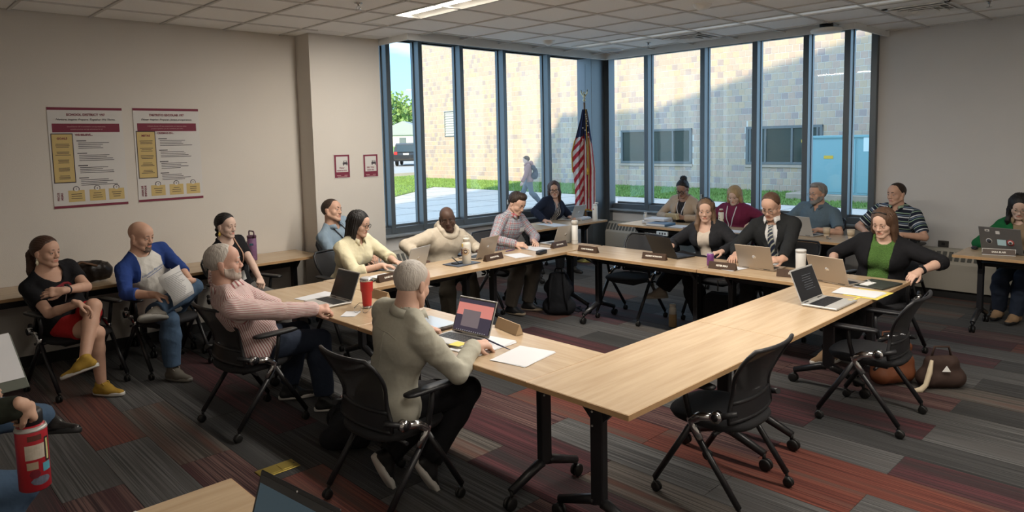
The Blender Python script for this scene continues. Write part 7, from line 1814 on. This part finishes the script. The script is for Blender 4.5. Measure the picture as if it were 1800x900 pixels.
# sheet held by the bald man; papers held at the left edge
hs_ = thing('paper_sheet', (1.87, 5.86, .79), 'printed grey sheet held up by the bald man', 'paper', R_(285))
mb = MB(); V = []
for i in range(7):
    for j in range(2): V.append((.02 + .010 * math.sin(i * .9), -.105 + .21 * j + .01 * math.sin(i), -.13 + .26 * i / 6 + (.02 if j else 0)))
mb.add(V, [(2 * i, 2 * i + 1, 2 * i + 3, 2 * i + 2) for i in range(6)], 0, True); mb.xf(Matrix.Rotation(R_(-16), 4, 'Y') @ Matrix.Rotation(R_(14), 4, 'X')); o = mb.build('page', mat('grey_white_paper', (.50, .49, .48), .85), hs_); o.modifiers.new('t', 'SOLIDIFY').thickness = .0012
mb = MB()
for i in range(17):
    g = random.Random(i); w_ = .17 * g.uniform(.6, 1); mb.box((.036, -.085 + w_ / 2 - .0, .10 - .0125 * i), (.0012, w_, .0035))
mb.xf(Matrix.Rotation(R_(-16), 4, 'Y') @ Matrix.Rotation(R_(14), 4, 'X')); mb.build('printed_lines', mat('toner', (.22, .22, .22), .9), hs_)
cbp = thing('clipboard', (.45, 4.16, .86), 'grey clipboard with white paper on the lap at the left edge', 'clipboard', R_(8))
Rt = Matrix.Rotation(R_(46), 4, 'X')
mb = MB().box((0, 0, .0), (.25, .32, .006), .003); mb.xf(Rt); mb.build('board', mat('grey_green_board', (.10, .11, .09), .5), cbp); mb = MB().box((.01, .03, .005), (.216, .27, .002)); mb.xf(Rt); mb.build('page', M['paper'], cbp)
# ---------------------------------------------------------------- bags
def sdf_thing(name, loc, label, cat, prims, m, h=.012, rz=0, amp=.006, part='body', fr=30, seed=2):
    t = thing(name, loc, label, cat, R_(rz)); f = field(prims, h, .03); V, Q = f.mesh(); V = wrinkle(V, vnormals(V, Q), amp, seed, fr); V[:, 2] = np.maximum(V[:, 2], .004)
    link(part, mesh_np(part, V, Q, m, None, True), t); return t
BPM = cloth('black_nylon', (.012, .013, .016), .2); BPB = mat('navy_strap', (.03, .06, .13), .6)
bp = sdf_thing('backpack', (5.53, 5.04, 0), 'black backpack standing on the carpet in the middle', 'backpack', [(Cone((0, -.09, .10), (0, .09, .10), .095, .095), .05), (Cone((0, -.08, .30), (0, .08, .30), .085, .085), .06), (Cone((.02, -.05, .42), (.02, .05, .42), .06, .06), .06), (Ell((-.08, 0, .17), (.075, .12, .12)), .03), (Ell((.07, 0, .26), (.04, .13, .17)), .03)], BPM, rz=215)
for q in (-1, 1): MB().tube([(.08, q * .06, .46), (.125, q * .075, .38), (.125, q * .085, .22), (.10, q * .10, .08)], [.016, .018, .014, .006], 8, flat=(.5, (1, 0, 0))).build('shoulder_strap', BPM, bp)
MB().tube([(.03, -.04, .48), (.03, -.03, .515), (.03, .03, .515), (.03, .04, .48)], .008, 8).build('handle', BPM, bp); MB().tube([(-.10, -.1, .30), (-.12, 0, .33), (-.10, .1, .30)], .006, 6).build('zipper', BPB, bp)
MB().tube([(-.02, .12, .05), (-.1, .2, .012), (-.22, .22, .010), (-.30, .16, .010), (-.36, .20, .010)], .007, 6).build('loose_strap', BPM, bp)
b2 = sdf_thing('backpack', (2.24, 3.90, 0), 'dark backpack lying flat on the carpet between the two men', 'backpack', [(Cone((-.16, -.09, .075), (-.16, .09, .075), .07, .07), .05), (Cone((.14, -.08, .09), (.14, .08, .09), .085, .085), .06), (Ell((-.02, 0, .13), (.17, .12, .05)), .03)], BPM, rz=52)
MB().tube([(-.2, .06, .12), (0, .11, .17), (.18, .10, .16)], .012, 6, flat=(.5, (0, 0, 1))).build('shoulder_strap', BPM, b2); MB().tube([(.2, -.03, .13), (.26, -.02, .14), (.26, .02, .14), (.2, .03, .13)], .008, 6).build('handle', BPM, b2)
LEA = mat('cognac_leather', (.14, .045, .018), .5, noise=.2, nscale=15); BRN = mat('dark_brown_suede', (.035, .018, .013), .85, noise=.2, nscale=40)
b3 = sdf_thing('tote_bag', (5.62, 1.72, 0), 'cognac leather tote leaning beside the chair', 'bag', [(Cone((0, -.11, .08), (0, .11, .08), .07, .07), .05), (Cone((.01, -.12, .18), (.01, .12, .18), .055, .055), .06), (Cone((.02, -.13, .28), (.02, .13, .28), .035, .035), .06)], LEA, rz=55)
MB().tube([(.02, -.08, .30), (.03, -.07, .40), (.03, .07, .40), (.02, .08, .30)], .008, 8).build('handle', LEA, b3)
b4 = sdf_thing('handbag', (5.78, 1.44, 0), 'dark brown handbag with a white triangular tag', 'bag', [(Cone((0, -.10, .075), (0, .10, .075), .075, .075), .05), (Cone((0, -.07, .19), (0, .07, .19), .055, .05), .06)], BRN, rz=40)
MB().tube([(0, -.07, .23), (.0, -.05, .31), (.0, .05, .31), (0, .07, .23)], .009, 8).build('handle', BRN, b4)
MB().tube([(-.05, .09, .22), (-.085, .12, .14), (-.10, .15, .05), (-.11, .19, .015), (-.12, .25, .012)], [.012, .02, .018, .022, .014], 7).build('scarf', mat('cream_scarf', (.50, .42, .30), .9), b4)
c_ = MB(); c_.add([(-.062, -.03, .145), (-.062, .03, .145), (-.062, 0, .19), (-.058, -.03, .145), (-.058, .03, .145), (-.058, 0, .19)], [(0, 2, 1), (3, 4, 5), (0, 1, 4, 3), (1, 2, 5, 4), (2, 0, 3, 5)]); c_.xf(Matrix.Translation((-.022, 0, 0))); c_.build('tag', M['white'], b4)
b5 = thing('rolling_case', (6.04, 3.36, 0), 'black rolling briefcase standing under the table', 'briefcase', R_(8)); MB().box((0, 0, .21), (.20, .36, .36), .04).build('shell', BPM, b5); MB().box((-.105, 0, .22), (.02, .28, .24), .01).build('front_pocket', BPM, b5)
MB().tube([(.08, -.09, .39), (.08, -.09, .50), (.08, .09, .50), (.08, .09, .39)], .008, 8).build('handle', M['silver'], b5)
for q in (-1, 1): MB().lathe([(0, -.012), (.028, -.012), (.03, 0), (.028, .012), (0, .012)], (.08, q * .13, .030), 14, rot=Matrix.Rotation(R_(90), 3, 'X')).build('wheel', M['rubber'], b5)
b6 = sdf_thing('tote_bag', (1.46, 6.98, T), 'black and brown bag heaped on the wall table', 'bag', [(Cone((-.16, 0, .09), (.16, 0, .09), .085, .085), .05), (Ell((.05, 0, .13), (.16, .09, .06)), .04)], cloth('glossy_black_bag', (.018, .014, .012), .3, rough=.35), rz=0, amp=.012)
MB().tube([(-.12, -.08, .14), (-.02, -.105, .20), (.1, -.08, .15)], .010, 7).build('handle', mat('brown_strap', (.12, .06, .03), .6), b6)
# floor power box
fb = thing('floor_box', (1.72, 3.83, .0005), 'brass floor outlet plate let into the carpet', 'floor outlet', R_(0)); BR = mat('brushed_brass', (.38, .29, .07), .4, .8, noise=.1, nscale=40)
MB().box((0, 0, .003), (.23, .12, .006), .002).build('plate', BR, fb)
for q in (-1, 1): MB().box((q * .045, 0, .007), (.07, .085, .003), .001).build('flip_lid', BR, fb)
MB().lathe([(0, .006), (.005, .006), (.005, .0075), (0, .0075)], (.10, 0, 0), 8).lathe([(0, .006), (.005, .006), (.005, .0075), (0, .0075)], (-.10, 0, 0), 8).build('screw', STK[3], fb)
# wall outlet
wo = thing('wall_outlet', (XB - .006, 2.31, .57), 'dark wall outlet plate above the heater', 'outlet'); MB().box((0, 0, 0), (.012, .11, .13), .003).build('plate', mat('dark_plate', (.05, .045, .04), .5), wo)
for q in (-1, 1): MB().box((-.007, 0, q * .028), (.004, .035, .032), .002).build('socket', M['black'], wo)
# convector heaters
HEA = mat('heater_enamel', (.42, .39, .33), .6); HDK = mat('heater_slot', (.10, .10, .09), .7)
def heater(x, y, rz, L, label):
    t = thing('heater', (x, y, 0), label, 'heater', R_(rz))          # local: back at x=0, front at -x, length along y
    D_ = .20; mb = MB(); V = []
    for yy in (-L / 2, L / 2): V += [(0, yy, .10), (-D_, yy, .10), (-D_, yy, .40), (-D_ + .10, yy, .56), (0, yy, .56)]
    mb.add(V, [(0, 1, 2, 3, 4), (9, 8, 7, 6, 5)] + [(i + 5, (i + 1) % 5 + 5, (i + 1) % 5, i) for i in range(5)]); mb.build('cabinet', HEA, t)
    MB().box((-.08, 0, .05), (.14, L - .02, .10)).build('plinth', M['base'], t)
    n = int(L / .062); sl = MB().box((0, 0, 0), (.006, .042, .115), .002, rot=Matrix.Rotation(math.atan2(.10, .16), 4, 'Y')).mesh('grille_slot', HDK)
    for k in range(n): link('grille_slot', sl, t, (-D_ + .049, -L / 2 + L * (k + .5) / n, .482))
heater(XB - .015, 1.00, 0, 3.2, 'beige convector heater along the right wall')
heater(9.135, 5.35, 0, 3.5, 'beige convector heater under the right windows')
heater(4.98, 7.30, 90, .60, 'short beige convector heater under the left windows')
# ---------------------------------------------------------------- flag
FX, FY = 8.30, 6.98
fg = thing('flag', (FX, FY, 0), 'furled american flag with gold fringe and an eagle finial on a stand', 'flag')
GOLD = mat('gold_metal', (.55, .38, .10), .3, .9); FR = mat('gold_fringe', (.55, .33, .05), .8)
MB().lathe([(.15, 0), (.15, .012), (.10, .03), (.03, .05), (.02, .09)], n=24).build('stand', GOLD, fg)
MB().tube([(0, 0, .05), (0, 0, 2.47)], .014, 10).build('pole', mat('wood_pole', (.20, .11, .05), .5), fg)
mb = MB().sphere((0, 0, 2.50), .025, 10).sphere((0, 0, 2.56), (.022, .022, .04), 10).sphere((-.008, 0, 2.615), (.016, .014, .016), 8)
for q in (-1, 1): mb.tube([(0, q * .015, 2.56), (0, q * .055, 2.61), (0, q * .062, 2.655), (0, q * .045, 2.64)], [.010, .016, .010, .004], 7, flat=(.5, (1, 0, 0)))
mb.build('eagle_finial', mat('pale_gold', (.60, .55, .38), .35, .6), fg)
# drape: rows from the hoist down; u across the cloth, folded into pleats
FRED, FWHT, FBLU = mat('flag_red', (.40, .028, .045), .85), mat('flag_white', (.62, .60, .60), .85), mat('flag_blue', (.020, .030, .085), .85)
nu, nz = 120, 210
ex, ey = np.array([.719, -.695]), np.array([.695, .719])      # along and across the hanging cloth (towards the window corner)
V = []; 
for j in range(nz + 1):
    v = j / nz; z = 2.36 - 1.56 * v
    spread = .035 + .125 * min(1, v * 1.7) ** .8
    for i in range(nu + 1):
        u = i / nu * 2 - 1
        a = u * spread - (.055 * max(0, 1 - abs(v - .42) / .34) if u < -.2 else 0) * (-(u + .2)) * 1.6 ; b = .030 * math.sin(u * 10 + .6 + v * 1.2) * (.4 + .6 * min(1, v * 2)) + .01 * math.sin(u * 23 + v * 5)
        zz = z + (.10 * (1 - abs(u)) * v * .3) + (.52 * (1 - v) * 0)
        V.append((ex[0] * a + ey[0] * b * -1 - .03 * ey[0], ex[1] * a + ey[1] * b * -1 - .03 * ey[1], zz))
F = []; MI = []
for j in range(nz):
    for i in range(nu):
        F.append((j * (nu + 1) + i, j * (nu + 1) + i + 1, (j + 1) * (nu + 1) + i + 1, (j + 1) * (nu + 1) + i))
        u = (i + .5) / nu * 2 - 1; v = (j + .5) / nz
        if u < -.15: st = math.floor((v * 1.56 + u * .25) / .082); MI.append(2 if v < .26 - u * .02 else st % 2)
        else: st = math.floor((u + .15 + v * .10) * 6.2); MI.append(2 if v < .30 - (u + .15) * .02 + .06 * math.sin(u * 9) else (0 if st % 2 == 0 else 1))
mb = MB(); mb.add(V, F, 0, True); mb.M = MI; ob = mb.build('banner', [FRED, FWHT, FBLU], fg); ob.modifiers.new('t', 'SOLIDIFY').thickness = .003
def star(c, r, nrm):
    V = []; n_ = A3([-.695, -.719, 0]); e_ = A3([.719, -.695, 0])
    for k in range(10): rr = r if k % 2 == 0 else r * .42; a = math.pi / 2 + math.pi * k / 5; V.append(A3(c) + e_ * rr * math.cos(a) + A3([0, 0, 1]) * rr * math.sin(a))
    return V
g = random.Random(5); sm_ = MB()
for k in range(12):
    v = .05 + .022 * k; z = 2.36 - 1.56 * v; a = (g.uniform(-.6, .8)) * (.03 + .10 * min(1, v * 1.7)); b = -.030
    c = (ex[0] * a - ey[0] * .072, ex[1] * a - ey[1] * .072, z); sm_.add(star(c, .016, None), [tuple(range(10))])
sm_.build('star', FWHT, ob)
mb = MB()
edge = [V[nz * (nu + 1) + i] for i in range(nu + 1)]
mb.tube([(p[0], p[1], p[2] - .012) for p in edge], .013, 5, flat=(.4, (.695, .719, 0)))
mb.tube([V[j * (nu + 1)] for j in range(int(nz * .30), int(nz * .62))], .010, 5)
mb.build('fringe', FR, fg)
mb = MB().tube([(-.02 , -.045, 2.36), (-.035, -.065, 2.1), (-.03, -.075, 1.75), (-.02, -.07, 1.45)], .006, 6).tube([(.0, -.05, 2.36), (.012, -.07, 2.0), (-.005, -.085, 1.4), (-.03, -.09, 1.0)], .006, 6).lathe([(.004, .05), (.014, .03), (.018, -.06), (0, -.06)], (-.02, -.07, 1.42), 10)
mb.build('tassel_cord', FR, fg)
# ---------------------------------------------------------------- posters and signs
MAR, GLD, PWH, PDK = mat('poster_maroon', (.17, .022, .045), .7), mat('poster_gold', (.52, .39, .16), .7), mat('poster_white', (.58, .56, .54), .7), mat('poster_ink', (.06, .05, .06), .8)
PTX = mat('poster_pale_text', (.45, .28, .28), .8)
def poster(x0, x1, z0, z1, label, title, sub, band, boxh, believe, heads, side, y=YL, box_z=(.30, .76)):
    w, h = x1 - x0, z1 - z0; t = thing('poster', ((x0 + x1) / 2, y - .004, (z0 + z1) / 2), label, 'poster', 0, 'district posters')
    MB().box((0, 0, 0), (w, .003, h)).build('sheet', PWH, t)
    def rect(nm, m, cx, cz, sx, sz, k=1): return MB().box((cx * w, -.0018 - .0006 * k, cz * h), (sx * w, .0008, sz * h)).build(nm, m, t)
    rect('band', MAR, 0, .485, 1.0, .026); rect('band', MAR, 0, -.488, 1.0, .024); rect('banner', MAR, 0, .295, .90, .085)
    bx = rect('goal_box', PDK, -.335, (box_z[0] + box_z[1]) / 2 - .5, .285, box_z[1] - box_z[0] + .012); rect('goal_panel', GLD, -.335, (box_z[0] + box_z[1]) / 2 - .5, .262, box_z[1] - box_z[0] - .006, 2)
    def txt(s, cx, cz, size, m, al='CENTER', k=3, bold=.0006, shear=None, rot=0):
        me = text_mesh(s, size, shear, 0, bold); me.materials.clear(); me.materials.append(m)
        if al == 'LEFT': mn = min(v.co.x for v in me.vertices)
        for v in me.vertices:
            a, b = v.co.x - (mn if al == 'LEFT' else 0), v.co.y
            if rot: a, b = -b, a
            v.co = (cx * w + a, -.0022 - .0006 * k, cz * h + b)
        me.name = 'lettering'; link('lettering', me, t)
    txt(title, 0, .425, .030, MAR, bold=.0010); txt(sub, 0, .378, .0245, PDK, bold=.0004, shear='shear')
    for i, b in enumerate(band): txt(b, 0, .307 - .026 * i, .0135, PTX, bold=.0002)
    txt(boxh[0], -.335, box_z[1] - .5 - .045, .026, MAR, bold=.001)
    mb = MB(); g = random.Random(len(title))
    z = box_z[1] - .5 - .10
    while z > box_z[0] - .5 + .06:
        for k in range(3): mb.box((-.335 * w, -.0040, z * h), (.20 * w * g.uniform(.6, 1), .0006, .0048)); z -= .0145
        z -= .035
    z = believe[1] - .06; first = True
    while z > -.235:
        mb.box(((-.155 + .07) * w, -.0030, z * h), (.13 * w, .0006, .0075)); z -= .020
        for k in range(4):
            L = .52 * g.uniform(.55, 1); mb.box(((-.13 + L / 2) * w, -.0030, z * h), (L * w, .0006, .0048)); z -= .0175
        z -= .034
    mb.build('small_print', PDK, t)
    txt(believe[0], -.165, believe[1], .024, MAR, 'LEFT', bold=.001)
    for i, cx in enumerate((-.20, .08, .345)):
        rect('focus_note', GLD, cx, -.385, .215, .115); MB().lathe([(0, -.0012), (.026, -.0012), (.026, .0), (0, .0)], (cx * w, -.0026, -.315 * h), 20, 0, False, rot=Matrix.Rotation(R_(90), 3, 'X')).build('number_ring', PDK, t)
        MB().lathe([(0, -.0010), (.020, -.0010), (.020, .0), (0, .0)], (cx * w, -.0042, -.315 * h), 20, 0, False, rot=Matrix.Rotation(R_(90), 3, 'X')).build('number_disc', PWH, t)
        txt(str(i + 1), cx, -.315, .020, PDK, k=7, bold=.0006)
        q = MB()
        for k in range(3): q.box((cx * w, -.0036, (-.365 - .022 * k) * h), (.15 * w * g.uniform(.6, 1), .0006, .0048))
        q.build('small_print', PDK, t)
    for i, s in enumerate(side): txt(s, -.435 + .045 * i, -.385, .023, MAR, rot=1, bold=.0008)
poster(1.358, 1.960, 1.382, 2.290, 'large school district poster in English on the left wall', 'SCHOOL DISTRICT 197', 'Nurture. Inspire. Prepare. Together We Thrive.', ['School District 197 is committed to strong relationships,', 'equitable practices and high achievement for all.'], ['GOALS'], ('WE BELIEVE...', .225), None, ('FOCUS', 'AREAS'), box_z=(.255, .735))
poster(2.054, 2.660, 1.390, 2.293, 'large school district poster in Spanish right of the English one', 'DISTRITO ESCOLAR 197', 'Educar. Inspirar. Preparar. Juntos prosperamos.', ['El Distrito Escolar 197 esta comprometido con relaciones solidas,', 'practicas equitativas y un alto rendimiento para todos.'], ['METAS'], ('CREEMOS EN...', .232), None, ('AREAS DE', 'ENFOQUE'), box_z=(.255, .750))
def sign(x, z, label, lines):
    w, h = .205, .270; t = thing('sign', (x, YP - .004, z), label, 'sign', 0, 'check-in signs on the pillar')
    MB().box((0, 0, 0), (w, .003, h)).build('sheet', PWH, t); MB().box((0, -.002, 0), (w - .012, .001, h - .012)).build('border_panel', MAR, t); MB().box((0, -.0032, .022), (w - .055, .001, h - .095)).build('white_panel', PWH, t)
    cz = .030; cx = .040; mb = MB()
    mb.box((cx, -.0042, cz), (.062, .001, .022), .0).box((cx, -.0042, cz + .020), (.046, .001, .020)).box((cx - .022, -.0042, cz - .016), (.012, .001, .014)).box((cx + .022, -.0042, cz - .016), (.012, .001, .014)); mb.build('car_icon', PDK, t)
    MB().box((cx, -.0052, cz + .020), (.032, .001, .010)).build('car_icon_glass', PWH, t)
    for i, s in enumerate(lines):
        me = text_mesh(s, .024 if len(s) < 9 else .018, None, 0, .0008); me.materials.clear(); me.materials.append(MAR)
        for v in me.vertices: v.co = (v.co.x - .005, -.0046, v.co.y - .020 - .030 * i)
        link('lettering', me, t)
    MB().box((-.045, -.0032, -.105), (.05, .001, .008)).box((.045, -.0032, -.105), (.04, .001, .006)).box((0, -.0032, -.120), (.12, .001, .004)).build('footer_print', PTX, t)
sign(4.093, 1.658, 'left maroon sign on the pillar with a car icon', ['Visitor', 'REGISTRATION'])
sign(4.470, 1.651, 'right maroon sign on the pillar nearest the window', ['DID YOU', 'SIGN IN?'])
